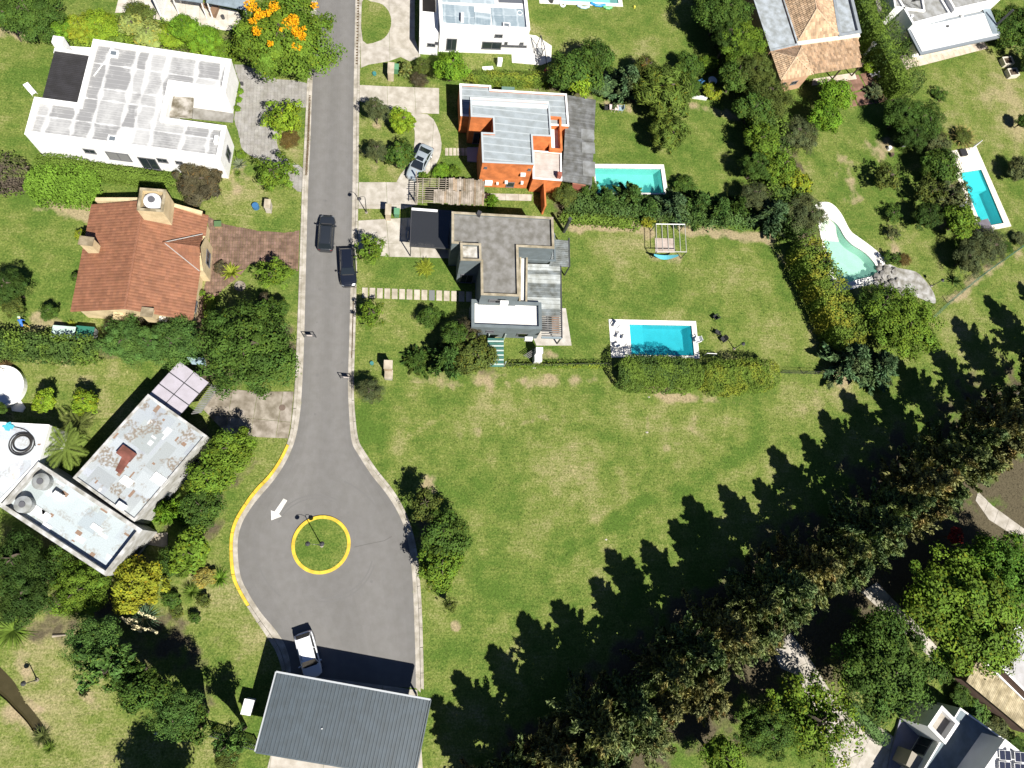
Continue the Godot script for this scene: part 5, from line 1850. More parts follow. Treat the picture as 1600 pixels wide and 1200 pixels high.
# upright feathery crown from 0 to 1 in height: tapering tiers of plumes that point out and up
func plume_crown(sd: int, plumes: int, per: int, needle: float, droop := 0.35, low := 0.12, open_ := 0.0) -> ArrayMesh:
	var r := RandomNumberGenerator.new()
	r.seed = sd
	var mb := MB.new()
	var wood := MB.new()
	for k in plumes:
		var f := lerpf(low, 0.97, pow((k + r.randf()) / plumes, 0.85))
		var a := k * 2.399 + r.randf_range(-0.6, 0.6)
		var reach := pow(1.0 - f * 0.97, 1.0) * r.randf_range(0.45, 1.25)
		var out := Vector3(cos(a), 0, sin(a))
		var base := Vector3(0, f, 0) + out * 0.03
		var tip := base + out * reach + Vector3(0, droop * reach * r.randf_range(0.15, 0.55), 0)
		var tone := r.randf_range(0.5, 0.95)
		var warm := r.randf() * 0.35
		var brown := r.randf() < 0.09
		for j in per:
			var t := pow(r.randf(), 0.7)
			if t < open_:
				continue
			var spread := 0.115 * (0.35 + 0.65 * sin(t * PI * 0.9 + 0.2)) * (0.6 + reach * 0.5)
			var p := base.lerp(tip, t) + rand_dir(r) * Vector3(spread, spread * 0.24, spread) * r.randf_range(0.3, 1.1)
			var n := (rand_dir(r) + Vector3.UP * 0.7 + out * 0.2).normalized()
			var v := tone * r.randf_range(0.7, 1.1)
			var cc := Color(v * (0.85 + warm * 0.5), v, v * (0.85 - warm * 0.6))
			if brown:
				cc = Color(v * 1.15, v * 0.95, v * 0.7)
			var along := (out * r.randf_range(0.4, 1.0) + rand_dir(r) * 0.6 + Vector3(0, 0.25, 0)).normalized()
			var s := n.cross(along).normalized()
			var l := along * needle * r.randf_range(0.6, 1.4) * Vector3(1, 0.3, 1)
			mb.leaf(p - l, p + s * needle * 0.28, p + l, p - s * needle * 0.28, n, cc)
	return mb.mesh()

func palm_crown(sd: int, fronds: int, width: float, stiff := 0.5, leaflets := 26, spiky := false) -> ArrayMesh:
	var r := RandomNumberGenerator.new()
	r.seed = sd
	var mb := MB.new()
	for k in fronds:
		var a := k * 2.399 + r.randf_range(-0.2, 0.2)
		var lift := lerpf(1.2, -0.15, float(k) / fronds) * stiff + r.randf_range(-0.1, 0.1)
		var out := Vector3(cos(a), 0, sin(a))
		var side := Vector3(-sin(a), 0, cos(a))
		var tone := r.randf_range(0.6, 0.95)
		var last := Vector3.ZERO
		var reach := r.randf_range(0.82, 1.05)
		if spiky:      # one stiff blade
			var tip := (out + Vector3(0, lift * 1.2, 0)).normalized() * reach
			var m := tip * 0.45
			var n := side.cross(tip).normalized()
			if n.y < 0.0:
				n = -n
			var cc := Color(tone, tone, tone)
			mb.leaf(Vector3.ZERO, m + side * width, tip, m - side * width, n, cc)
			continue
		for j in range(1, leaflets + 1):
			var t := float(j) / leaflets
			var p := out * (t * reach * (1.0 - 0.12 * t)) + Vector3(0, lift * t - 0.75 * t * t * (0.35 + 0.3 * lift), 0)
			var dir := (p - last).normalized()
			last = p
			var ll := width * (sin(t * PI * 0.86 + 0.3)) * r.randf_range(0.8, 1.1)
			for e in [-1.0, 1.0]:
				var q: Vector3 = (side * e * 0.85 + dir * 0.6 + Vector3(0, -0.25, 0)).normalized() * ll
				var w := dir * (0.30 / leaflets)
				var v := tone * r.randf_range(0.75, 1.1)
				mb.leaf(p, p + q * 0.45 - w * 1.3, p + q, p + q * 0.45 + w * 1.3, (Vector3.UP + side * e * 0.35).normalized(), Color(v, v, v * 0.8))
	return mb.mesh()

func crown(kind: String) -> ArrayMesh:
	if not crowns.has(kind):
		var m: ArrayMesh
		match kind:
			"broad0": m = round_crown(11, 52, 190, 0.046, 0.27, 0.85)
			"broad1": m = round_crown(12, 44, 210, 0.046, 0.30, 0.8, 0.55, 0.05, 0.3)
			"broad2": m = round_crown(13, 58, 170, 0.048, 0.25, 0.9, 0.55, 0.08, 0.28)
			"big0": m = round_crown(21, 130, 210, 0.026, 0.19, 0.75, 0.6, 0.03, 0.38)
			"big1": m = round_crown(22, 130, 200, 0.027, 0.19, 0.75, 0.6, 0.12, 0.40)
			"fine0": m = round_crown(31, 80, 200, 0.036, 0.24, 0.85, 0.35, 0.0, 0.32)
			"fine1": m = round_crown(32, 70, 210, 0.036, 0.26, 0.8, 0.35, 0.02, 0.36)
			"citrus0": m = round_crown(41, 40, 110, 0.085, 0.30, 0.85, 0.5, 0.10, 0.28)
			"citrus1": m = round_crown(42, 34, 120, 0.085, 0.32, 0.85, 0.5, 0.14, 0.3)
			"thin0": m = round_crown(51, 34, 60, 0.065, 0.26, 0.9, 0.45, 0.10, 0.42)
			"thin1": m = round_crown(52, 30, 64, 0.065, 0.28, 0.8, 0.45, 0.06, 0.45)
			"sparse": m = round_crown(55, 62, 90, 0.034, 0.20, 0.85, 0.5, 0.22, 0.5)
			"ball": m = round_crown(61, 120, 60, 0.05, 0.17, 1.0, 0.6, 0.0, 0.28)
			"sprout": m = round_crown(71, 22, 60, 0.13, 0.36, 0.8, 0.4, 0.08, 0.3)
			"pine0": m = plume_crown(81, 92, 150, 0.052, 0.40, 0.10)
			"pine1": m = plume_crown(82, 78, 170, 0.052, 0.5, 0.16)
			"pine2": m = plume_crown(83, 100, 140, 0.052, 0.34, 0.08)
			"cone0": m = plume_crown(91, 90, 90, 0.13, 0.1, 0.02)
			"cone1": m = plume_crown(92, 80, 95, 0.13, 0.4, 0.03)
			"feather": m = plume_crown(95, 60, 70, 0.16, 0.1, 0.0)
			"palm": m = palm_crown(101, 20, 0.24, 0.8, 44)
			"palm1": m = palm_crown(102, 16, 0.22, 0.7, 40)
			"willow": m = round_crown(111, 60, 130, 0.13, 0.26, 0.8, 0.14, 0.05, 0.42)
			"cycad": m = palm_crown(103, 34, 0.16, 0.9, 20)
			"spike": m = palm_crown(104, 90, 0.035, 1.3, 0, true)
			"agave": m = palm_crown(105, 34, 0.09, 1.2, 0, true)
			"grass": m = palm_crown(106, 160, 0.02, 1.5, 0, true)
		crowns[kind] = m
	return crowns[kind]

func trunk_mesh(kind: int) -> ArrayMesh:
	var key := "trunk%d" % kind
	if not crowns.has(key):
		var mb := MB.new()
		var r := RandomNumberGenerator.new()
		r.seed = 300 + kind
		if kind == 2:        # tall straight stem
			for k in 8:
				mb.tube(Vector3(0.02 * sin(k * 1.3), k / 8.0, 0.02 * cos(k)), Vector3(0.02 * sin(k * 1.3 + 1.3), (k + 1) / 8.0, 0.02 * cos(k + 1.0)), 1.0 - k * 0.11, 1.0 - (k + 1) * 0.11, 7)
		else:
			mb.tube(Vector3(0, -0.02, 0), Vector3(0.2, 0.35, 0.1), 1.25, 0.95, 8)
			mb.tube(Vector3(0.2, 0.35, 0.1), Vector3(0, 0.62, 0), 0.95, 0.75, 8)
			for k in 5:
				var a := k * TAU / 5.0 + r.randf()
				var b := Vector3(cos(a) * 5.0, r.randf_range(0.9, 1.15), sin(a) * 5.0)
				mb.tube(Vector3(0, 0.55, 0), b * Vector3(0.5, 0.86, 0.5), 0.6, 0.36, 6)
				mb.tube(b * Vector3(0.5, 0.86, 0.5), b, 0.36, 0.12, 6)
		crowns[key] = mb.mesh()
	return crowns[key]

var tints := {
	"mid": [0.145, 0.215, 0.045], "lime": [0.22, 0.30, 0.045], "dark": [0.078, 0.130, 0.042], "deep": [0.050, 0.085, 0.030], "olive": [0.115, 0.135, 0.055], "grey": [0.135, 0.155, 0.115],
	"blue": [0.125, 0.190, 0.150], "gold": [0.30, 0.29, 0.05], "pine": [0.275, 0.285, 0.20], "pine dark": [0.215, 0.26, 0.185], "pine brown": [0.33, 0.29, 0.215], "fresh": [0.165, 0.28, 0.045], "purple": [0.115, 0.088, 0.095], "pale": [0.32, 0.34, 0.18],
	"brown": [0.16, 0.10, 0.06], "silver": [0.17, 0.19, 0.16], "green": [0.105, 0.195, 0.045], "red": [0.36, 0.035, 0.06], "straw": [0.34, 0.27, 0.13], "slate": [0.115, 0.125, 0.095], "palm": [0.16, 0.21, 0.07], "yellowgreen": [0.26, 0.29, 0.05], "conifer": [0.105, 0.180, 0.075],
}

# one tree or shrub: its crown's middle is seen at (x, y) of the photograph, cr photo pixels in radius
func plant(word: String, kind: String, x: float, y: float, cr: float, height: float, tint: String, label: String, category: String, group := "", squash := 0.0) -> Node3D:
	var upright := kind.begins_with("pine") or kind.begins_with("cone") or kind == "feather"
	var rooted := kind in ["spike", "agave", "grass", "cycad"]
	var flat := squash if squash > 0.0 else 0.8
	var rad := 0.0
	var hc := height * 0.62
	if rooted:
		hc = 0.1
	elif upright:
		hc = height * 0.45
	rad = G(x, y, hc).distance_to(G(x + cr, y, hc))
	var ry := rad * flat
	if not upright and not rooted:
		ry = minf(ry, height * 0.5)
		hc = height - ry * 0.92
	var c := G(x, y, hc)
	var t := thing(word, label, category, Vector3(c.x, 0, c.z), 0.0, group)
	var bark := mat("bark", 0.13, 0.10, 0.075, 0.95, 0.2)
	var cm: Array = tints[tint]
	var o := MeshInstance3D.new()
	o.mesh = crown(kind)
	o.material_override = leaf_mat(cm[0], cm[1], cm[2])
	var turn := Basis(Vector3.UP, rng.randf() * TAU)
	if upright:
		o.basis = turn.scaled(Vector3(rad, height, rad))
	elif rooted:
		o.basis = turn.scaled(Vector3(rad, maxf(height, rad * 0.5), rad))
		o.position.y = 0.08
	else:
		o.basis = Basis(Vector3.UP, rng.randf() * TAU) * Basis.from_scale(Vector3(rad * rng.randf_range(0.9, 1.1), ry, rad * rng.randf_range(0.9, 1.1))) * turn
		o.position.y = hc
	put(o, "crown" if category in ["tree", "palm"] else "foliage", t)
	if not rooted:
		var s := MeshInstance3D.new()
		s.mesh = trunk_mesh(2 if upright or kind.begins_with("palm") else rng.randi() % 2)
		s.material_override = bark
		var w := clampf(rad * 0.055, 0.03, 0.24)
		var th := height * 0.96 if upright else (hc if kind.begins_with("palm") else hc + ry * 0.25)
		s.basis = turn.scaled(Vector3(w, th, w))
		put(s, "trunk" if category in ["tree", "palm"] else "stem", t)
	return t

# clipped or shaggy hedge along a surveyed line
func hedge(line: Array, width: float, height: float, tint: String, label: String, leaf := 0.11, dens := 46.0, shag := 0.22, mix := "", wob := 0.25) -> Node3D:
	var pts := smooth(outline(line, height * 0.5), 6)
	var c := middle(pts)
	var t := thing("hedge", label, "hedge", Vector3(c.x, 0, c.y))
	var r := RandomNumberGenerator.new()
	r.seed = hash(label)
	var fn := FastNoiseLite.new()
	fn.seed = int(c.x * 13.0)
	fn.frequency = 0.35
	var total := 0.0
	var run := PackedFloat32Array([0.0])
	for k in pts.size() - 1:
		total += pts[k].distance_to(pts[k + 1])
		run.append(total)
	var cm: Array = tints[tint]
	var cx: Array = tints[mix] if mix else cm
	var top: float = maxf(cm[1], cx[1]) * 1.05
	var mb := MB.new()
	var count := int(total * (width + height * 1.5) * dens)
	var seg := 0
	for k in count:
		var d := total * (k + r.randf()) / count
		while seg < run.size() - 2 and run[seg + 1] < d:
			seg += 1
		var f := (d - run[seg]) / maxf(0.001, run[seg + 1] - run[seg])
		var at := pts[seg].lerp(pts[seg + 1], f)
		var side := (pts[seg + 1] - pts[seg]).normalized().orthogonal()
		var fwd := (pts[seg + 1] - pts[seg]).normalized()
		var round_ := minf(width, height) * 0.5
		var s0 := r.randf() * (width + 2.0 * height)
		var ex: float
		var ey: float
		var a: float
		if s0 < width:
			ex = s0 / width * 2.0 - 1.0
			ey = 1.0 - 0.22 * pow(absf(ex), 4.0) * round_ / height * 2.0
			a = ex
		else:
			ex = 1.0 if s0 < width + height else -1.0
			ey = fmod(s0 - width, height) / height * 1.85 - 0.85
			a = ex * 2.0 + ey
			ex *= 1.0 - 0.18 * pow(clampf(ey, 0.0, 1.0), 4.0)
		var lump := 1.0 + wob * fn.get_noise_2d(d * 3.0, a * 2.0) + shag * (r.randf() - 0.7)
		var taper := clampf(minf(d, total - d) / (width * 0.4), 0.0, 1.0)
		taper = 0.35 + 0.65 * sqrt(taper)
		var p := Vector3(at.x, height * 0.45, at.y) + Vector3(side.x, 0, side.y) * ex * width * 0.5 * lump * taper
		p.y = maxf(0.05, height * 0.45 + ey * height * 0.55 * lump * (0.6 + 0.4 * taper))
		var flatten := 1.0 if s0 < width else 0.15
		var n := (Vector3(side.x * ex * (1.0 - flatten * 0.8), maxf(0.15, ey * flatten) + 0.2, side.y * ex * (1.0 - flatten * 0.8)) + rand_dir(r) * 0.75).normalized()
		var tone := r.randf_range(0.6, 1.0) * (0.85 + 0.3 * fn.get_noise_2d(d * 1.3 + 50.0, a))
		var w := clampf(fn.get_noise_2d(d * 1.1 + 200.0, ex * 1.5) * 2.5 + 0.35, 0.0, 1.0) if mix else 0.0
		var cc := Color(lerpf(cm[0], cx[0], w) * tone / top, lerpf(cm[1], cx[1], w) * tone / top, lerpf(cm[2], cx[2], w) * tone / top)
		put_leaf(mb, p + Vector3(fwd.x, 0, fwd.y) * 0.0, n, leaf * r.randf_range(0.7, 1.4), 0.6, cc, r)
	var m := leaf_mat(top, top, top)
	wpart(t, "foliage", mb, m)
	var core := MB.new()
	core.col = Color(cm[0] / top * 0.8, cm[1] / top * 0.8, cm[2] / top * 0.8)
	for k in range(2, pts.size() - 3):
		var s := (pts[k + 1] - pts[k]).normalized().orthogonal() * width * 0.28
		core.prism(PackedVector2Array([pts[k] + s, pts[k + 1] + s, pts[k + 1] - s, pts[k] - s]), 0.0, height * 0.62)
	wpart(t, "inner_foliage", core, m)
	return t

func build_plants() -> void:
	# ---- by the upper left
	var tipa := plant("flowering_tree", "big0", 446, 62, 80, 8.0, "mid", "large tree with clusters of yellow-orange blossom overhanging the road", "tree", "", 0.6)
	var r := RandomNumberGenerator.new()
	r.seed = 5
	var fl := MB.new()
	for q in [[392, 8, 10], [405, 22, 9], [428, 10, 9], [418, 20, 6], [402, 48, 8], [454, 38, 13], [459, 30, 9], [468, 53, 10], [470, 58, 8], [463, 72, 8], [422, 68, 5], [492, 8, 6], [396, 33, 7], [440, 46, 4], [475, 44, 4]]:
		var c := G(q[0], q[1], 7.0) - tipa.position
		c.y = 7.0
		var rr: float = q[2] / 13.0
		for k in int(rr * rr * 230.0):
			var p := c + rand_dir(r) * rr * pow(r.randf(), 0.4) * Vector3(1, 0.6, 1)
			var v := r.randf_range(0.7, 1.0)
			put_leaf(fl, p, (rand_dir(r) + Vector3.UP).normalized(), 0.13, 0.7, Color(v, v * r.randf_range(0.75, 1.0), v * 0.6), r)
	part(tipa, "blossom", fl, leaf_mat(0.78, 0.40, 0.02))
	var P := [
		# word, kind, x, y, radius, height, tint, label, category
		["tree", "big0", 46, 22, 52, 6.0, "dark", "dark broad tree in the top left corner of the photo", "tree"],
		["tree", "broad1", 8, 30, 20, 4.5, "mid", "lighter tree cut by the left edge beside the dark corner tree", "tree"],
		["shrub", "broad0", 92, 44, 30, 3.0, "fresh", "bright green shrub east of the dark corner tree", "shrub"],
		["shrub", "broad2", 124, 44, 30, 2.8, "yellowgreen", "yellow-tinged shrub behind the white house's chimney corner", "shrub"],
		["shrub", "broad1", 158, 42, 34, 2.8, "lime", "lime shrub in the row behind the white house, beside the pale variegated ones", "shrub"],
		["shrub", "sprout", 205, 40, 23, 3.0, "pale", "pale variegated shrub behind the white house, the taller of two", "shrub"],
		["shrub", "sprout", 232, 54, 29, 2.8, "pale", "cream-green variegated shrub against the north edge of the white roof", "shrub"],
		["shrub", "broad0", 218, 24, 29, 2.1, "olive", "dull green shrub under the garden wall's shadow", "shrub"],
		["shrub", "broad1", 262, 58, 27, 2.5, "lime", "lime shrub right of the cream variegated shrub", "shrub"],
		["tree", "broad0", 290, 46, 32, 3.9, "fresh", "bright green small tree beside the rear terrace", "tree"],
		["shrub", "broad2", 322, 66, 32, 2.8, "fresh", "wide bright green shrub north-east of the white house", "shrub"],
		["shrub", "broad1", 355, 82, 28, 2.1, "mid", "low green shrub at the north-east corner of the white house", "shrub"],
		["shrub", "fine1", 372, 52, 12, 1.4, "olive", "small grey-green shrub near the flowering tree's shade", "shrub"],
		["tree", "thin0", 441, 186, 36, 4.0, "lime", "open bright tree with leaf shadow on grey pavers", "tree"],
		["tree", "thin1", 430, 272, 36, 4.0, "mid", "open green tree at the south end of the paver drive", "tree"],
		["shrub", "willow", 310, 284, 38, 2.6, "purple", "spiky purple-brown plant at the corner of the white house", "shrub"],
		["shrub", "agave", 374, 258, 14, 1.0, "silver", "silvery agave in the bed by the white house's corner", "plant"],
		["shrub", "sprout", 376, 242, 9, 0.9, "mid", "small green plant north of the silvery agave", "plant"],
		["shrub", "grass", 372, 272, 9, 0.8, "mid", "grassy tuft south of the silvery agave", "plant"],
		["shrub", "sprout", 376, 143, 6, 0.7, "fresh", "small green plant in the narrow bed, the upper one", "plant"],
		["shrub", "sprout", 374, 156, 6, 0.7, "fresh", "small green plant in the narrow bed, the middle one", "plant"],
		["shrub", "sprout", 371, 170, 6, 0.7, "mid", "small green plant in the narrow bed, the lowest one", "plant"],
		["shrub", "fine1", 452, 218, 18, 0.7, "brown", "low brownish ground plant on the grass by the pavers", "plant"],
		# ---- yellow house
		["tree", "fine0", 14, 448, 36, 4.6, "deep", "dark tree at the left edge west of the yellow house", "tree"],
		["shrub", "broad0", 20, 478, 24, 2.6, "olive", "reddish-green lower tree beside the dark left-edge tree", "tree"],
		["shrub", "broad1", 77, 488, 17, 2.4, "dark", "small round tree south-west of the yellow house", "tree"],
		["shrub", "broad1", 119, 434, 9, 1.6, "dark", "dark shrub at the west wall of the yellow house", "shrub"],
		["shrub", "sprout", 126, 366, 10, 1.5, "yellowgreen", "yellow-green plant by the west chimney", "plant"],
		["shrub", "agave", 113, 507, 9, 0.8, "yellowgreen", "yellow-green agave by the two storage bins", "plant"],
		["tree", "fine0", 198, 533, 46, 5.0, "conifer", "dense feathery green tree right of the storage bins", "tree"],
		["tree", "fine1", 275, 536, 46, 5.0, "conifer", "dense feathery green tree below the south chimney", "tree"],
		["tree", "fine0", 236, 540, 36, 4.4, "conifer", "narrower feathery tree between its two wider neighbours", "tree"],
		["shrub", "fine1", 178, 507, 16, 1.8, "purple", "purple shrub by the west end of the south wall", "shrub"],
		["shrub", "fine1", 222, 504, 15, 1.8, "purple", "purple shrub in front of the cream south wall", "shrub"],
		["shrub", "fine1", 283, 514, 20, 1.8, "purple", "wide purple shrub at the south-east corner of the yellow house", "shrub"],
		["tree", "big0", 392, 545, 84, 8.5, "dark", "very large dense dark green tree by the road", "tree"],
		["tree", "thin0", 428, 430, 30, 3.6, "mid", "slender tree at the edge of the brick driveway", "tree"],
		["tree", "fine1", 413, 466, 10, 2.2, "purple", "small dark purple tree north of the very large tree", "tree"],
		["tree", "broad2", 428, 487, 26, 3.6, "dark", "green tree on the north side of the very large tree", "tree"],
		["shrub", "agave", 362, 426, 20, 1.2, "yellowgreen", "yellow-green spiky plant on the brick drive's edge", "plant"],
		["shrub", "sprout", 345, 418, 12, 0.9, "purple", "dark low plant beside the brick path", "plant"],
		["shrub", "sprout", 316, 458, 6, 0.8, "mid", "small plant below the dormer wall", "plant"],
		["shrub", "agave", 408, 415, 9, 0.8, "mid", "small agave at the roots of the slender tree", "plant"],
		# ---- patched house
		["tree", "citrus0", 69, 627, 22, 3.2, "lime", "round lime-green citrus tree, the left of a pair", "tree"],
		["tree", "citrus1", 131, 629, 24, 3.2, "lime", "round lime-green citrus tree, the right of a pair", "tree"],
		["palm", "palm", 104, 700, 46, 5.0, "palm", "feathery palm between the two patched roofs", "palm"],
		["palm", "palm1", 124, 662, 34, 3.4, "olive", "smaller shaded palm behind the feathery palm", "palm"],
		["shrub", "spike", 12, 574, 17, 1.4, "brown", "brown spiky plant above the white round structure", "plant"],
		["tree", "broad1", -2, 640, 16, 3.0, "dark", "dark tree at the left edge below the white round structure", "tree"],
		["tree", "broad1", 362, 702, 44, 5.5, "mid", "leafy tree at the south side of the worn driveway", "tree"],
		["tree", "broad2", 328, 745, 46, 5.5, "mid", "leafy tree in the middle of the row by the yellow kerb", "tree"],
		["tree", "broad0", 318, 792, 40, 5.0, "dark", "darker tree of the row, close to the patched wall", "tree"],
		["shrub", "feather", 262, 800, 32, 3.6, "fresh", "feathery bamboo clump at the corner of the patched roof", "bamboo"],
		["tree", "citrus0", 296, 862, 42, 5.0, "mid", "tree with a few orange leaves west of the yellow kerb", "tree"],
		["tree", "broad0", 268, 880, 30, 3.4, "dark", "dark tree between the orange-flecked tree and patched house", "tree"],
		["tree", "broad2", 216, 914, 48, 5.0, "gold", "yellow-leaved tree at the foot of the patched house", "tree"],
		["tree", "big0", 126, 924, 52, 5.0, "mid", "green tree left of the yellow-leaved tree", "tree"],
		["tree", "fine0", 40, 930, 54, 6.0, "deep", "dark tree at the left edge below the patched house", "tree"],
		["tree", "fine1", 28, 872, 50, 6.0, "deep", "very dark tree against the patched house's south wall", "tree"],
		["tree", "broad0", 86, 880, 34, 3.6, "dark", "dark green tree in the patched house's shadow", "tree"],
		["shrub", "grass", 20, 985, 44, 1.2, "mid", "long grass at the foot of the dark left-edge tree", "plant"],
		["shrub", "grass", 344, 904, 22, 1.3, "fresh", "tall grassy tuft near the yellow kerb's end", "plant"],
		["shrub", "sprout", 322, 902, 18, 1.2, "straw", "orange-brown flowering bush near the yellow kerb's end", "shrub"],
		["shrub", "grass", 300, 925, 20, 1.2, "mid", "grassy tuft left of the orange-brown bush", "plant"],
		["shrub", "sprout", 276, 955, 12, 1.0, "olive", "dull small bush right of the pampas grass", "shrub"],
		["shrub", "sprout", 318, 938, 12, 1.0, "olive", "dull small bush below the grassy tufts", "shrub"],
		["shrub", "sprout", 305, 966, 10, 1.1, "dark", "small dark sapling on the grass west of the road bulb", "shrub"],
		["shrub", "sprout", 268, 938, 16, 1.2, "dark", "dark bush beneath the yellow-leaved tree", "shrub"],
		["shrub", "cone0", 130, 1082, 9, 1.4, "slate", "thin bare sapling on the dry grass", "shrub"],
		["shrub", "grass", 66, 1150, 22, 0.8, "olive", "reedy tuft at the lower end of the ditch", "plant"],
		["shrub", "grass", 78, 1168, 16, 0.7, "mid", "grassy clump below the ditch's reedy tuft", "plant"],
		["shrub", "broad0", 355, 1186, 26, 1.6, "olive", "low bush by the slatted fence at the bottom edge", "shrub"],
		# ---- east side of the road, orange and grey houses
		["tree", "fine0", 588, 172, 22, 4.0, "slate", "dark conical tree by the road, the upper of two", "tree"],
		["tree", "fine1", 588, 236, 18, 3.6, "slate", "dark slim tree by the road, the lower of two", "tree"],
		["tree", "citrus0", 627, 190, 25, 3.2, "lime", "bright lime-green round tree on the drive's lawn", "tree"],
		["tree", "citrus1", 624, 240, 24, 3.0, "dark", "dark round citrus tree beside the silver car", "tree"],
		["shrub", "broad1", 690, 267, 16, 1.3, "fresh", "green shrub above the stick-roofed shelter", "shrub"],
		["shrub", "broad0", 710, 268, 12, 1.2, "mid", "small green shrub right of the green shrub above the shelter", "shrub"],
		["shrub", "ball", 661, 278, 12, 1.6, "mid", "clipped ball bush over the silver car's bonnet", "shrub"],
		["tree", "broad1", 704, 107, 32, 4.2, "fresh", "bright green tree in front of the white villa", "tree"],
		["shrub", "cone0", 634, 106, 15, 2.2, "pale", "pale variegated conical bush by the forecourt", "shrub"],
		["shrub", "fine0", 661, 104, 17, 2.0, "olive", "olive bush right of the pale conical bush", "shrub"],
		["shrub", "fine1", 655, 125, 15, 1.4, "purple", "reddish-brown bush at the corner of the straight drive", "shrub"],
		["shrub", "feather", 768, 312, 14, 1.8, "fresh", "feathery plant at the east end of the stick-roofed shelter", "plant"],
		["tree", "broad2", 898, 116, 44, 5.5, "dark", "dark tree right of the villa's hedge", "tree"],
		["tree", "citrus0", 904, 128, 26, 4.6, "lime", "lime-tipped tree in front of the dark tree by the villa", "tree"],
		["tree", "broad0", 932, 92, 34, 5.0, "dark", "dark tree standing behind the lime-tipped tree", "tree"],
		["tree", "cone1", 980, 128, 36, 4.6, "blue", "blue-green feathery conifer in the belt behind the orange house", "tree"],
		["shrub", "broad1", 940, 136, 18, 2.2, "blue", "blue-grey shrub left of the feathery conifer", "shrub"],
		["tree", "broad1", 1010, 108, 22, 4.0, "olive", "olive-green tree with rusty tips right of the feathery conifer", "tree"],
		["shrub", "sprout", 1008, 98, 9, 3.8, "brown", "rusty red-tipped branch bush above the olive-green tree", "shrub"],
		["tree", "willow", 1038, 146, 42, 5.2, "palm", "strappy-leaved tree, upper crown of two, in the back garden", "tree"],
		["tree", "willow", 1044, 210, 28, 4.2, "palm", "strappy-leaved tree, lower brighter crown of two, in the back garden", "tree"],
		["tree", "broad2", 1076, 104, 24, 3.0, "dark", "dark bush above the strappy-leaved tree", "tree"],
		["shrub", "sprout", 1112, 142, 16, 1.4, "yellowgreen", "yellow-flecked bush beside the white garden table", "shrub"],
		["shrub", "broad1", 1080, 136, 20, 1.8, "dark", "dark green bush left of the blue garden chair", "shrub"],
		["shrub", "broad0", 1108, 100, 18, 1.4, "mid", "low green bush above the white garden table", "shrub"],
		["shrub", "broad0", 884, 306, 22, 2.2, "olive", "olive bush at the west end of the belt between two lawns", "shrub"],
		["shrub", "broad1", 920, 292, 17, 2.2, "dark", "dark bush by the turquoise pool's near corner", "shrub"],
		["tree", "cone0", 945, 312, 26, 3.0, "conifer", "green conifer left of centre in the belt between two lawns", "tree"],
		["tree", "cone1", 985, 306, 30, 3.4, "conifer", "green conifer below the turquoise pool's far end", "tree"],
		["tree", "cone0", 1012, 325, 24, 2.8, "conifer", "green conifer behind the climbing frame's left side", "tree"],
		["shrub", "sprout", 1013, 346, 11, 1.6, "gold", "golden-yellow shrub beside the climbing frame", "shrub"],
		["tree", "cone1", 1052, 322, 34, 4.0, "blue", "blue-green conifer behind the climbing frame", "tree"],
		["tree", "cone0", 1090, 318, 30, 3.6, "conifer", "green conifer right of the climbing frame", "tree"],
		["tree", "cone1", 1122, 328, 30, 3.6, "conifer", "green conifer, last but one before the tall belt", "tree"],
		["tree", "cone0", 1152, 322, 26, 3.2, "dark", "dark conifer at the east end of the belt between lawns", "tree"],
		["shrub", "broad1", 1070, 290, 18, 1.8, "dark", "dark bush on the lawn side of the blue-green conifer", "shrub"],
		["tree", "thin0", 580, 392, 26, 3.6, "mid", "street tree beside the parked black car", "tree"],
		["tree", "thin1", 580, 490, 26, 3.6, "mid", "street tree just below the stepping stones", "tree"],
		["shrub", "cycad", 664, 420, 18, 1.3, "yellowgreen", "yellow-green cycad on the front lawn of the grey house", "plant"],
		["shrub", "broad1", 671, 496, 20, 2.2, "dark", "dark round bush on the front lawn of the grey house", "shrub"],
		["shrub", "sprout", 693, 491, 5, 0.4, "dark", "tiny plant in a bare ring of soil", "plant"],
		["tree", "broad0", 708, 524, 26, 4.0, "dark", "dark tree against the white-roofed wing", "tree"],
		["tree", "fine1", 733, 518, 24, 3.4, "purple", "purple-leaved tree at the corner of the white-roofed wing", "tree"],
		["tree", "cone1", 700, 560, 38, 4.6, "conifer", "feathery green conifer in the corner clump", "tree"],
		["tree", "broad2", 742, 556, 36, 4.6, "olive", "olive tree with yellow leaves beside the green slatted frame", "tree"],
		["shrub", "cone0", 652, 562, 28, 1.8, "dark", "low dark conifer left of the feathery green conifer", "shrub"],
		["tree", "fine1", 579, 612, 22, 3.4, "slate", "dark slim tree beside the road below the barrier", "tree"],
		["shrub", "agave", 1032, 372, 0.5, 0.3, "mid", "", "plant"],
		# ---- by the turning circle
		["tree", "thin1", 664, 786, 30, 5.0, "olive", "thin feathery tree north of the clump by the turning circle", "tree"],
		["tree", "broad1", 694, 838, 44, 5.5, "dark", "dark leafy tree in the middle of the clump by the turning circle", "tree"],
		["tree", "broad2", 688, 886, 44, 5.5, "mid", "leafy tree with yellow flecks at the south of the clump", "tree"],
		["shrub", "thin0", 702, 945, 14, 2.4, "olive", "thin sapling leaning over bare soil in the field", "tree"],
		# ---- tall belt on the east
		["tree", "big0", 1128, 20, 44, 7.0, "dark", "tall dark tree at the top of the eastern belt", "tree"],
		["tree", "big0", 1158, 66, 38, 6.5, "mid", "tall green tree second from the top of the eastern belt", "tree"],
		["tree", "fine0", 1140, 60, 28, 6.0, "deep", "dark tree on the lawn side of the eastern belt's top", "tree"],
		["tree", "fine0", 1176, 112, 36, 6.0, "olive", "olive tree of the eastern belt beside the tiled house", "tree"],
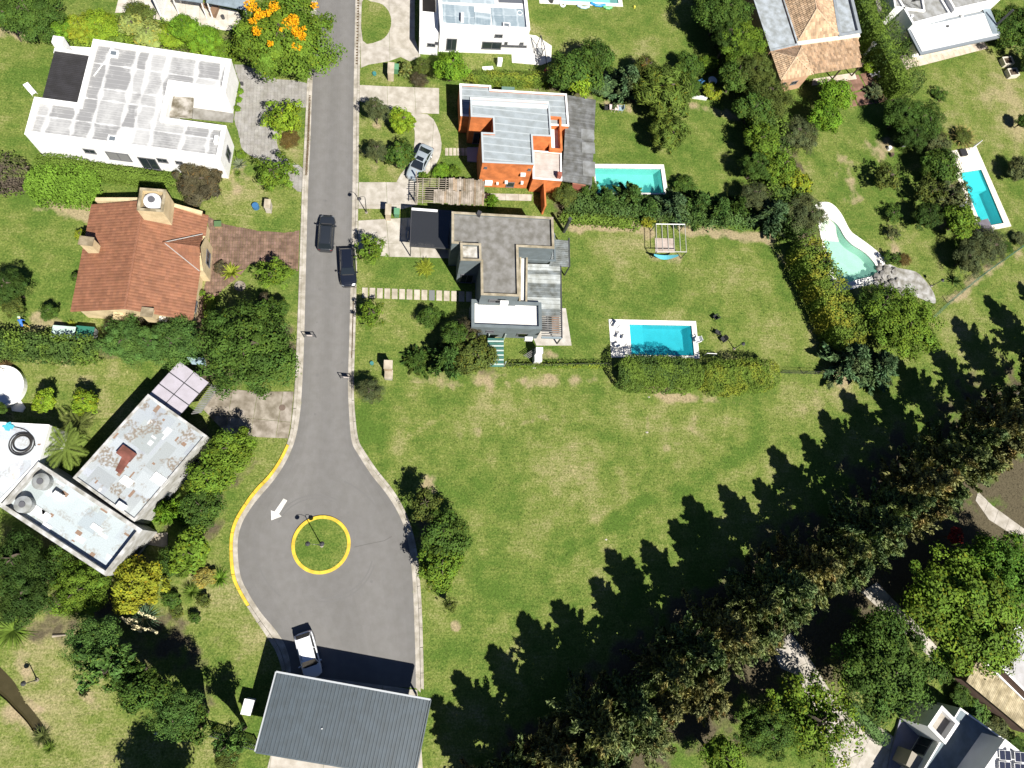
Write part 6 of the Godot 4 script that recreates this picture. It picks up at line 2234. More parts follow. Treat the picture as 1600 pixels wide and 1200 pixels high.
		["tree", "broad1", 1150, 120, 28, 5.0, "dark", "dark tree of the eastern belt above the garden corner", "tree"],
		["tree", "fine1", 1204, 152, 36, 5.5, "olive", "olive tree below the corner of the tiled house", "tree"],
		["tree", "broad2", 1178, 172, 32, 5.0, "dark", "dark green tree of the belt left of the grey bush", "tree"],
		["tree", "broad0", 1190, 222, 30, 5.0, "mid", "green tree of the belt beside the grey bush", "tree"],
		["tree", "fine0", 1248, 212, 30, 4.0, "slate", "large round grey bush by the salmon corner", "shrub"],
		["tree", "broad1", 1305, 148, 28, 4.5, "fresh", "bright green tree by the brick terrace, upper crown", "tree"],
		["tree", "broad0", 1288, 186, 28, 4.5, "fresh", "bright green tree by the brick terrace, lower crown", "tree"],
		["tree", "broad2", 1216, 262, 32, 5.0, "mid", "yellow-flecked green tree below the grey bush", "tree"],
		["tree", "fine0", 1182, 262, 28, 4.5, "dark", "dark tree on the lawn edge of the eastern belt", "tree"],
		["tree", "citrus1", 1245, 290, 26, 4.0, "yellowgreen", "yellow-green tree above the free-form pool", "tree"],
		["tree", "cone1", 1206, 336, 36, 4.8, "blue", "blue-green spruce in the eastern belt", "tree"],
		["tree", "fine0", 1256, 336, 32, 4.6, "slate", "dark grey-green tree beside the white pool beach", "tree"],
		["tree", "fine1", 1180, 308, 26, 4.0, "slate", "dull dark tree above the blue-green spruce", "tree"],
		["tree", "ball", 1284, 412, 20, 4.6, "dark", "dark round bush in the yellow-green hedge", "shrub"],
		["tree", "cone1", 1330, 560, 44, 5.0, "blue", "blue-green conifer at the south end of the tall hedge", "tree"],
		["tree", "cone0", 1372, 572, 40, 5.0, "blue", "second blue-green conifer right of the hedge's south end", "tree"],
		["tree", "big0", 1404, 506, 58, 7.0, "mid", "large round green tree below the pool's rocks", "tree"],
		["tree", "fine1", 1372, 478, 34, 6.0, "dark", "dark tree shading the pool's rocks", "tree"],
		# ---- right-hand gardens
		["tree", "fine0", 1408, 182, 32, 5.0, "dark", "dark tree at the south end of the tall cypress hedge", "tree"],
		["tree", "fine1", 1442, 188, 32, 5.0, "dark", "dark rounded tree right of the cypress hedge's end", "tree"],
		["tree", "fine0", 1424, 214, 26, 4.2, "deep", "very dark tree below the cypress hedge's end", "tree"],
		["tree", "broad1", 1462, 224, 22, 3.2, "slate", "dull green bush by the brown ornamental grasses", "shrub"],
		["tree", "broad1", 1468, 262, 32, 4.6, "dark", "dark tree left of the narrow pool's deck", "tree"],
		["tree", "thin1", 1450, 300, 26, 4.0, "olive", "thin olive tree in the line left of the narrow pool", "tree"],
		["tree", "thin0", 1486, 306, 28, 4.2, "slate", "grey-brown tree overhanging the narrow pool", "tree"],
		["tree", "broad2", 1500, 346, 30, 4.2, "mid", "yellowish-green tree beside the narrow pool's shed roof", "tree"],
		["tree", "broad0", 1446, 338, 26, 3.6, "deep", "dark tree facing the lawn left of the narrow pool", "tree"],
		["tree", "fine1", 1542, 384, 30, 3.6, "slate", "grey-green bush at the corner of the narrow pool", "shrub"],
		["tree", "fine0", 1512, 404, 28, 4.0, "slate", "dark green tree by the wire fence corner", "tree"],
		["shrub", "grass", 1502, 216, 26, 1.2, "straw", "straw-coloured ornamental grass by the narrow pool's deck", "plant"],
		["shrub", "broad0", 1504, 212, 16, 1.3, "olive", "olive bush amid straw-coloured grass", "shrub"],
		["tree", "thin0", 1384, 276, 26, 3.2, "olive", "young tree on the lawn, the largest of three in line", "tree"],
		["tree", "thin1", 1396, 334, 15, 1.8, "dark", "young tree on the lawn, the middle of three in line", "tree"],
		["tree", "thin0", 1396, 364, 11, 1.5, "slate", "bare young tree on the lawn below the middle one", "tree"],
		["shrub", "thin1", 1394, 404, 14, 1.7, "dark", "small dark tree beside the free-form pool's rim", "tree"],
		["shrub", "fine1", 1414, 406, 11, 0.7, "brown", "reddish-brown low plant beside the free-form pool's rim", "plant"],
		["shrub", "thin0", 1467, 147, 13, 0.9, "dark", "dark sparse plant alone on the upper right lawn", "plant"],
		["tree", "broad1", 1592, 266, 20, 3.0, "slate", "grey-green tree at the right edge beside the narrow pool's lawn", "tree"],
		["tree", "broad0", 1598, 190, 12, 2.4, "dark", "dark bush at the right edge above the grey-green tree", "shrub"],
		["tree", "big1", 1588, 46, 36, 5.0, "dark", "flower-dotted tree right of the white-roofed far house", "tree"],
		["tree", "broad2", 1612, 98, 20, 3.4, "deep", "dark tree behind the two planter boxes", "tree"],
		["shrub", "agave", 1490, 440, 11, 1.2, "dark", "dark plant by the wire fence below the garden lamp", "plant"],
		["shrub", "broad0", 1572, 386, 11, 1.2, "dark", "small round bush along the wire fence", "shrub"],
		["shrub", "broad1", 1594, 372, 12, 1.2, "slate", "small grey bush along the wire fence at the right edge", "shrub"],
		["shrub", "sprout", 1358, 106, 9, 1.6, "lime", "small lime plant beside the veranda lamp pillar", "plant"],
		["shrub", "cone0", 1367, 142, 17, 1.4, "silver", "wispy grey bush on the brick terrace", "shrub"],
		# ---- lower right
		["tree", "big0", 1376, 1036, 84, 9.0, "dark", "big round dark green tree between the two footpaths", "tree"],
		["tree", "big1", 1500, 948, 90, 9.0, "mid", "big yellow-green tree above the slatted roof", "tree"],
		["tree", "big1", 1572, 900, 66, 8.5, "green", "bright green tree at the right edge beside the big yellow-green one", "tree"],
		["tree", "sparse", 1270, 1124, 66, 7.0, "mid", "sparse tree with orange leaves beside the long footpath", "tree"],
		["tree", "big1", 1190, 1140, 46, 6.5, "dark", "green tree at the bottom edge left of the sparse orange-leaved tree", "tree"],
		["tree", "broad1", 1130, 1186, 40, 6.0, "mid", "leafy tree cut by the bottom edge under the pines", "tree"],
		["tree", "sprout", 1492, 838, 13, 3.4, "red", "small red-leaved tree in the gap beside the pines", "tree"],
		["shrub", "sprout", 1474, 1052, 15, 1.4, "dark", "dark bush beside the slatted roof, upper", "shrub"],
		["shrub", "broad0", 1500, 1088, 18, 1.4, "dark", "dark bush beside the slatted roof, second", "shrub"],
		["shrub", "sprout", 1526, 1112, 18, 1.4, "conifer", "green planting below the slatted roof, middle", "shrub"],
		["shrub", "broad1", 1556, 1140, 20, 1.4, "slate", "greyish planting below the slatted roof", "shrub"],
		["shrub", "broad0", 1586, 1168, 20, 1.4, "dark", "dark planting below the slatted roof, lowest", "shrub"],
		["shrub", "sprout", 1510, 1104, 14, 1.2, "mid", "leafy plant in the shade of the corner house's tower", "plant"],
	]
	for q in P:
		if q[7] == "":
			continue
		plant(q[0], q[1], q[2], q[3], q[4], q[5], q[6], q[7], q[8])
	# pampas grass with cream plumes
	var pa := plant("pampas_grass", "grass", 226, 966, 34, 1.7, "blue", "pampas grass with cream plumes south of the yellow-leaved tree", "plant")
	for k in 9:
		var at := G([196, 207, 203, 214, 222, 236, 218, 240, 210][k], [968, 969, 974, 984, 981, 964, 957, 986, 978][k], 2.2) - pa.position
		at.y = 2.2
		var mb := MB.new()
		for j in 30:
			var e := Vector3((j / 30.0 - 0.5) * 0.9, 0.1 * sin(j * 0.3), 0.35 * (j / 30.0 - 0.5))
			put_leaf(mb, at + e + rand_dir(r) * 0.08, (rand_dir(r) + Vector3.UP).normalized(), 0.13, 0.5, Color(0.9, 0.9, 0.9), r)
		mb.tube(Vector3(0, 0.2, 0), at, 0.02, 0.012, 4, false)
		part(pa, "plume", mb, leaf_mat(0.70, 0.60, 0.55))
	# ---- hedges
	hedge([-30, 270, 10, 272, 44, 280], 4.2, 1.9, "purple", "dark purple-brown hedge at the left edge south of the white house", 0.12, 40.0, 0.3, "olive")
	hedge([44, 284, 80, 290, 120, 292, 160, 292], 4.2, 2.0, "fresh", "bright green shrubbery hedge north-west of the tiled gable roof", 0.11, 80.0, 0.3)
	hedge([56, 254, 110, 258, 150, 268, 200, 276, 275, 286], 1.7, 1.5, "mid", "narrow olive hedge along the white house's south front", 0.08, 100.0, 0.2, "mid")
	hedge([-30, 540, 40, 542, 100, 545, 158, 548], 2.6, 2.4, "dark", "dark green hedge between the yellow house's lawn and the patched house", 0.11, 70.0, 0.3, "mid")
	hedge([329, 462, 328, 480, 326, 499], 1.2, 0.9, "lime", "small lime-green clipped hedge beside the brick path", 0.08, 60.0, 0.2)
	hedge([728, 124, 770, 123, 820, 124, 868, 126], 1.8, 1.4, "mid", "olive clipped hedge between the white villa and the orange house", 0.08, 100.0, 0.2, "yellowgreen")
	hedge([876, 340, 910, 342, 950, 345, 1000, 352], 1.6, 0.9, "mid", "low loose hedge along the bare strip north of the big lawn", 0.12, 40.0, 0.4)
	hedge([1252, 378, 1270, 420, 1290, 462, 1316, 520, 1326, 548], 4.0, 4.2, "mid", "tall yellow-green hedge along the free-form pool's lawn", 0.12, 70.0, 0.25, "gold")
	hedge([962, 582, 1010, 584, 1060, 586, 1094, 590], 3.8, 3.3, "mid", "thick clipped hedge behind the blue pool, the darker western half", 0.085, 110.0, 0.15, "dark", 0.12)
	hedge([1094, 588, 1130, 590, 1170, 587, 1212, 586], 3.8, 2.8, "mid", "thick clipped hedge, the eastern half with yellow-green patches", 0.085, 110.0, 0.2, "yellowgreen", 0.2)
	hedge([1338, -30, 1352, 10, 1376, 60, 1396, 104, 1420, 152], 3.8, 4.2, "mid", "tall dense cypress hedge between the tiled house and far white house", 0.09, 90.0, 0.3, "dark", 0.3)
	hedge([1326, 1098, 1346, 1120, 1366, 1142, 1382, 1160], 1.5, 1.6, "conifer", "narrow green hedge between footpath and stone strip", 0.09, 60.0, 0.3)
	hedge([1462, 1030, 1480, 1046, 1500, 1064], 0.9, 0.9, "dark", "low dark hedge along the corner house's side lawn", 0.09, 60.0, 0.3)
	hedge([790, 571, 850, 571, 900, 571, 948, 571], 0.5, 1.0, "mid", "thin vine-grown hedge on the black mesh fence", 0.09, 40.0, 0.6, "yellowgreen", 0.5)
	hedge([1104, -30, 1140, 40, 1162, 90, 1186, 150, 1200, 210, 1208, 270, 1236, 330, 1256, 372], 4.4, 3.0, "dark", "thick dark undergrowth filling the foot of the tall eastern belt", 0.13, 40.0, 0.5, "mid", 0.4)
	hedge([880, 322, 940, 318, 1000, 326, 1060, 332, 1120, 338, 1180, 336], 3.0, 1.6, "dark", "dark undergrowth beneath the conifers between the two lawns", 0.12, 40.0, 0.5, "conifer", 0.4)
	hedge([100, 58, 160, 56, 220, 52, 290, 60, 356, 88], 3.4, 1.5, "mid", "loose green planting under the shrubs behind the white house", 0.12, 44.0, 0.5, "lime", 0.4)
	# ---- pines along the eastern boundary: bases surveyed from trunks and shadow tips
	var row := [[1012, 1042, 12.5, 1.0], [796, 1196, 12.0, 1.0], [852, 1158, 12.5, 1.0], [906, 1118, 13.5, 1.1], [956, 1088, 13.0, 1.0], [1046, 1012, 14.0, 1.1], [1094, 986, 13.0, 1.0], [1134, 946, 12.5, 0.95], [1166, 922, 14.0, 1.1], [1214, 894, 13.0, 1.0], [1262, 872, 12.0, 0.95], [1298, 838, 14.0, 1.1], [1340, 806, 13.0, 1.0], [1372, 774, 13.5, 1.05],
		[1408, 742, 14.0, 1.0], [1446, 716, 13.0, 1.0], [1490, 690, 14.0, 1.1], [1536, 652, 13.5, 1.0], [1580, 620, 14.0, 1.05], [1630, 584, 14.0, 1.0], [760, 1236, 12.0, 1.0], [1680, 560, 14.0, 1.0],
		[900, 1170, 11.0, 1.0], [1010, 1094, 10.0, 1.0], [1120, 1004, 10.5, 1.0], [1200, 958, 9.0, 0.95], [1290, 896, 9.0, 0.95], [1388, 816, 10.5, 1.0], [1466, 752, 10.5, 1.0], [1556, 692, 11.0, 1.0], [830, 1226, 11.0, 1.0],
		[866, 1196, 9.5, 1.0], [936, 1142, 9.5, 1.0], [984, 1120, 9.0, 1.0], [1062, 1058, 9.5, 1.0], [1084, 1050, 8.5, 1.0], [1150, 990, 9.5, 1.0], [1170, 1000, 7.5, 0.95], [1246, 922, 8.5, 0.95], [1336, 862, 9.0, 1.0], [1424, 790, 9.5, 1.0], [1510, 722, 9.5, 1.0], [1000, 1140, 8.0, 1.0], [940, 1190, 8.5, 1.0], [1090, 1090, 7.5, 0.95]]
	var spots := ["nearest the bottom edge, casting shade by the gatehouse roof", "whose shadow tip falls left of the gatehouse field"]
	var names := ["pine with a broad shadow near the middle of the long row", "second pine from the lower end of the long row", "third pine from the lower end of the long row", "fourth pine from the lower end of the long row", "fifth pine from the lower end of the long row", "seventh pine from the lower end of the long row", "eighth pine from the lower end of the long row", "ninth pine from the lower end of the long row", "tenth pine from the lower end of the long row", "eleventh pine from the lower end of the long row", "twelfth pine from the lower end of the long row", "thirteenth pine from the lower end of the long row", "eighth pine from the upper right end of the long row", "seventh pine from the upper right end of the long row",
		"sixth pine from the upper right end of the long row", "fifth pine from the upper right end of the long row", "fourth pine from the upper right end of the long row", "third pine from the upper right end of the long row", "second pine from the upper right end of the long row", "pine at the right edge of the photo, end of the long row", "pine at the bottom edge beside the gatehouse roof", "pine just beyond the right edge whose crown and shade reach in",
		"shorter pine of the outer row nearest the bottom edge but one", "shorter pine of the outer row, third from the bottom edge", "shorter pine of the outer row above the pale footpath's top", "shorter brownish pine of the outer row left of the big dark green tree", "shorter pine of the outer row above the concrete path", "shorter pine of the outer row near the red-leaved tree", "shorter pine of the outer row left of the right-edge path", "shorter pine of the outer row at the right edge", "shorter pine of the outer row cut by the bottom edge"]
	for s in ["lowest", "second lowest", "third lowest", "fourth lowest", "fifth lowest", "sixth lowest", "seventh lowest", "fifth highest", "fourth highest", "third highest", "second highest", "one before the lowest, nearer the path", "one at the very bottom, nearer the path", "one nearest the top of the pale footpath"]:
		names.append("short pine filling the gap between both rows, " + s)
	for k in row.size():
		var q: Array = row[k]
		var b := G(q[0] - 6, q[1] - 8)
		var t := thing("pine_tree", names[k], "tree", b, 0.0, "pines in the long boundary row")
		var cm: Array = tints[["pine", "pine dark", "pine brown", "pine", "pine dark", "pine dark", "pine brown"][k % 7]]
		var o := MeshInstance3D.new()
		o.mesh = crown("pine%d" % (k % 3))
		o.material_override = leaf_mat(cm[0], cm[1], cm[2])
		var w: float = 4.1 * q[3] * rng.randf_range(0.9, 1.15)
		o.basis = Basis(Vector3.UP, rng.randf() * TAU).scaled(Vector3(w, q[2], w * rng.randf_range(0.85, 1.1)))
		put(o, "crown", t)
		var s := MeshInstance3D.new()
		s.mesh = trunk_mesh(2)
		s.material_override = mat("bark", 0.13, 0.10, 0.075, 0.95, 0.2)
		s.basis = Basis().scaled(Vector3(0.22, q[2] * 0.95, 0.22))
		put(s, "trunk", t)
	# ---- stand of darker trees at the lower left
	var stand := [[202, 1022, 8.5, 3.0, "tall dark tree of the lower left stand, nearest the ditch"], [258, 1062, 8.5, 2.8, "tall dark tree of the lower left stand, second from the ditch"], [303, 1093, 8.5, 2.8, "tall dark tree of the lower left stand, third from the ditch"], [326, 1110, 8.0, 2.3, "tall dark tree of the lower left stand, next to the fence"], [383, 1136, 8.5, 1.9, "forked tree whose trunk stands at the slatted fence"], [228, 1044, 7.0, 2.4, "shorter dark tree of the lower left stand by the fallen log"], [180, 992, 8.0, 2.9, "dark tree of the lower left stand under the pampas grass's west side"], [290, 1292, 12.0, 4.2, "tall tree below the bottom edge that throws a broad shadow"]]
	for k in stand.size():
		var q: Array = stand[k]
		var t := thing("dark_tree", q[4], "tree", G(q[0], q[1]), 0.0, "stand of dark trees at the lower left")
		var cm: Array = tints["dark" if k % 2 else "conifer"]
		var o := MeshInstance3D.new()
		o.mesh = crown(["thin0", "broad2", "fine1", "thin1"][k % 4] if k < 7 else "broad1")
		o.material_override = leaf_mat(cm[0], cm[1], cm[2])
		o.basis = Basis(Vector3.UP, rng.randf() * TAU).scaled(Vector3(q[3] * 0.88, q[2] * 0.32, q[3] * 0.82))
		o.position.y = q[2] * 0.66
		put(o, "crown", t)
		var s := MeshInstance3D.new()
		s.mesh = trunk_mesh(k % 2)
		s.material_override = mat("bark", 0.13, 0.10, 0.075, 0.95, 0.2)
		s.basis = Basis(Vector3.UP, k * 1.3).scaled(Vector3(0.2, q[2] * 0.62, 0.2))
		put(s, "trunk", t)


# ---------------------------------------------------------------- cars
# front and rear were surveyed at bonnet height; the nose points along -z
func car(label: String, fx: float, fy: float, rx: float, ry: float, paint: Material, suv: bool, width := 1.82, tall := 1.62, extra := "") -> Node3D:
	var a := G(fx, fy, 0.7)
	var b := G(rx, ry, 0.7)
	var l := a.distance_to(b)
	var dir := (a - b).normalized()
	var c := (a + b) * 0.5
	c.y = 0.03
	var t := thing("parked_car" if extra != "moving" else "car", label, "car", c, atan2(-dir.x, -dir.z))
	var hw := width * 0.5
	var st := [[0.0, 0.58, 0.60], [0.015, 0.74, 0.68], [0.045, 0.88, 0.74], [0.10, 0.965, 0.81], [0.17, 1.0, 0.86], [0.27, 1.0, 0.93], [0.5, 1.0, 0.95], [0.75, 1.0, 0.97], [0.9, 0.985, 0.985 if not suv else 1.0], [0.955, 0.94, 0.95], [0.985, 0.86, 0.86], [1.0, 0.72, 0.68]]
	var prof := func(s: Array) -> Array:
		var w: float = s[1] * hw
		var y: float = s[2]
		var z: float = (s[0] - 0.5) * l
		return [Vector3(0, y + 0.035, z), Vector3(w * 0.55, y + 0.025, z), Vector3(w * 0.86, y - 0.015, z), Vector3(w * 0.97, y - 0.09, z), Vector3(w, y - 0.24, z), Vector3(w * 0.99, 0.42, z), Vector3(w * 0.93, 0.22, z)]
	var body := MB.new()
	for k in st.size() - 1:
		var p: Array = prof.call(st[k])
		var q: Array = prof.call(st[k + 1])
		for j in p.size() - 1:
			for s in [-1.0, 1.0]:
				var m := Vector3(s, 1, 1)
				body.quad(p[j] * m, q[j] * m, q[j + 1] * m, p[j + 1] * m, Vector3(s * (0.2 + j), 3.0 - j, 0))
	for e in [[0, -1.0], [st.size() - 1, 1.0]]:
		var p: Array = prof.call(st[e[0]])
		for j in p.size() - 1:
			body.quad(p[j], p[j + 1], p[j + 1] * Vector3(-1, 1, 1), p[j] * Vector3(-1, 1, 1), Vector3(0, 0, e[1]))
	part(t, "body", body, paint)
	var z := func(f: float) -> float: return (f - 0.5) * l
	var wb := 0.275
	var rf := 0.40 if suv else 0.43
	var rr := 0.89 if suv else 0.70
	var bb := 0.972 if suv else 0.885
	var yb := 0.955
	var bw := hw * 0.90
	var rw := hw * 0.70
	var glass := gloss("car glass", 0.012, 0.016, 0.020, 0.05, 0.0, 0.6)
	var roof := MB.new()
	var ys := [tall - 0.035, tall - 0.005, tall, tall - 0.012, tall - 0.05]
	for k in 4:
		var z0: float = z.call(lerpf(rf, rr, k / 4.0))
		var z1: float = z.call(lerpf(rf, rr, (k + 1) / 4.0))
		for s in [-1.0, 1.0]:
			roof.quad(Vector3(0, ys[k] + 0.02, z0), Vector3(s * rw * 0.75, ys[k] + 0.008, z0), Vector3(s * rw * 0.75, ys[k + 1] + 0.008, z1), Vector3(0, ys[k + 1] + 0.02, z1), Vector3.UP)
			roof.quad(Vector3(s * rw * 0.75, ys[k] + 0.008, z0), Vector3(s * rw, ys[k] - 0.03, z0), Vector3(s * rw, ys[k + 1] - 0.03, z1), Vector3(s * rw * 0.75, ys[k + 1] + 0.008, z1), Vector3(s * 0.3, 1, 0))
	var rp := part(t, "roof", roof, paint)
	var y0: float = ys[0] - 0.03
	var y1: float = ys[4] - 0.03
	var mb := MB.new()
	mb.quad(Vector3(-bw, yb, z.call(wb)), Vector3(bw, yb, z.call(wb)), Vector3(rw, y0 + 0.02, z.call(rf)), Vector3(-rw, y0 + 0.02, z.call(rf)), Vector3(0, 1, -1))
	part(t, "windscreen", mb, glass)
	mb = MB.new()
	mb.quad(Vector3(-bw * 0.96, yb + 0.03, z.call(bb)), Vector3(bw * 0.96, yb + 0.03, z.call(bb)), Vector3(rw, y1 + 0.02, z.call(rr)), Vector3(-rw, y1 + 0.02, z.call(rr)), Vector3(0, 1, 1))
	part(t, "rear_window", mb, glass)
	var pil := MB.new()
	for s in [-1.0, 1.0]:
		var lowf := Vector3(s * bw, yb, z.call(wb))
		var topf := Vector3(s * rw, y0, z.call(rf))
		var lowr := Vector3(s * bw * 0.96, yb + 0.03, z.call(bb))
		var topr := Vector3(s * rw, y1, z.call(rr))
		for k in 2:
			var f0 := 0.03 + 0.48 * k
			var f1 := f0 + 0.45
			mb = MB.new()
			mb.quad(lowf.lerp(lowr, f0), lowf.lerp(lowr, f1), topf.lerp(topr, f1), topf.lerp(topr, f0), Vector3(s, 0.4, 0))
			part(t, "side_window", mb, glass)
		pil.tube(lowf, topf, 0.05, 0.04, 6)
		pil.tube(lowr, topr, 0.07, 0.05, 6)
		pil.tube(lowf.lerp(lowr, 0.495), topf.lerp(topr, 0.495), 0.045, 0.04, 6)
		pil.tube(topf, topr, 0.04, 0.04, 6)
		var mir := MB.new()
		mir.box(Vector3(s * (hw + 0.10), 1.0, z.call(wb + 0.05)), Vector3(0.22, 0.14, 0.12), Basis(Vector3.UP, s * 0.25))
		part(t, "mirror", mir, paint)
		var head := MB.new()
		head.box(Vector3(s * hw * 0.70, 0.64, z.call(0.022)), Vector3(0.30, 0.11, 0.10), Basis.from_euler(Vector3(-0.35, s * -0.4, 0)))
		part(t, "headlight", head, gloss("lamp glass", 0.14, 0.15, 0.16, 0.12, 0.0, 0.5))
		var tail := MB.new()
		tail.box(Vector3(s * hw * 0.74, 0.76, z.call(0.985)), Vector3(0.26, 0.13, 0.07), Basis(Vector3.UP, s * 0.35))
		part(t, "tail_light", tail, gloss("tail lamp", 0.10, 0.010, 0.010, 0.15, 0.0, 0.5))
		for f in [0.19, 0.80]:
			var w := MB.new()
			var at := Vector3(s * (hw - 0.11), 0.33, z.call(f))
			w.tube(at - Vector3(0.11, 0, 0), at + Vector3(0.115, 0, 0), 0.33, 0.33, 18)
			var wh := part(t, "wheel", w, mat("tyre", 0.018, 0.018, 0.018, 0.9))
			var rim := MB.new()
			rim.tube(at + Vector3(s * 0.10, 0, 0), at + Vector3(s * 0.125, 0, 0), 0.21, 0.20, 14)
			part(wh, "rim", rim, gloss("rim", 0.35, 0.36, 0.37, 0.3, 0.8))
		if suv:
			var rail := MB.new()
			rail.tube(Vector3(s * rw * 0.88, tall + 0.05, z.call(rf + 0.04)), Vector3(s * rw * 0.88, tall + 0.035, z.call(rr - 0.04)), 0.022, 0.022, 5)
			part(rp, "roof_rail", rail, gloss("rail", 0.12, 0.12, 0.125, 0.3, 0.6))
	part(t, "pillars", pil, paint)
	var bump := MB.new()
	bump.box(Vector3(0, 0.36, z.call(0.012)), Vector3(width * 0.72, 0.2, 0.08))
	bump.box(Vector3(0, 0.40, z.call(0.99)), Vector3(width * 0.74, 0.2, 0.08))
	part(t, "bumper_trim", bump, mat("bumper plastic", 0.03, 0.03, 0.032, 0.7))
	var wip := MB.new()
	wip.box(Vector3(0, yb + 0.03, z.call(wb) - 0.03), Vector3(bw * 1.5, 0.03, 0.1))
	part(t, "cowl", wip, mat("bumper plastic", 0.03, 0.03, 0.032, 0.7))
	if extra == "sunroof":
		var sr := MB.new()
		sr.box(Vector3(0, tall + 0.012, z.call(0.50)), Vector3(rw * 1.35, 0.02, 0.5))
		part(rp, "sunroof", sr, glass)
	return t

func build_cars() -> void:
	var ink := gloss("graphite paint", 0.022, 0.026, 0.031, 0.28, 0.2, 0.9)
	var black := gloss("black paint", 0.008, 0.010, 0.016, 0.2, 0.0, 1.0)
	var silver := gloss("silver paint", 0.36, 0.41, 0.44, 0.32, 0.35, 0.8)
	var white := gloss("white paintwork", 0.74, 0.75, 0.78, 0.3, 0.0, 0.8)
	car("dark grey estate car driving north in the middle of the road", 512, 337, 508, 392, ink, true, 1.82, 1.55, "moving")
	car("black car parked at the east kerb by a street tree", 545, 447, 541.5, 388, black, true, 1.86, 1.6)
	car("silver saloon with a dark sunroof on the curved concrete drive", 643, 279, 669, 228, silver, false, 1.80, 1.45, "sunroof")
	car("white car half in the shade of the gatehouse roof", 491, 1059, 473, 988, white, true, 1.84, 1.62)
	car("dark blue car under the smoked carport roof, nose showing", 637, 366, 694, 370, gloss("dark blue paint", 0.02, 0.03, 0.045, 0.25, 0.2, 0.9), false, 1.78, 1.45)


# ---------------------------------------------------------------- street furniture
func lamp(label: String, x: float, y: float, h: float, arms: Array, word := "street_lamp") -> void:
	var t := thing(word, label, "lamp", G(x, y))
	var dk := mat("dark metal", 0.05, 0.05, 0.055, 0.5)
	var p := MB.new()
	p.tube(Vector3.ZERO, Vector3(0, h * 0.3, 0), 0.075, 0.06, 8)
	p.tube(Vector3(0, h * 0.3, 0), Vector3(0, h, 0), 0.05, 0.04, 8)
	part(t, "pole", p, dk)
	var f := MB.new()
	f.tube(Vector3(0, -0.02, 0), Vector3(0, 0.12, 0), 0.2, 0.16, 10)
	part(t, "foot", f, mat("worn concrete", 0.36, 0.32, 0.27, 0.9, 0.3, true, true))
	for a in arms:
		var d := Vector3(a[0], 0, a[1])
		var m := MB.new()
		var last := Vector3(0, h, 0)
		for k in range(1, 8):
			var s := k / 7.0 * PI
			var q := Vector3(0, h, 0) + d * 0.5 * (1.0 - cos(s)) + Vector3(0, sin(s) * 0.3, 0)
			m.tube(last, q, 0.025, 0.025, 5)
			last = q
		part(t, "arm", m, dk)
		var hd := MB.new()
		hd.tube(Vector3(d.x, h - 0.02, d.z), Vector3(d.x, h - 0.2, d.z), 0.1, 0.24, 14)
		var hh := part(t, "lamp_shade", hd, dk)
		var g := MB.new()
		g.tube(Vector3(d.x, h - 0.2, d.z), Vector3(d.x, h - 0.3, d.z), 0.2, 0.12, 12)
		part(hh, "lamp_glass", g, mat("lamp globe", 0.6, 0.6, 0.56, 0.3))

func utility_pillar(label: String, x: float, y: float, w: float, d: float, h: float, m: Material) -> Node3D:
	var t := thing("meter_pillar", label, "meter box", G(x, y))
	var mb := MB.new()
	mb.box(Vector3(0, h * 0.5, 0), Vector3(w, h, d))
	part(t, "pillar", mb, m)
	mb = MB.new()
	mb.box(Vector3(0, h + 0.04, 0), Vector3(w + 0.1, 0.08, d + 0.1))
	part(t, "cap", mb, mat("pillar cap", 0.48, 0.42, 0.33, 0.9, 0.2))
	mb = MB.new()
	mb.box(Vector3(-w * 0.5 - 0.01, h * 0.62, 0), Vector3(0.03, 0.4, d * 0.6))
	part(t, "meter_door", mb, mat("grey enamel", 0.3, 0.31, 0.31, 0.5))
	return t

func disc(word: String, label: String, cat: String, x: float, y: float, r: float, h: float, m: Material) -> Node3D:
	var t := thing(word, label, cat, G(x, y))
	var mb := MB.new()
	mb.tube(Vector3.ZERO, Vector3(0, h, 0), r, r * 0.94, 20)
	part(t, "body", mb, m)
	return t

func barrier(label: String, ax: float, ay: float, bx: float, by: float) -> void:
	var a := G(ax, ay)
	var b := G(bx, by)
	var c := (a + b) * 0.5
	var dk := mat("dark metal", 0.05, 0.05, 0.055, 0.5)
	var t := thing("road_barrier", label, "barrier", c)
	for q in [a, b]:
		var mb := MB.new()
		mb.box(q - c + Vector3(0, 0.5, 0), Vector3(0.07, 1.0, 0.07))
		part(t, "post", mb, dk)
	for y in [0.97, 0.45]:
		var mb := MB.new()
		mb.tube(a - c + Vector3(0, y, 0), b - c + Vector3(0, y, 0), 0.035, 0.035, 6)
		part(t, "rail", mb, dk)
	var s := MB.new()
	s.box(Vector3(0, 0.72, 0), Vector3(0.6, 0.44, 0.05))
	part(t, "sign_plate", s, mat("sign red white", 0.62, 0.55, 0.52, 0.6))

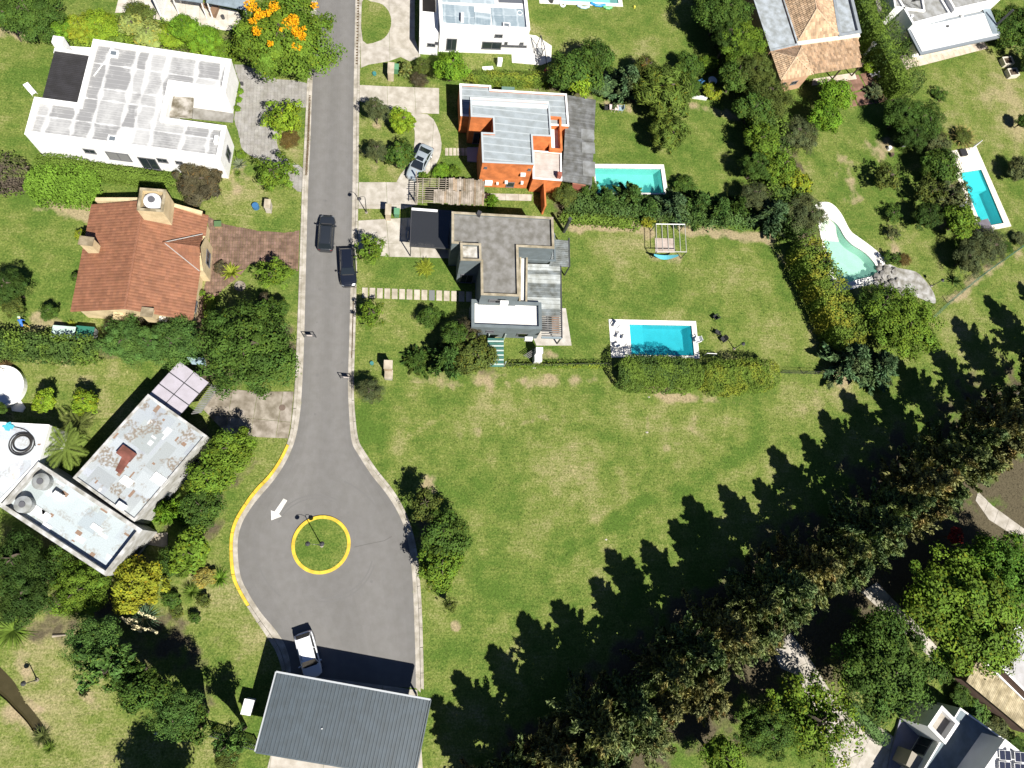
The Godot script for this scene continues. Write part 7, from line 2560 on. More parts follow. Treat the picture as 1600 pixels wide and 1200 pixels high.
func wire_fence(label: String, line: Array, h: float, every: float, m: Material) -> void:
	var p := outline(line)
	var t := thing("fence", label, "fence", v3(p[0], 0.0))
	for k in p.size() - 1:
		var n := maxi(1, int(p[k].distance_to(p[k + 1]) / every))
		for j in n + 1:
			var q := p[k].lerp(p[k + 1], float(j) / n)
			var mb := MB.new()
			mb.tube(v3(q, 0.0), v3(q, h), 0.04, 0.04, 6)
			wpart(t, "post", mb, m)
		for y in [0.1, 0.5, 0.98]:
			var mb := MB.new()
			mb.tube(v3(p[k], h * y), v3(p[k + 1], h * y), 0.015, 0.015, 4)
			wpart(t, "wire", mb, m)
		var mesh := MB.new()
		var len := p[k].distance_to(p[k + 1])
		var cnt := int(len / 0.16)
		for j in cnt:
			var q := p[k].lerp(p[k + 1], float(j) / cnt)
			var q2 := p[k].lerp(p[k + 1], minf(1.0, (j + 4.0) / cnt))
			mesh.tube(v3(q, 0.05), v3(q2, h * 0.97), 0.006, 0.006, 3, false)
			mesh.tube(v3(q2, 0.05), v3(q, h * 0.97), 0.006, 0.006, 3, false)
		stuff(wpart(t, "wire_mesh", mesh, m))

func build_street_things() -> void:
	var cream := mat("pillar cream", 0.50, 0.42, 0.31, 0.9, 0.2)
	lamp("dark street lamp with one curved arm at the kerb opposite the brick driveway", 572.5, 332, 3.5, [[-0.65, 0.1]])
	lamp("two-armed dark street lamp on the round grass island", 503, 853, 4.3, [[-0.95, -0.1], [0.42, -0.1]])
	lamp("small garden lamp beside the ditch at the lower left", 58, 1062, 2.1, [[-0.3, 0.05]], "garden_lamp")
	lamp("garden lamp on the lawn near the free-form pool's rocks", 1455, 447, 2.1, [[0.12, -0.05]], "garden_lamp")
	lamp("garden lamp by the three black chairs", 1147, 545, 2.4, [[0.1, 0.05]], "garden_lamp")
	barrier("low black barrier with a sign plate at the west side of the road", 475.5, 527, 494, 527.5)
	barrier("low black barrier with a sign plate at the east side of the road", 532.5, 591, 551, 593)
	utility_pillar("cream meter pillar beside the pale variegated bush", 611, 119, 0.7, 1.5, 1.5, cream)
	utility_pillar("cream meter pillar on the strip by the carport drive", 607, 337, 0.6, 1.3, 1.5, cream)
	utility_pillar("tall brick meter pillar on the lawn beside the road", 607, 577, 0.85, 0.9, 1.9, mat("pillar brick", 0.40, 0.31, 0.22, 0.9, 0.3))
	utility_pillar("low pale block joined to the tall brick meter pillar", 607.5, 588, 0.8, 0.9, 0.8, mat("pillar block", 0.44, 0.41, 0.36, 0.9, 0.2))
	utility_pillar("pale meter pillar on the lawn above the brick driveway", 421, 327, 0.6, 1.0, 1.3, mat("pillar pale", 0.55, 0.50, 0.44, 0.9, 0.15))
	var green := mat("green plastic", 0.07, 0.19, 0.10, 0.6)
	for q in [[619, 112, "green bin right of the cream pillar by the variegated bush"], [620, 336, "green bin right of the pillar by the carport drive"]]:
		var t := thing("rubbish_bin", q[2], "bin", G(q[0], q[1]))
		var mb := MB.new()
		mb.box(Vector3(0, 0.45, 0), Vector3(0.55, 0.9, 0.7))
		part(t, "bin_body", mb, green)
		mb = MB.new()
		mb.box(Vector3(0, 0.94, 0), Vector3(0.65, 0.08, 0.8), Basis(Vector3.RIGHT, 0.08))
		part(t, "lid", mb, mat("green lid", 0.10, 0.25, 0.14, 0.5))
	disc("valve_cover", "small teal valve cover on the lawn left of the cream pillar", "valve cover", 585, 116, 0.26, 0.25, mat("teal plastic", 0.05, 0.20, 0.19, 0.5))
	disc("valve_cover", "small teal valve cover on the lawn left of the brick pillar", "valve cover", 581, 568, 0.22, 0.25, mat("teal plastic", 0.05, 0.20, 0.19, 0.5))
	disc("manhole_cover", "round brown manhole cover on the worn concrete drive", "manhole cover", 441, 637, 0.36, 0.06, mat("rusty iron", 0.15, 0.11, 0.085, 0.8, 0.2))
	disc("gutter_sump", "round stone disc on the lawn beside the brick path", "stone", 375, 447, 0.62, 0.12, mat("millstone", 0.33, 0.29, 0.24, 0.9, 0.25))
	var cab := thing("utility_cabinet", "white-topped utility cabinet by the gatehouse's west eave", "cabinet", G(391, 1101), -0.2)
	var cm := MB.new()
	cm.box(Vector3(0, 0.6, 0), Vector3(0.8, 1.2, 1.2))
	part(cab, "cabinet_body", cm, mat("cabinet white", 0.62, 0.62, 0.60, 0.6))
	cm = MB.new()
	cm.box(Vector3(0, 1.25, 0), Vector3(0.95, 0.1, 1.4))
	part(cab, "cabinet_top", cm, mat("white enamel", 0.78, 0.78, 0.78, 0.4))
	# fences
	var blk := mat("black wire", 0.03, 0.03, 0.032, 0.6)
	wire_fence("black mesh fence on the south edge of the grey house's lawn", [768, 573, 860, 573.5, 952, 572], 1.3, 2.4, blk)
	wire_fence("mesh fence from the thick hedge to the tall hedge", [1216, 583, 1255, 584, 1296, 585], 1.2, 2.4, blk)
	wire_fence("green wire fence slanting across the upper right grass", [1452, 500, 1480, 473, 1530, 432, 1612, 374], 1.3, 3.0, mat("green wire", 0.08, 0.19, 0.13, 0.6))
	wire_fence("wire fence along the feet of the long pine row", [760, 1242, 887, 1160, 955, 1091, 1105, 990, 1237, 882, 1390, 766, 1570, 630, 1640, 575], 1.8, 5.0, mat("galvanised wire", 0.30, 0.31, 0.32, 0.5))
	var a := g2(334, 1144)
	var b := g2(407, 1167)
	var t := thing("slatted_fence", "black slatted fence joining the gatehouse on its west side", "fence", v3(a, 0.0))
	var dk := mat("dark metal", 0.05, 0.05, 0.055, 0.5)
	for k in 27:
		var q := a.lerp(b, (k + 0.5) / 27.0)
		var mb := MB.new()
		mb.box(v3(q, 0.85), Vector3(0.06, 1.5, 0.05), Basis(Vector3.UP, -(b - a).angle()))
		wpart(t, "slat", mb, dk)
	for y in [0.14, 1.58]:
		beam(t, "rail", v3(a, y), v3(b, y), 0.07, 0.09, dk)
	for k in 3:
		post(t, "post", a.lerp(b, k * 0.5), 0.0, 1.75, 0.1, dk)


# ---------------------------------------------------------------- garden things
func chair(label: String, x: float, y: float, turn: float, m: Material, group := "", base := 0.0) -> void:
	var t := thing("garden_chair", label, "chair", G(x, y, base), turn, group)
	var s := MB.new()
	s.box(Vector3(0, 0.42, 0), Vector3(0.58, 0.07, 0.56))
	part(t, "seat", s, m)
	var b := MB.new()
	b.box(Vector3(0, 0.70, 0.30), Vector3(0.60, 0.55, 0.06), Basis(Vector3.RIGHT, 0.28))
	part(t, "backrest", b, m)
	for i in [-1.0, 1.0]:
		var ar := MB.new()
		ar.box(Vector3(i * 0.33, 0.62, 0.03), Vector3(0.07, 0.05, 0.56))
		part(t, "armrest", ar, m)
		for j in [-1.0, 1.0]:
			var l := MB.new()
			l.tube(Vector3(i * 0.31, 0.0, j * 0.27), Vector3(i * 0.31, 0.6 if j < 0.0 else 0.42, j * 0.25), 0.025, 0.025, 6)
			part(t, "leg", l, m)

func table(label: String, x: float, y: float, r: float, h: float, m: Material, round_ := true) -> Node3D:
	var t := thing("garden_table", label, "table", G(x, y))
	var mb := MB.new()
	if round_:
		mb.tube(Vector3(0, h - 0.05, 0), Vector3(0, h, 0), r, r, 20)
	else:
		mb.box(Vector3(0, h - 0.03, 0), Vector3(r * 2.2, 0.06, r * 1.4))
	part(t, "tabletop", mb, m)
	for k in 4:
		var l := MB.new()
		var d := Vector3(r * 0.6, 0, 0).rotated(Vector3.UP, PI / 4 + k * PI / 2)
		l.tube(d, d + Vector3(0, h - 0.05, 0), 0.03, 0.03, 5)
		part(t, "leg", l, m)
	return t

func crate(word: String, label: String, cat: String, x: float, y: float, size: Vector3, turn: float, m: Material, lid: Material = null) -> Node3D:
	var t := thing(word, label, cat, G(x, y), turn)
	var mb := MB.new()
	mb.box(Vector3(0, size.y * 0.5, 0), size)
	part(t, "body", mb, m)
	if lid:
		mb = MB.new()
		mb.box(Vector3(0, size.y + 0.04, 0), Vector3(size.x + 0.08, 0.08, size.z + 0.08))
		part(t, "lid", mb, lid)
	return t

func lumpy(seed_: int, r: Vector3) -> MB:
	var f := FastNoiseLite.new()
	f.seed = seed_
	f.frequency = 0.9
	var mb := MB.new()
	var at := func(i: int, j: int) -> Vector3:
		var a := TAU * i / 10.0
		var e := PI * (j / 6.0 - 0.5)
		var d := Vector3(cos(a) * cos(e), sin(e), sin(a) * cos(e))
		return d * r * (0.85 + 0.35 * f.get_noise_3dv(d * 1.3))
	for i in 10:
		for j in 6:
			mb.quad(at.call(i, j), at.call(i + 1, j), at.call(i + 1, j + 1), at.call(i, j + 1), at.call(i, j) + at.call(i + 1, j + 1))
	return mb

func build_garden_things() -> void:
	var white := mat("white enamel", 0.78, 0.78, 0.78, 0.4)
	var dk := mat("dark metal", 0.05, 0.05, 0.055, 0.5)
	var black := mat("black rattan", 0.018, 0.018, 0.02, 0.7)
	# stick-roofed shelter
	var st := thing("stick_shelter", "shelter roofed with weathered sticks and boards beside the orange house", "pergola", G(704, 300))
	var h := 2.2
	var wood := mat("weathered board", 0.46, 0.41, 0.36, 0.9, 0.3, true, true)
	for row in 2:
		var p := outline([701, 278, 757, 282.5, 757, 300, 701, 298], h) if row == 0 else outline([678, 297, 757, 299, 756, 321, 677, 318], h)
		var n := 17 if row == 0 else 24
		for k in n:
			var mb := MB.new()
			var f := 0.72 + 0.28 * rng.randf()
			mb.col = Color(f, f * 0.98, f * 0.95) if rng.randf() > 0.2 else Color(f, f * 0.86, f * 0.7)
			var a0 := p[0].lerp(p[1], float(k) / n)
			var a1 := p[0].lerp(p[1], (k + 0.92) / n)
			var b0 := p[3].lerp(p[2], float(k) / n)
			var b1 := p[3].lerp(p[2], (k + 0.92) / n)
			var e := Vector2(0, rng.randf_range(-0.12, 0.12))
			mb.prism(PackedVector2Array([a0 + e, a1 + e, b1 + e, b0 + e]), h + 0.003 * row, h + 0.04 + 0.02 * rng.randf() + 0.05 * (1 - row), true)
			wpart(st, "board", mb, wood)
	for k in 12:
		var y := 279.0 + k * 3.3
		var mb := MB.new()
		mb.col = Color(0.8, 0.78, 0.74)
		mb.tube(G(647 + rng.randf() * 5.0, y, h), G(702 if k < 6 else 680, y + 1.0, h), 0.05, 0.04, 5)
		wpart(st, "stick", mb, wood)
	for x in [652, 661, 686, 697]:
		var mb := MB.new()
		mb.col = Color(0.9, 0.88, 0.85)
		mb.tube(G(x, 278, h + 0.1), G(x - 1, 318 if x < 680 else 299, h + 0.1), 0.06, 0.06, 6)
		wpart(st, "beam", mb, wood)
	for q in [[650, 283], [650, 318], [754, 286], [754, 318], [702, 318]]:
		post(st, "post", g2(q[0], q[1]), 0.0, h, 0.14, wood)
	# teal slatted shelter by the grey house
	var gs := thing("green_shelter", "teal slatted shelter at the south side of the grey house", "pergola", G(774, 552))
	var teal := mat("teal slat", 0.045, 0.17, 0.14, 0.6, 0.15)
	var pale := mat("pale slat", 0.42, 0.50, 0.46, 0.6)
	for k in 12:
		var y := 529.5 + k * 3.6
		beam(gs, "slat", G(762, y, 1.9), G(787, y + 0.2, 1.9), 0.17, 0.05, teal if k % 2 == 0 else pale)
	sheet(gs, "sheet", outline([762, 528, 787, 528, 787, 573, 762, 573], 1.82), 1.82, 0.04, teal)
	for q in [[762, 530], [787, 530], [787, 572], [762, 572]]:
		post(gs, "post", g2(q[0], q[1]), 0.0, 1.78, 0.1, pale)
	# hammock frame on the big lawn
	var hf := thing("climbing_bars", "thin metal frame of parallel bars with a cyan hammock on the big lawn", "frame", G(1042, 385))
	var tubem := mat("pale tube", 0.46, 0.44, 0.40, 0.5)
	var hh := 1.9
	for k in 6:
		var mb := MB.new()
		mb.tube(G(1026.5 + k * 9.2, 393, hh), G(1025 + k * 9.0, 350, hh), 0.045, 0.045, 6)
		wpart(hf, "bar", mb, tubem)
	for q in [[1026.5, 393, 1073, 393.5], [1025, 350, 1070, 350.5]]:
		var mb := MB.new()
		mb.tube(G(q[0], q[1], hh), G(q[2], q[3], hh), 0.06, 0.06, 6)
		wpart(hf, "cross_tube", mb, mat("white enamel", 0.78, 0.78, 0.78, 0.4) if q[1] < 360 else tubem)
	for q in [[1026.5, 393], [1073, 393.5], [1025, 350], [1070, 350.5]]:
		var p := g2(q[0], q[1], hh)
		var mb := MB.new()
		mb.tube(v3(p, 0.0), v3(p, hh), 0.05, 0.05, 6)
		wpart(hf, "post", mb, dk)
	sheet(hf, "mat", outline([1023, 372, 1052, 373, 1054, 395, 1024, 395]), 0.06, 0.05, mat("pinkish slab", 0.48, 0.40, 0.36, 0.9, 0.2))
	var ham := thing("hammock", "cyan hammock sagging between the front posts of the bar frame", "hammock", G(1040, 396))
	var hm := MB.new()
	for k in 10:
		var f0 := k / 10.0
		var f1 := (k + 1) / 10.0
		var a := G(1022, 398.0, 1.3).lerp(G(1060, 399.0, 1.3), f0) - Vector3(0, sin(f0 * PI) * 0.7, 0)
		var b := G(1022, 398.0, 1.3).lerp(G(1060, 399.0, 1.3), f1) - Vector3(0, sin(f1 * PI) * 0.7, 0)
		var w0 := Vector3(0, 0, 0.10 + 0.2 * sin(f0 * PI))
		var w1 := Vector3(0, 0, 0.10 + 0.2 * sin(f1 * PI))
		hm.quad(a - w0, a + w0, b + w1, b - w1, Vector3.UP)
	wpart(ham, "cloth", hm, mat("cyan cloth", 0.10, 0.42, 0.50, 0.8))
	# chairs
	chair("black garden chair on the lawn, the uppermost of three", 1116, 497, 0.6, black, "black chairs on the lawn")
	chair("black garden chair on the lawn, the middle of three", 1119, 521, -0.4, black, "black chairs on the lawn")
	chair("black garden chair on the lawn, the lowest of three", 1128, 532, 2.2, black, "black chairs on the lawn")
	chair("white chair on the blue pool's deck near its top corner", 962, 511, 2.6, white, "white chairs by the blue pool", 0.07)
	chair("white chair in the middle of the blue pool's deck", 966, 527, 1.2, white, "white chairs by the blue pool", 0.07)
	chair("white chair near the bottom of the blue pool's deck", 963, 541, 0.4, white, "white chairs by the blue pool", 0.07)
	chair("white chair at the far end of the blue pool", 1088, 533, 1.9, white, "white chairs by the blue pool", 0.07)
	chair("white chair on the brick terrace, the left of two", 1360, 120, 0.4, white, "white chairs on the brick terrace", 0.05)
	chair("white chair on the brick terrace, the right of two", 1371, 121, -1.4, white, "white chairs on the brick terrace", 0.05)
	chair("grey chair beside the cloth-covered table behind the orange house", 968, 173, 1.57, mat("pale blue", 0.28, 0.38, 0.44, 0.5))
	chair("dark chair left of the cloth-covered table behind the orange house", 946, 172, -1.57, black)
	chair("blue garden chair beside the white round table", 1092, 131, 0.5, mat("blue plastic", 0.04, 0.14, 0.30, 0.5))
	table("table under a pinkish white cloth behind the orange house", 957, 173, 0.55, 0.74, mat("pink cloth", 0.62, 0.50, 0.48, 0.8), false)
	table("white round garden table near the tall dark belt", 1110, 131, 0.62, 0.74, white)
	crate("garden_bench", "low white bench wall at the back garden's north edge", "bench", 1092, 154, Vector3(2.0, 0.45, 0.3), -0.05, white)
	# small goal by the hedge
	var goal := thing("goal_frame", "small white goal frame in the hedge's shadow", "goal", G(1107, 556))
	for q in [[Vector3(-0.6, 0, 0), Vector3(-0.6, 1.0, 0)], [Vector3(0.6, 0, 0), Vector3(0.6, 1.0, 0)], [Vector3(-0.6, 1.0, 0), Vector3(0.6, 1.0, 0)]]:
		var mb := MB.new()
		mb.tube(q[0], q[1], 0.045, 0.045, 6)
		part(goal, "goal_post", mb, white)
	# black frame by the villa terrace
	var sw := thing("swing_frame", "black metal swing frame on the white villa's terrace", "swing", G(844, 84))
	for q in [[834, 84, 840, 74], [848, 84, 840, 74], [838, 102, 846, 93], [854, 101, 846, 93]]:
		var p := G(q[0], q[1])
		var c := G(q[2], q[3]) + Vector3(0, 2.2, 0)
		var mb := MB.new()
		mb.tube(p, c, 0.05, 0.05, 6)
		wpart(sw, "leg", mb, dk)
	var cb := MB.new()
	cb.tube(G(840, 74) + Vector3(0, 2.2, 0), G(846, 93) + Vector3(0, 2.2, 0), 0.055, 0.055, 6)
	wpart(sw, "crossbar", cb, dk)
	var seat := MB.new()
	seat.box(G(843, 84) + Vector3(0, 0.5, 0), Vector3(0.5, 0.05, 1.0))
	seat.tube(G(843, 84) + Vector3(0, 0.5, -0.45), G(843, 84) + Vector3(0, 2.15, -0.45), 0.012, 0.012, 4)
	seat.tube(G(843, 84) + Vector3(0, 0.5, 0.45), G(843, 84) + Vector3(0, 2.15, 0.45), 0.012, 0.012, 4)
	wpart(sw, "swing_seat", seat, mat("grey enamel", 0.3, 0.31, 0.31, 0.5))
	# pool toys
	var toys := [["pool_toy", "long blue inflatable on the rim of the top pool", 934, 9, 0.9, [0.02, 0.25, 0.62]], ["pool_toy", "pale blue strip of inflatable left of the long blue one", 911, 12, 0.7, [0.45, 0.6, 0.75]], ["pool_toy", "green inflatable right of the long blue one", 949, 13, 0.5, [0.16, 0.55, 0.22]]]
	for k in toys.size():
		var q: Array = toys[k]
		var t := thing(q[0], q[1], "pool toy", G(q[2], q[3]))
		var m := mat("inflatable %d" % k, q[5][0], q[5][1], q[5][2], 0.4)
		for j in 3:
			var tm := CapsuleMesh.new()
			tm.radius = 0.16
			tm.height = 0.9 * q[4] + 0.3
			var o := part(t, "tube", tm, m, Vector3((j - 1) * 0.62 * q[4], 0.16, 0.12 * (j % 2)))
			o.rotation = Vector3(0, 0.35 * (j - 1), PI / 2)
	var ringt := thing("swim_ring", "white swim ring on the grass by the top pool", "swim ring", G(879, 8))
	var tr := TorusMesh.new()
	tr.inner_radius = 0.18
	tr.outer_radius = 0.42
	part(ringt, "ring", tr, white, Vector3(0, 0.1, 0))
	disc("parasol_base", "dark round stand at the left corner of the top pool", "stand", 861, 3, 0.3, 0.5, dk)
	disc("yellow_ball", "small yellow ball on the grass right of the top pool", "ball", 991, 12, 0.16, 0.25, mat("yellow plastic", 0.6, 0.55, 0.08, 0.5))
	crate("white_sheet", "crumpled white sheet on the grass in front of the white villa", "sheet", 762, 107, Vector3(1.4, 0.1, 0.5), 0.2, mat("white cloth", 0.75, 0.75, 0.74, 0.9))
	disc("flower_pot", "red flower pot at the east end of the villa's hedge", "pot", 854, 111, 0.3, 0.4, mat("red pot", 0.42, 0.06, 0.05, 0.7))
	# yellow house yard
	crate("storage_bin", "storage bin with a pale mint lid behind the yellow house", "bin", 108, 524, Vector3(2.3, 1.1, 1.2), -0.04, mat("mint body", 0.36, 0.46, 0.42, 0.6), mat("mint lid", 0.50, 0.64, 0.58, 0.5, 0.08))
	crate("storage_bin", "storage bin with a dark green lid behind the yellow house", "bin", 139, 525, Vector3(1.7, 1.1, 1.3), -0.05, mat("grey enamel", 0.3, 0.31, 0.31, 0.5), mat("dark green lid", 0.03, 0.17, 0.12, 0.5, 0.08))
	crate("planter_box", "small planter box on the brick drive by the dormer", "planter", 342, 353, Vector3(0.7, 0.5, 0.6), 0.1, mat("planter wood", 0.30, 0.21, 0.11, 0.8), mat("plant green", 0.08, 0.15, 0.06, 0.9))
	disc("blue_tub", "blue tub on the lawn north of the brick driveway", "tub", 400, 324, 0.4, 0.5, mat("blue plastic", 0.04, 0.14, 0.30, 0.5))
	var lo := thing("sun_lounger", "white sun lounger on the lawn west of the white house", "sun lounger", G(50, 143), 0.75)
	var lm := MB.new()
	lm.box(Vector3(0, 0.34, 0.15), Vector3(0.6, 0.08, 1.0))
	part(lo, "bed", lm, white)
	lm = MB.new()
	lm.box(Vector3(0, 0.47, -0.55), Vector3(0.6, 0.07, 0.5), Basis(Vector3.RIGHT, 0.5))
	part(lo, "backrest", lm, white)
	for i in [-1.0, 1.0]:
		for j in [-0.25, 0.55]:
			lm = MB.new()
			lm.box(Vector3(0.28 * i, 0.15, j), Vector3(0.06, 0.3, 0.06))
			part(lo, "leg", lm, white)
	crate("garden_sofa", "brown L-shaped sofa on the pale rear terrace", "sofa", 336, 20, Vector3(0.7, 0.6, 1.5), -0.2, mat("brown rattan", 0.20, 0.12, 0.07, 0.8))
	crate("garden_table", "small brown table on the pale rear terrace", "table", 321, 11, Vector3(1.0, 0.4, 0.5), -0.2, mat("brown rattan", 0.20, 0.12, 0.07, 0.8))
	disc("black_pot", "black pot on the pale rear terrace", "pot", 349, 29, 0.2, 0.5, dk)
	# round white tub at the left edge
	var tub := thing("round_tub", "white round tub with a stepped rim at the left edge", "tub", G(6, 606))
	var tm2 := MB.new()
	var c0 := Vector2.ZERO
	ring(tm2, circle(c0, 2.2, 40), circle(c0, 1.95, 40), 0.0, 0.75)
	part(tub, "rim", tm2, white)
	tm2 = MB.new()
	tm2.prism(circle(Vector2(0.05, -0.1), 1.92, 40), 0.0, 0.62)
	part(tub, "cover", tm2, mat("white cloth", 0.75, 0.75, 0.74, 0.9))
	tm2 = MB.new()
	tm2.prism(PackedVector2Array([Vector2(0.9, 1.7), Vector2(1.7, 1.1), Vector2(2.4, 2.0), Vector2(2.2, 2.5), Vector2(1.2, 2.4)]), 0.0, 0.12)
	part(tub, "step", tm2, mat("white tiles", 0.78, 0.76, 0.72, 0.7, 0.08, true, true))
	# white masonry oven by the grey house
	var ov := thing("barbecue", "white masonry barbecue at the south side of the grey house", "barbecue", G(838, 559))
	small_box(ov, "fire_box", G(838, 555), Vector3(0.8, 2.0, 0.7), 0.0, white)
	small_box(ov, "work_top", G(837.5, 565), Vector3(0.85, 1.5, 0.75), 0.0, mat("white cloth", 0.75, 0.75, 0.74, 0.9))
	for k in 4:
		var mb := MB.new()
		var p := G(818 + k * 2.5, 556 + k * 1.2, 0.9)
		mb.tube(p, p + Vector3(1.3, 0.1, -0.9), 0.045, 0.04, 5)
		wpart(ov, "timber", mb, mat("grey timber", 0.20, 0.20, 0.20, 0.8, 0.2))
	for k in 6:
		var t := thing("boulder", ["flat grey stone at the foot of the mesh fence, left end", "larger flat stone beside the white barbecue", "white stone lying alone in the dry field", "pale stone in the grass just below the thick hedge", "pale stone at the edge of the pine shade", "pale stone beside the fallen log"][k], "stone", G([812, 834, 1011, 1014, 947, 244][k], [573, 572, 675.5, 620.5, 843, 1146][k]))
		part(t, "stone", lumpy(40 + k, Vector3(0.35, 0.14, 0.22) * [1.0, 1.8, 0.6, 0.5, 0.5, 0.7][k]), mat("pale stone", 0.50, 0.47, 0.42, 0.9, 0.2))
	# rocks at the free-form pool
	var rk := thing("rock_terrace", "grey rockwork terrace at the deep end of the free-form pool", "rockwork", G(1410, 440))
	var rp := MB.new()
	rp.prism(smooth(outline([1374, 424, 1384, 412, 1402, 419, 1430, 425, 1446, 440, 1458, 458, 1461, 474, 1446, 470, 1424, 462, 1396, 462, 1374, 452, 1364, 440]), 3, true), 0.0, 0.10)
	wpart(rk, "paving", rp, mat("grey rock", 0.42, 0.415, 0.41, 0.9, 0.35))
	for k in 13:
		var at := G([1372, 1378, 1384, 1376, 1388, 1394, 1382, 1390, 1400, 1374, 1396, 1404, 1368, 1410, 1418, 1384, 1426, 1440, 1452, 1448][k], [420, 430, 422, 440, 434, 444, 448, 452, 438, 414, 424, 454, 434, 446, 460, 416, 436, 452, 462, 470][k])
		var o := part(rk, "boulder", lumpy(60 + k, Vector3(0.6, 0.35, 0.5) * rng.randf_range(0.5, 1.5)), mat("grey boulder", 0.30, 0.29, 0.28, 0.9, 0.35), at - rk.position + Vector3(0, 0.15, 0))
		o.rotation.y = k * 1.7
	# right-hand gardens
	for q in [[1570, 99, "white-rimmed planter box near the right edge, the upper of two"], [1578, 117, "white-rimmed planter box near the right edge, the lower of two"]]:
		var t := thing("planter_box", q[2], "planter", G(q[0], q[1]), 0.24)
		var mb := MB.new()
		ring(mb, PackedVector2Array([Vector2(-0.85, -0.65), Vector2(0.85, -0.65), Vector2(0.85, 0.65), Vector2(-0.85, 0.65)]), PackedVector2Array([Vector2(-0.68, -0.48), Vector2(0.68, -0.48), Vector2(0.68, 0.48), Vector2(-0.68, 0.48)]), 0.0, 0.7)
		part(t, "frame", mb, mat("cream frame", 0.60, 0.55, 0.46, 0.8))
		mb = MB.new()
		mb.box(Vector3(0, 0.3, 0), Vector3(1.36, 0.5, 0.96))
		part(t, "soil", mb, mat("soil", 0.14, 0.10, 0.07, 0.95, 0.4))
	disc("garden_pot", "white-topped pot on bare soil left of the dark trees", "pot", 1388, 233, 0.28, 0.45, mat("white cloth", 0.75, 0.75, 0.74, 0.9))
	disc("garden_pot", "dark pot below the white-topped pot", "pot", 1392, 243, 0.28, 0.4, mat("soil", 0.14, 0.10, 0.07, 0.95, 0.4))
	crate("grey_box", "small grey box at the foot of the dark trees", "box", 1411, 227, Vector3(0.6, 0.5, 0.5), 0.2, mat("grey enamel", 0.3, 0.31, 0.31, 0.5))
	crate("pool_bed", "dark square daybed on the narrow pool's deck", "daybed", 1503, 240, Vector3(1.0, 0.4, 1.0), 0.25, black)
	var pr := thing("folded_parasol", "pale folded parasol beside the dark daybed", "parasol", G(1515, 234))
	var pm := MB.new()
	pm.tube(Vector3(0, 0.07, 0), Vector3(0.25, 2.0, -0.2), 0.05, 0.04, 6)
	part(pr, "pole", pm, white)
	pm = MB.new()
	pm.tube(Vector3(0.1, 0.8, -0.08), Vector3(0.25, 2.05, -0.2), 0.16, 0.05, 8)
	part(pr, "cloth", pm, mat("white cloth", 0.75, 0.75, 0.74, 0.9))
	crate("pool_shed", "low purple-grey shed roof beside the narrow pool's end", "shed", 1524, 368, Vector3(2.4, 1.6, 2.8), 0.3, mat("shed wall", 0.30, 0.28, 0.28, 0.9), mat("purple grey roof", 0.16, 0.145, 0.175, 0.8, 0.15))
	crate("pool_shed", "second grey shed roof under the trees left of the narrow pool", "shed", 1494, 330, Vector3(2.2, 1.5, 1.0), 0.3, mat("shed wall", 0.30, 0.28, 0.28, 0.9), mat("mid corrugated", 0.26, 0.285, 0.29, 0.55, 0.2))
	# fallen logs at the lower left
	for q in [[150, 1046, 190, 1036, "pale fallen log on the dry grass at the lower left"], [82, 994, 104, 992, "grey fallen branch beside the dark left-edge trees"]]:
		var t := thing("fallen_log", q[4], "log", G(q[0], q[1]))
		var mb := MB.new()
		mb.tube(G(q[0], q[1], 0.12), G(q[2], q[3], 0.12), 0.13, 0.06, 7)
		wpart(t, "log", mb, mat("bleached wood", 0.40, 0.35, 0.28, 0.9, 0.3))


# ---------------------------------------------------------------- the gardener
func field(p: Vector3, bones: Array, k: float) -> float:
	var d := 1e9
	for b in bones:
		var ab: Vector3 = b[1] - b[0]
		var t := clampf((p - b[0]).dot(ab) / maxf(ab.length_squared(), 1e-8), 0.0, 1.0)
		var e: float = (p - b[0] - ab * t).length() - lerpf(b[2], b[3], t)
		var h := clampf(0.5 + 0.5 * (d - e) / k, 0.0, 1.0)
		d = lerpf(d, e, h) - k * h * (1.0 - h)
	return d

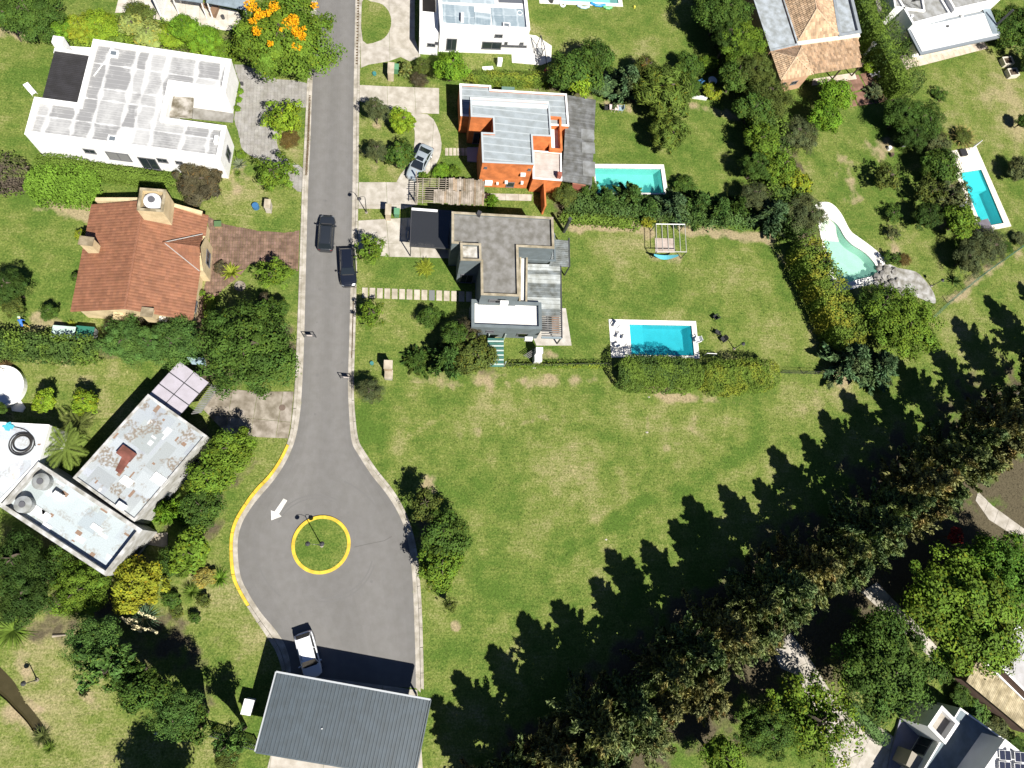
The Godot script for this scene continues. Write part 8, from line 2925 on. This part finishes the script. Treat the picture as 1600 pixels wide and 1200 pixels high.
func nets(mb: MB, bones: Array, cell: float, k: float) -> void:
	var lo := Vector3.ONE * 1e9
	var hi := -lo
	for b in bones:
		for j in 2:
			lo = lo.min(b[j] - Vector3.ONE * (maxf(b[2], b[3]) + cell * 2.0))
			hi = hi.max(b[j] + Vector3.ONE * (maxf(b[2], b[3]) + cell * 2.0))
	var n := Vector3i(((hi - lo) / cell).ceil()) + Vector3i.ONE
	var val := PackedFloat32Array()
	val.resize(n.x * n.y * n.z)
	for z in n.z:
		for y in n.y:
			for x in n.x:
				val[(z * n.y + y) * n.x + x] = field(lo + Vector3(x, y, z) * cell, bones, k)
	var at := {}
	for z in n.z - 1:
		for y in n.y - 1:
			for x in n.x - 1:
				var s := Vector3.ZERO
				var c := 0
				for e in [[0, 1], [0, 2], [0, 4], [1, 3], [1, 5], [2, 3], [2, 6], [3, 7], [4, 5], [4, 6], [5, 7], [6, 7]]:
					var p := Vector3(x + (e[0] & 1), y + (e[0] >> 1 & 1), z + (e[0] >> 2))
					var q := Vector3(x + (e[1] & 1), y + (e[1] >> 1 & 1), z + (e[1] >> 2))
					var a := val[(int(p.z) * n.y + int(p.y)) * n.x + int(p.x)]
					var b := val[(int(q.z) * n.y + int(q.y)) * n.x + int(q.x)]
					if (a < 0.0) != (b < 0.0):
						s += p.lerp(q, a / (a - b))
						c += 1
				if c:
					at[(z * n.y + y) * n.x + x] = lo + s / c * cell
	for key in at:
		var x: int = key % n.x
		var y: int = key / n.x % n.y
		var z: int = key / n.x / n.y
		for ax in 3:
			var st: int = [1, n.x, n.x * n.y][ax]
			var u: int = [n.x, n.x * n.y, 1][ax]
			var w: int = [n.x * n.y, 1, n.x][ax]
			if (val[key] < 0.0) == (val[key + st] < 0.0):
				continue
			if not (at.has(key - u) and at.has(key - w) and at.has(key - u - w)):
				continue
			var o := Vector3.ZERO
			o[ax] = 1.0 if val[key] < 0.0 else -1.0
			var best := 1e9
			for b in bones:
				var ab: Vector3 = b[1] - b[0]
				var t := clampf((at[key] - b[0]).dot(ab) / maxf(ab.length_squared(), 1e-8), 0.0, 1.0)
				var e: float = (at[key] - b[0] - ab * t).length() - lerpf(b[2], b[3], t)
				if e < best:
					best = e
					mb.col = b[4]
			mb.quad(at[key], at[key - u], at[key - u - w], at[key - w], o)

func build_person() -> void:
	var t := thing("person", "person in a blue shirt and pale hat stooping over the lawn by the hedge", "person", G(40.5, 511), 0.15)
	var skin := Color(0.42, 0.24, 0.15)
	var blue := Color(0.035, 0.13, 0.42)
	var khaki := Color(0.55, 0.38, 0.10)
	var shoe := Color(0.05, 0.045, 0.04)
	var v := func(x: float, y: float, z: float) -> Vector3: return Vector3(x, y, z)
	var hip := Vector3(0.02, 0.88, 0.10)
	var chest := Vector3(0, 1.20, -0.30)
	var neck := Vector3(0, 1.30, -0.47)
	var head := Vector3(0, 1.36, -0.62)
	var body := [
		[hip, Vector3(0, 1.02, -0.10), 0.15, 0.145, blue], [Vector3(0, 1.02, -0.10), chest, 0.145, 0.165, blue], [chest + Vector3(-0.15, 0.03, -0.06), chest + Vector3(0.15, 0.03, -0.06), 0.085, 0.085, blue], [chest, neck, 0.09, 0.058, skin], [neck, head, 0.058, 0.07, skin],
		[hip + Vector3(-0.09, -0.03, 0), Vector3(-0.20, 0.48, 0.02), 0.10, 0.068, khaki], [Vector3(-0.20, 0.48, 0.02), Vector3(-0.24, 0.09, 0.10), 0.066, 0.048, khaki], [hip + Vector3(0.09, -0.03, 0), Vector3(0.24, 0.47, -0.02), 0.10, 0.068, khaki], [Vector3(0.24, 0.47, -0.02), Vector3(0.33, 0.09, 0.08), 0.066, 0.048, khaki],
		[Vector3(-0.24, 0.05, 0.12), Vector3(-0.26, 0.045, -0.10), 0.05, 0.042, shoe], [Vector3(0.33, 0.05, 0.10), Vector3(0.37, 0.045, -0.11), 0.05, 0.042, shoe],
		[chest + Vector3(-0.20, 0.02, -0.06), Vector3(-0.30, 0.92, -0.40), 0.06, 0.046, blue], [Vector3(-0.30, 0.92, -0.40), Vector3(-0.24, 0.70, -0.56), 0.044, 0.032, skin], [chest + Vector3(0.20, 0.02, -0.06), Vector3(0.30, 0.92, -0.40), 0.06, 0.046, blue], [Vector3(0.30, 0.92, -0.40), Vector3(0.22, 0.70, -0.56), 0.044, 0.032, skin],
	]
	var mb := MB.new()
	nets(mb, body, 0.028, 0.03)
	# head with face, nose and ears, looking down at the ground ahead
	var f := Vector3(0, -0.45, -0.89).normalized()
	var up := Vector3(0, 0.89, -0.45)
	var sd := Vector3.RIGHT
	var dark := Color(0.03, 0.02, 0.015)
	nets(mb, [[head - up * 0.05, head + up * 0.05, 0.078, 0.088, skin], [head - up * 0.07 + f * 0.03, head - up * 0.085 + f * 0.05, 0.05, 0.035, skin], [head + f * 0.08 + up * 0.01, head + f * 0.105 - up * 0.02, 0.012, 0.016, skin], [head + sd * 0.088, head + sd * 0.09 - up * 0.03, 0.02, 0.014, skin], [head - sd * 0.088, head - sd * 0.09 - up * 0.03, 0.02, 0.014, skin],
		[head + f * 0.082 + sd * 0.03 + up * 0.015, head + f * 0.083 + sd * 0.035 + up * 0.015, 0.012, 0.012, dark], [head + f * 0.082 - sd * 0.03 + up * 0.015, head + f * 0.083 - sd * 0.035 + up * 0.015, 0.012, 0.012, dark], [head + f * 0.078 - sd * 0.02 - up * 0.055, head + f * 0.078 + sd * 0.02 - up * 0.055, 0.009, 0.009, Color(0.3, 0.1, 0.08)]], 0.011, 0.012)
	for s in [-1.0, 1.0]:
		var w := Vector3(-0.24 if s < 0.0 else 0.22, 0.70, -0.56)
		var dn := Vector3(0, -0.85, -0.5).normalized()
		var ac := Vector3(s, 0, 0)
		var hand := [[w, w + dn * 0.075, 0.028, 0.036, skin]]
		for k in 4:
			var r0 := w + dn * 0.075 + ac * (k - 1.5) * 0.019
			var ln: float = [0.062, 0.078, 0.072, 0.055][k]
			var mid := r0 + dn * ln * 0.55 + Vector3(0, 0, -0.006)
			hand.append([r0, mid, 0.0095, 0.009, skin])
			hand.append([mid, mid + (dn + Vector3(0, -0.2, 0.6)).normalized() * ln * 0.5, 0.009, 0.0075, skin])
		hand.append([w + dn * 0.03 - ac * 0.025, w + dn * 0.07 - ac * 0.055, 0.011, 0.010, skin])
		hand.append([w + dn * 0.07 - ac * 0.055, w + dn * 0.10 - ac * 0.052, 0.010, 0.008, skin])
		nets(mb, hand, 0.007, 0.006)
	part(t, "body", mb, mat("person skin and cloth", 1.0, 1.0, 1.0, 0.8, 0.0, false, true))
	var hat := MB.new()
	var top := (up - f * 0.1).normalized()
	hat.tube(head + top * 0.055, head + top * 0.065, 0.19, 0.185, 20)
	hat.tube(head + top * 0.06, head + top * 0.155, 0.112, 0.085, 18)
	part(t, "hat", hat, mat("mint hat", 0.55, 0.68, 0.52, 0.85))
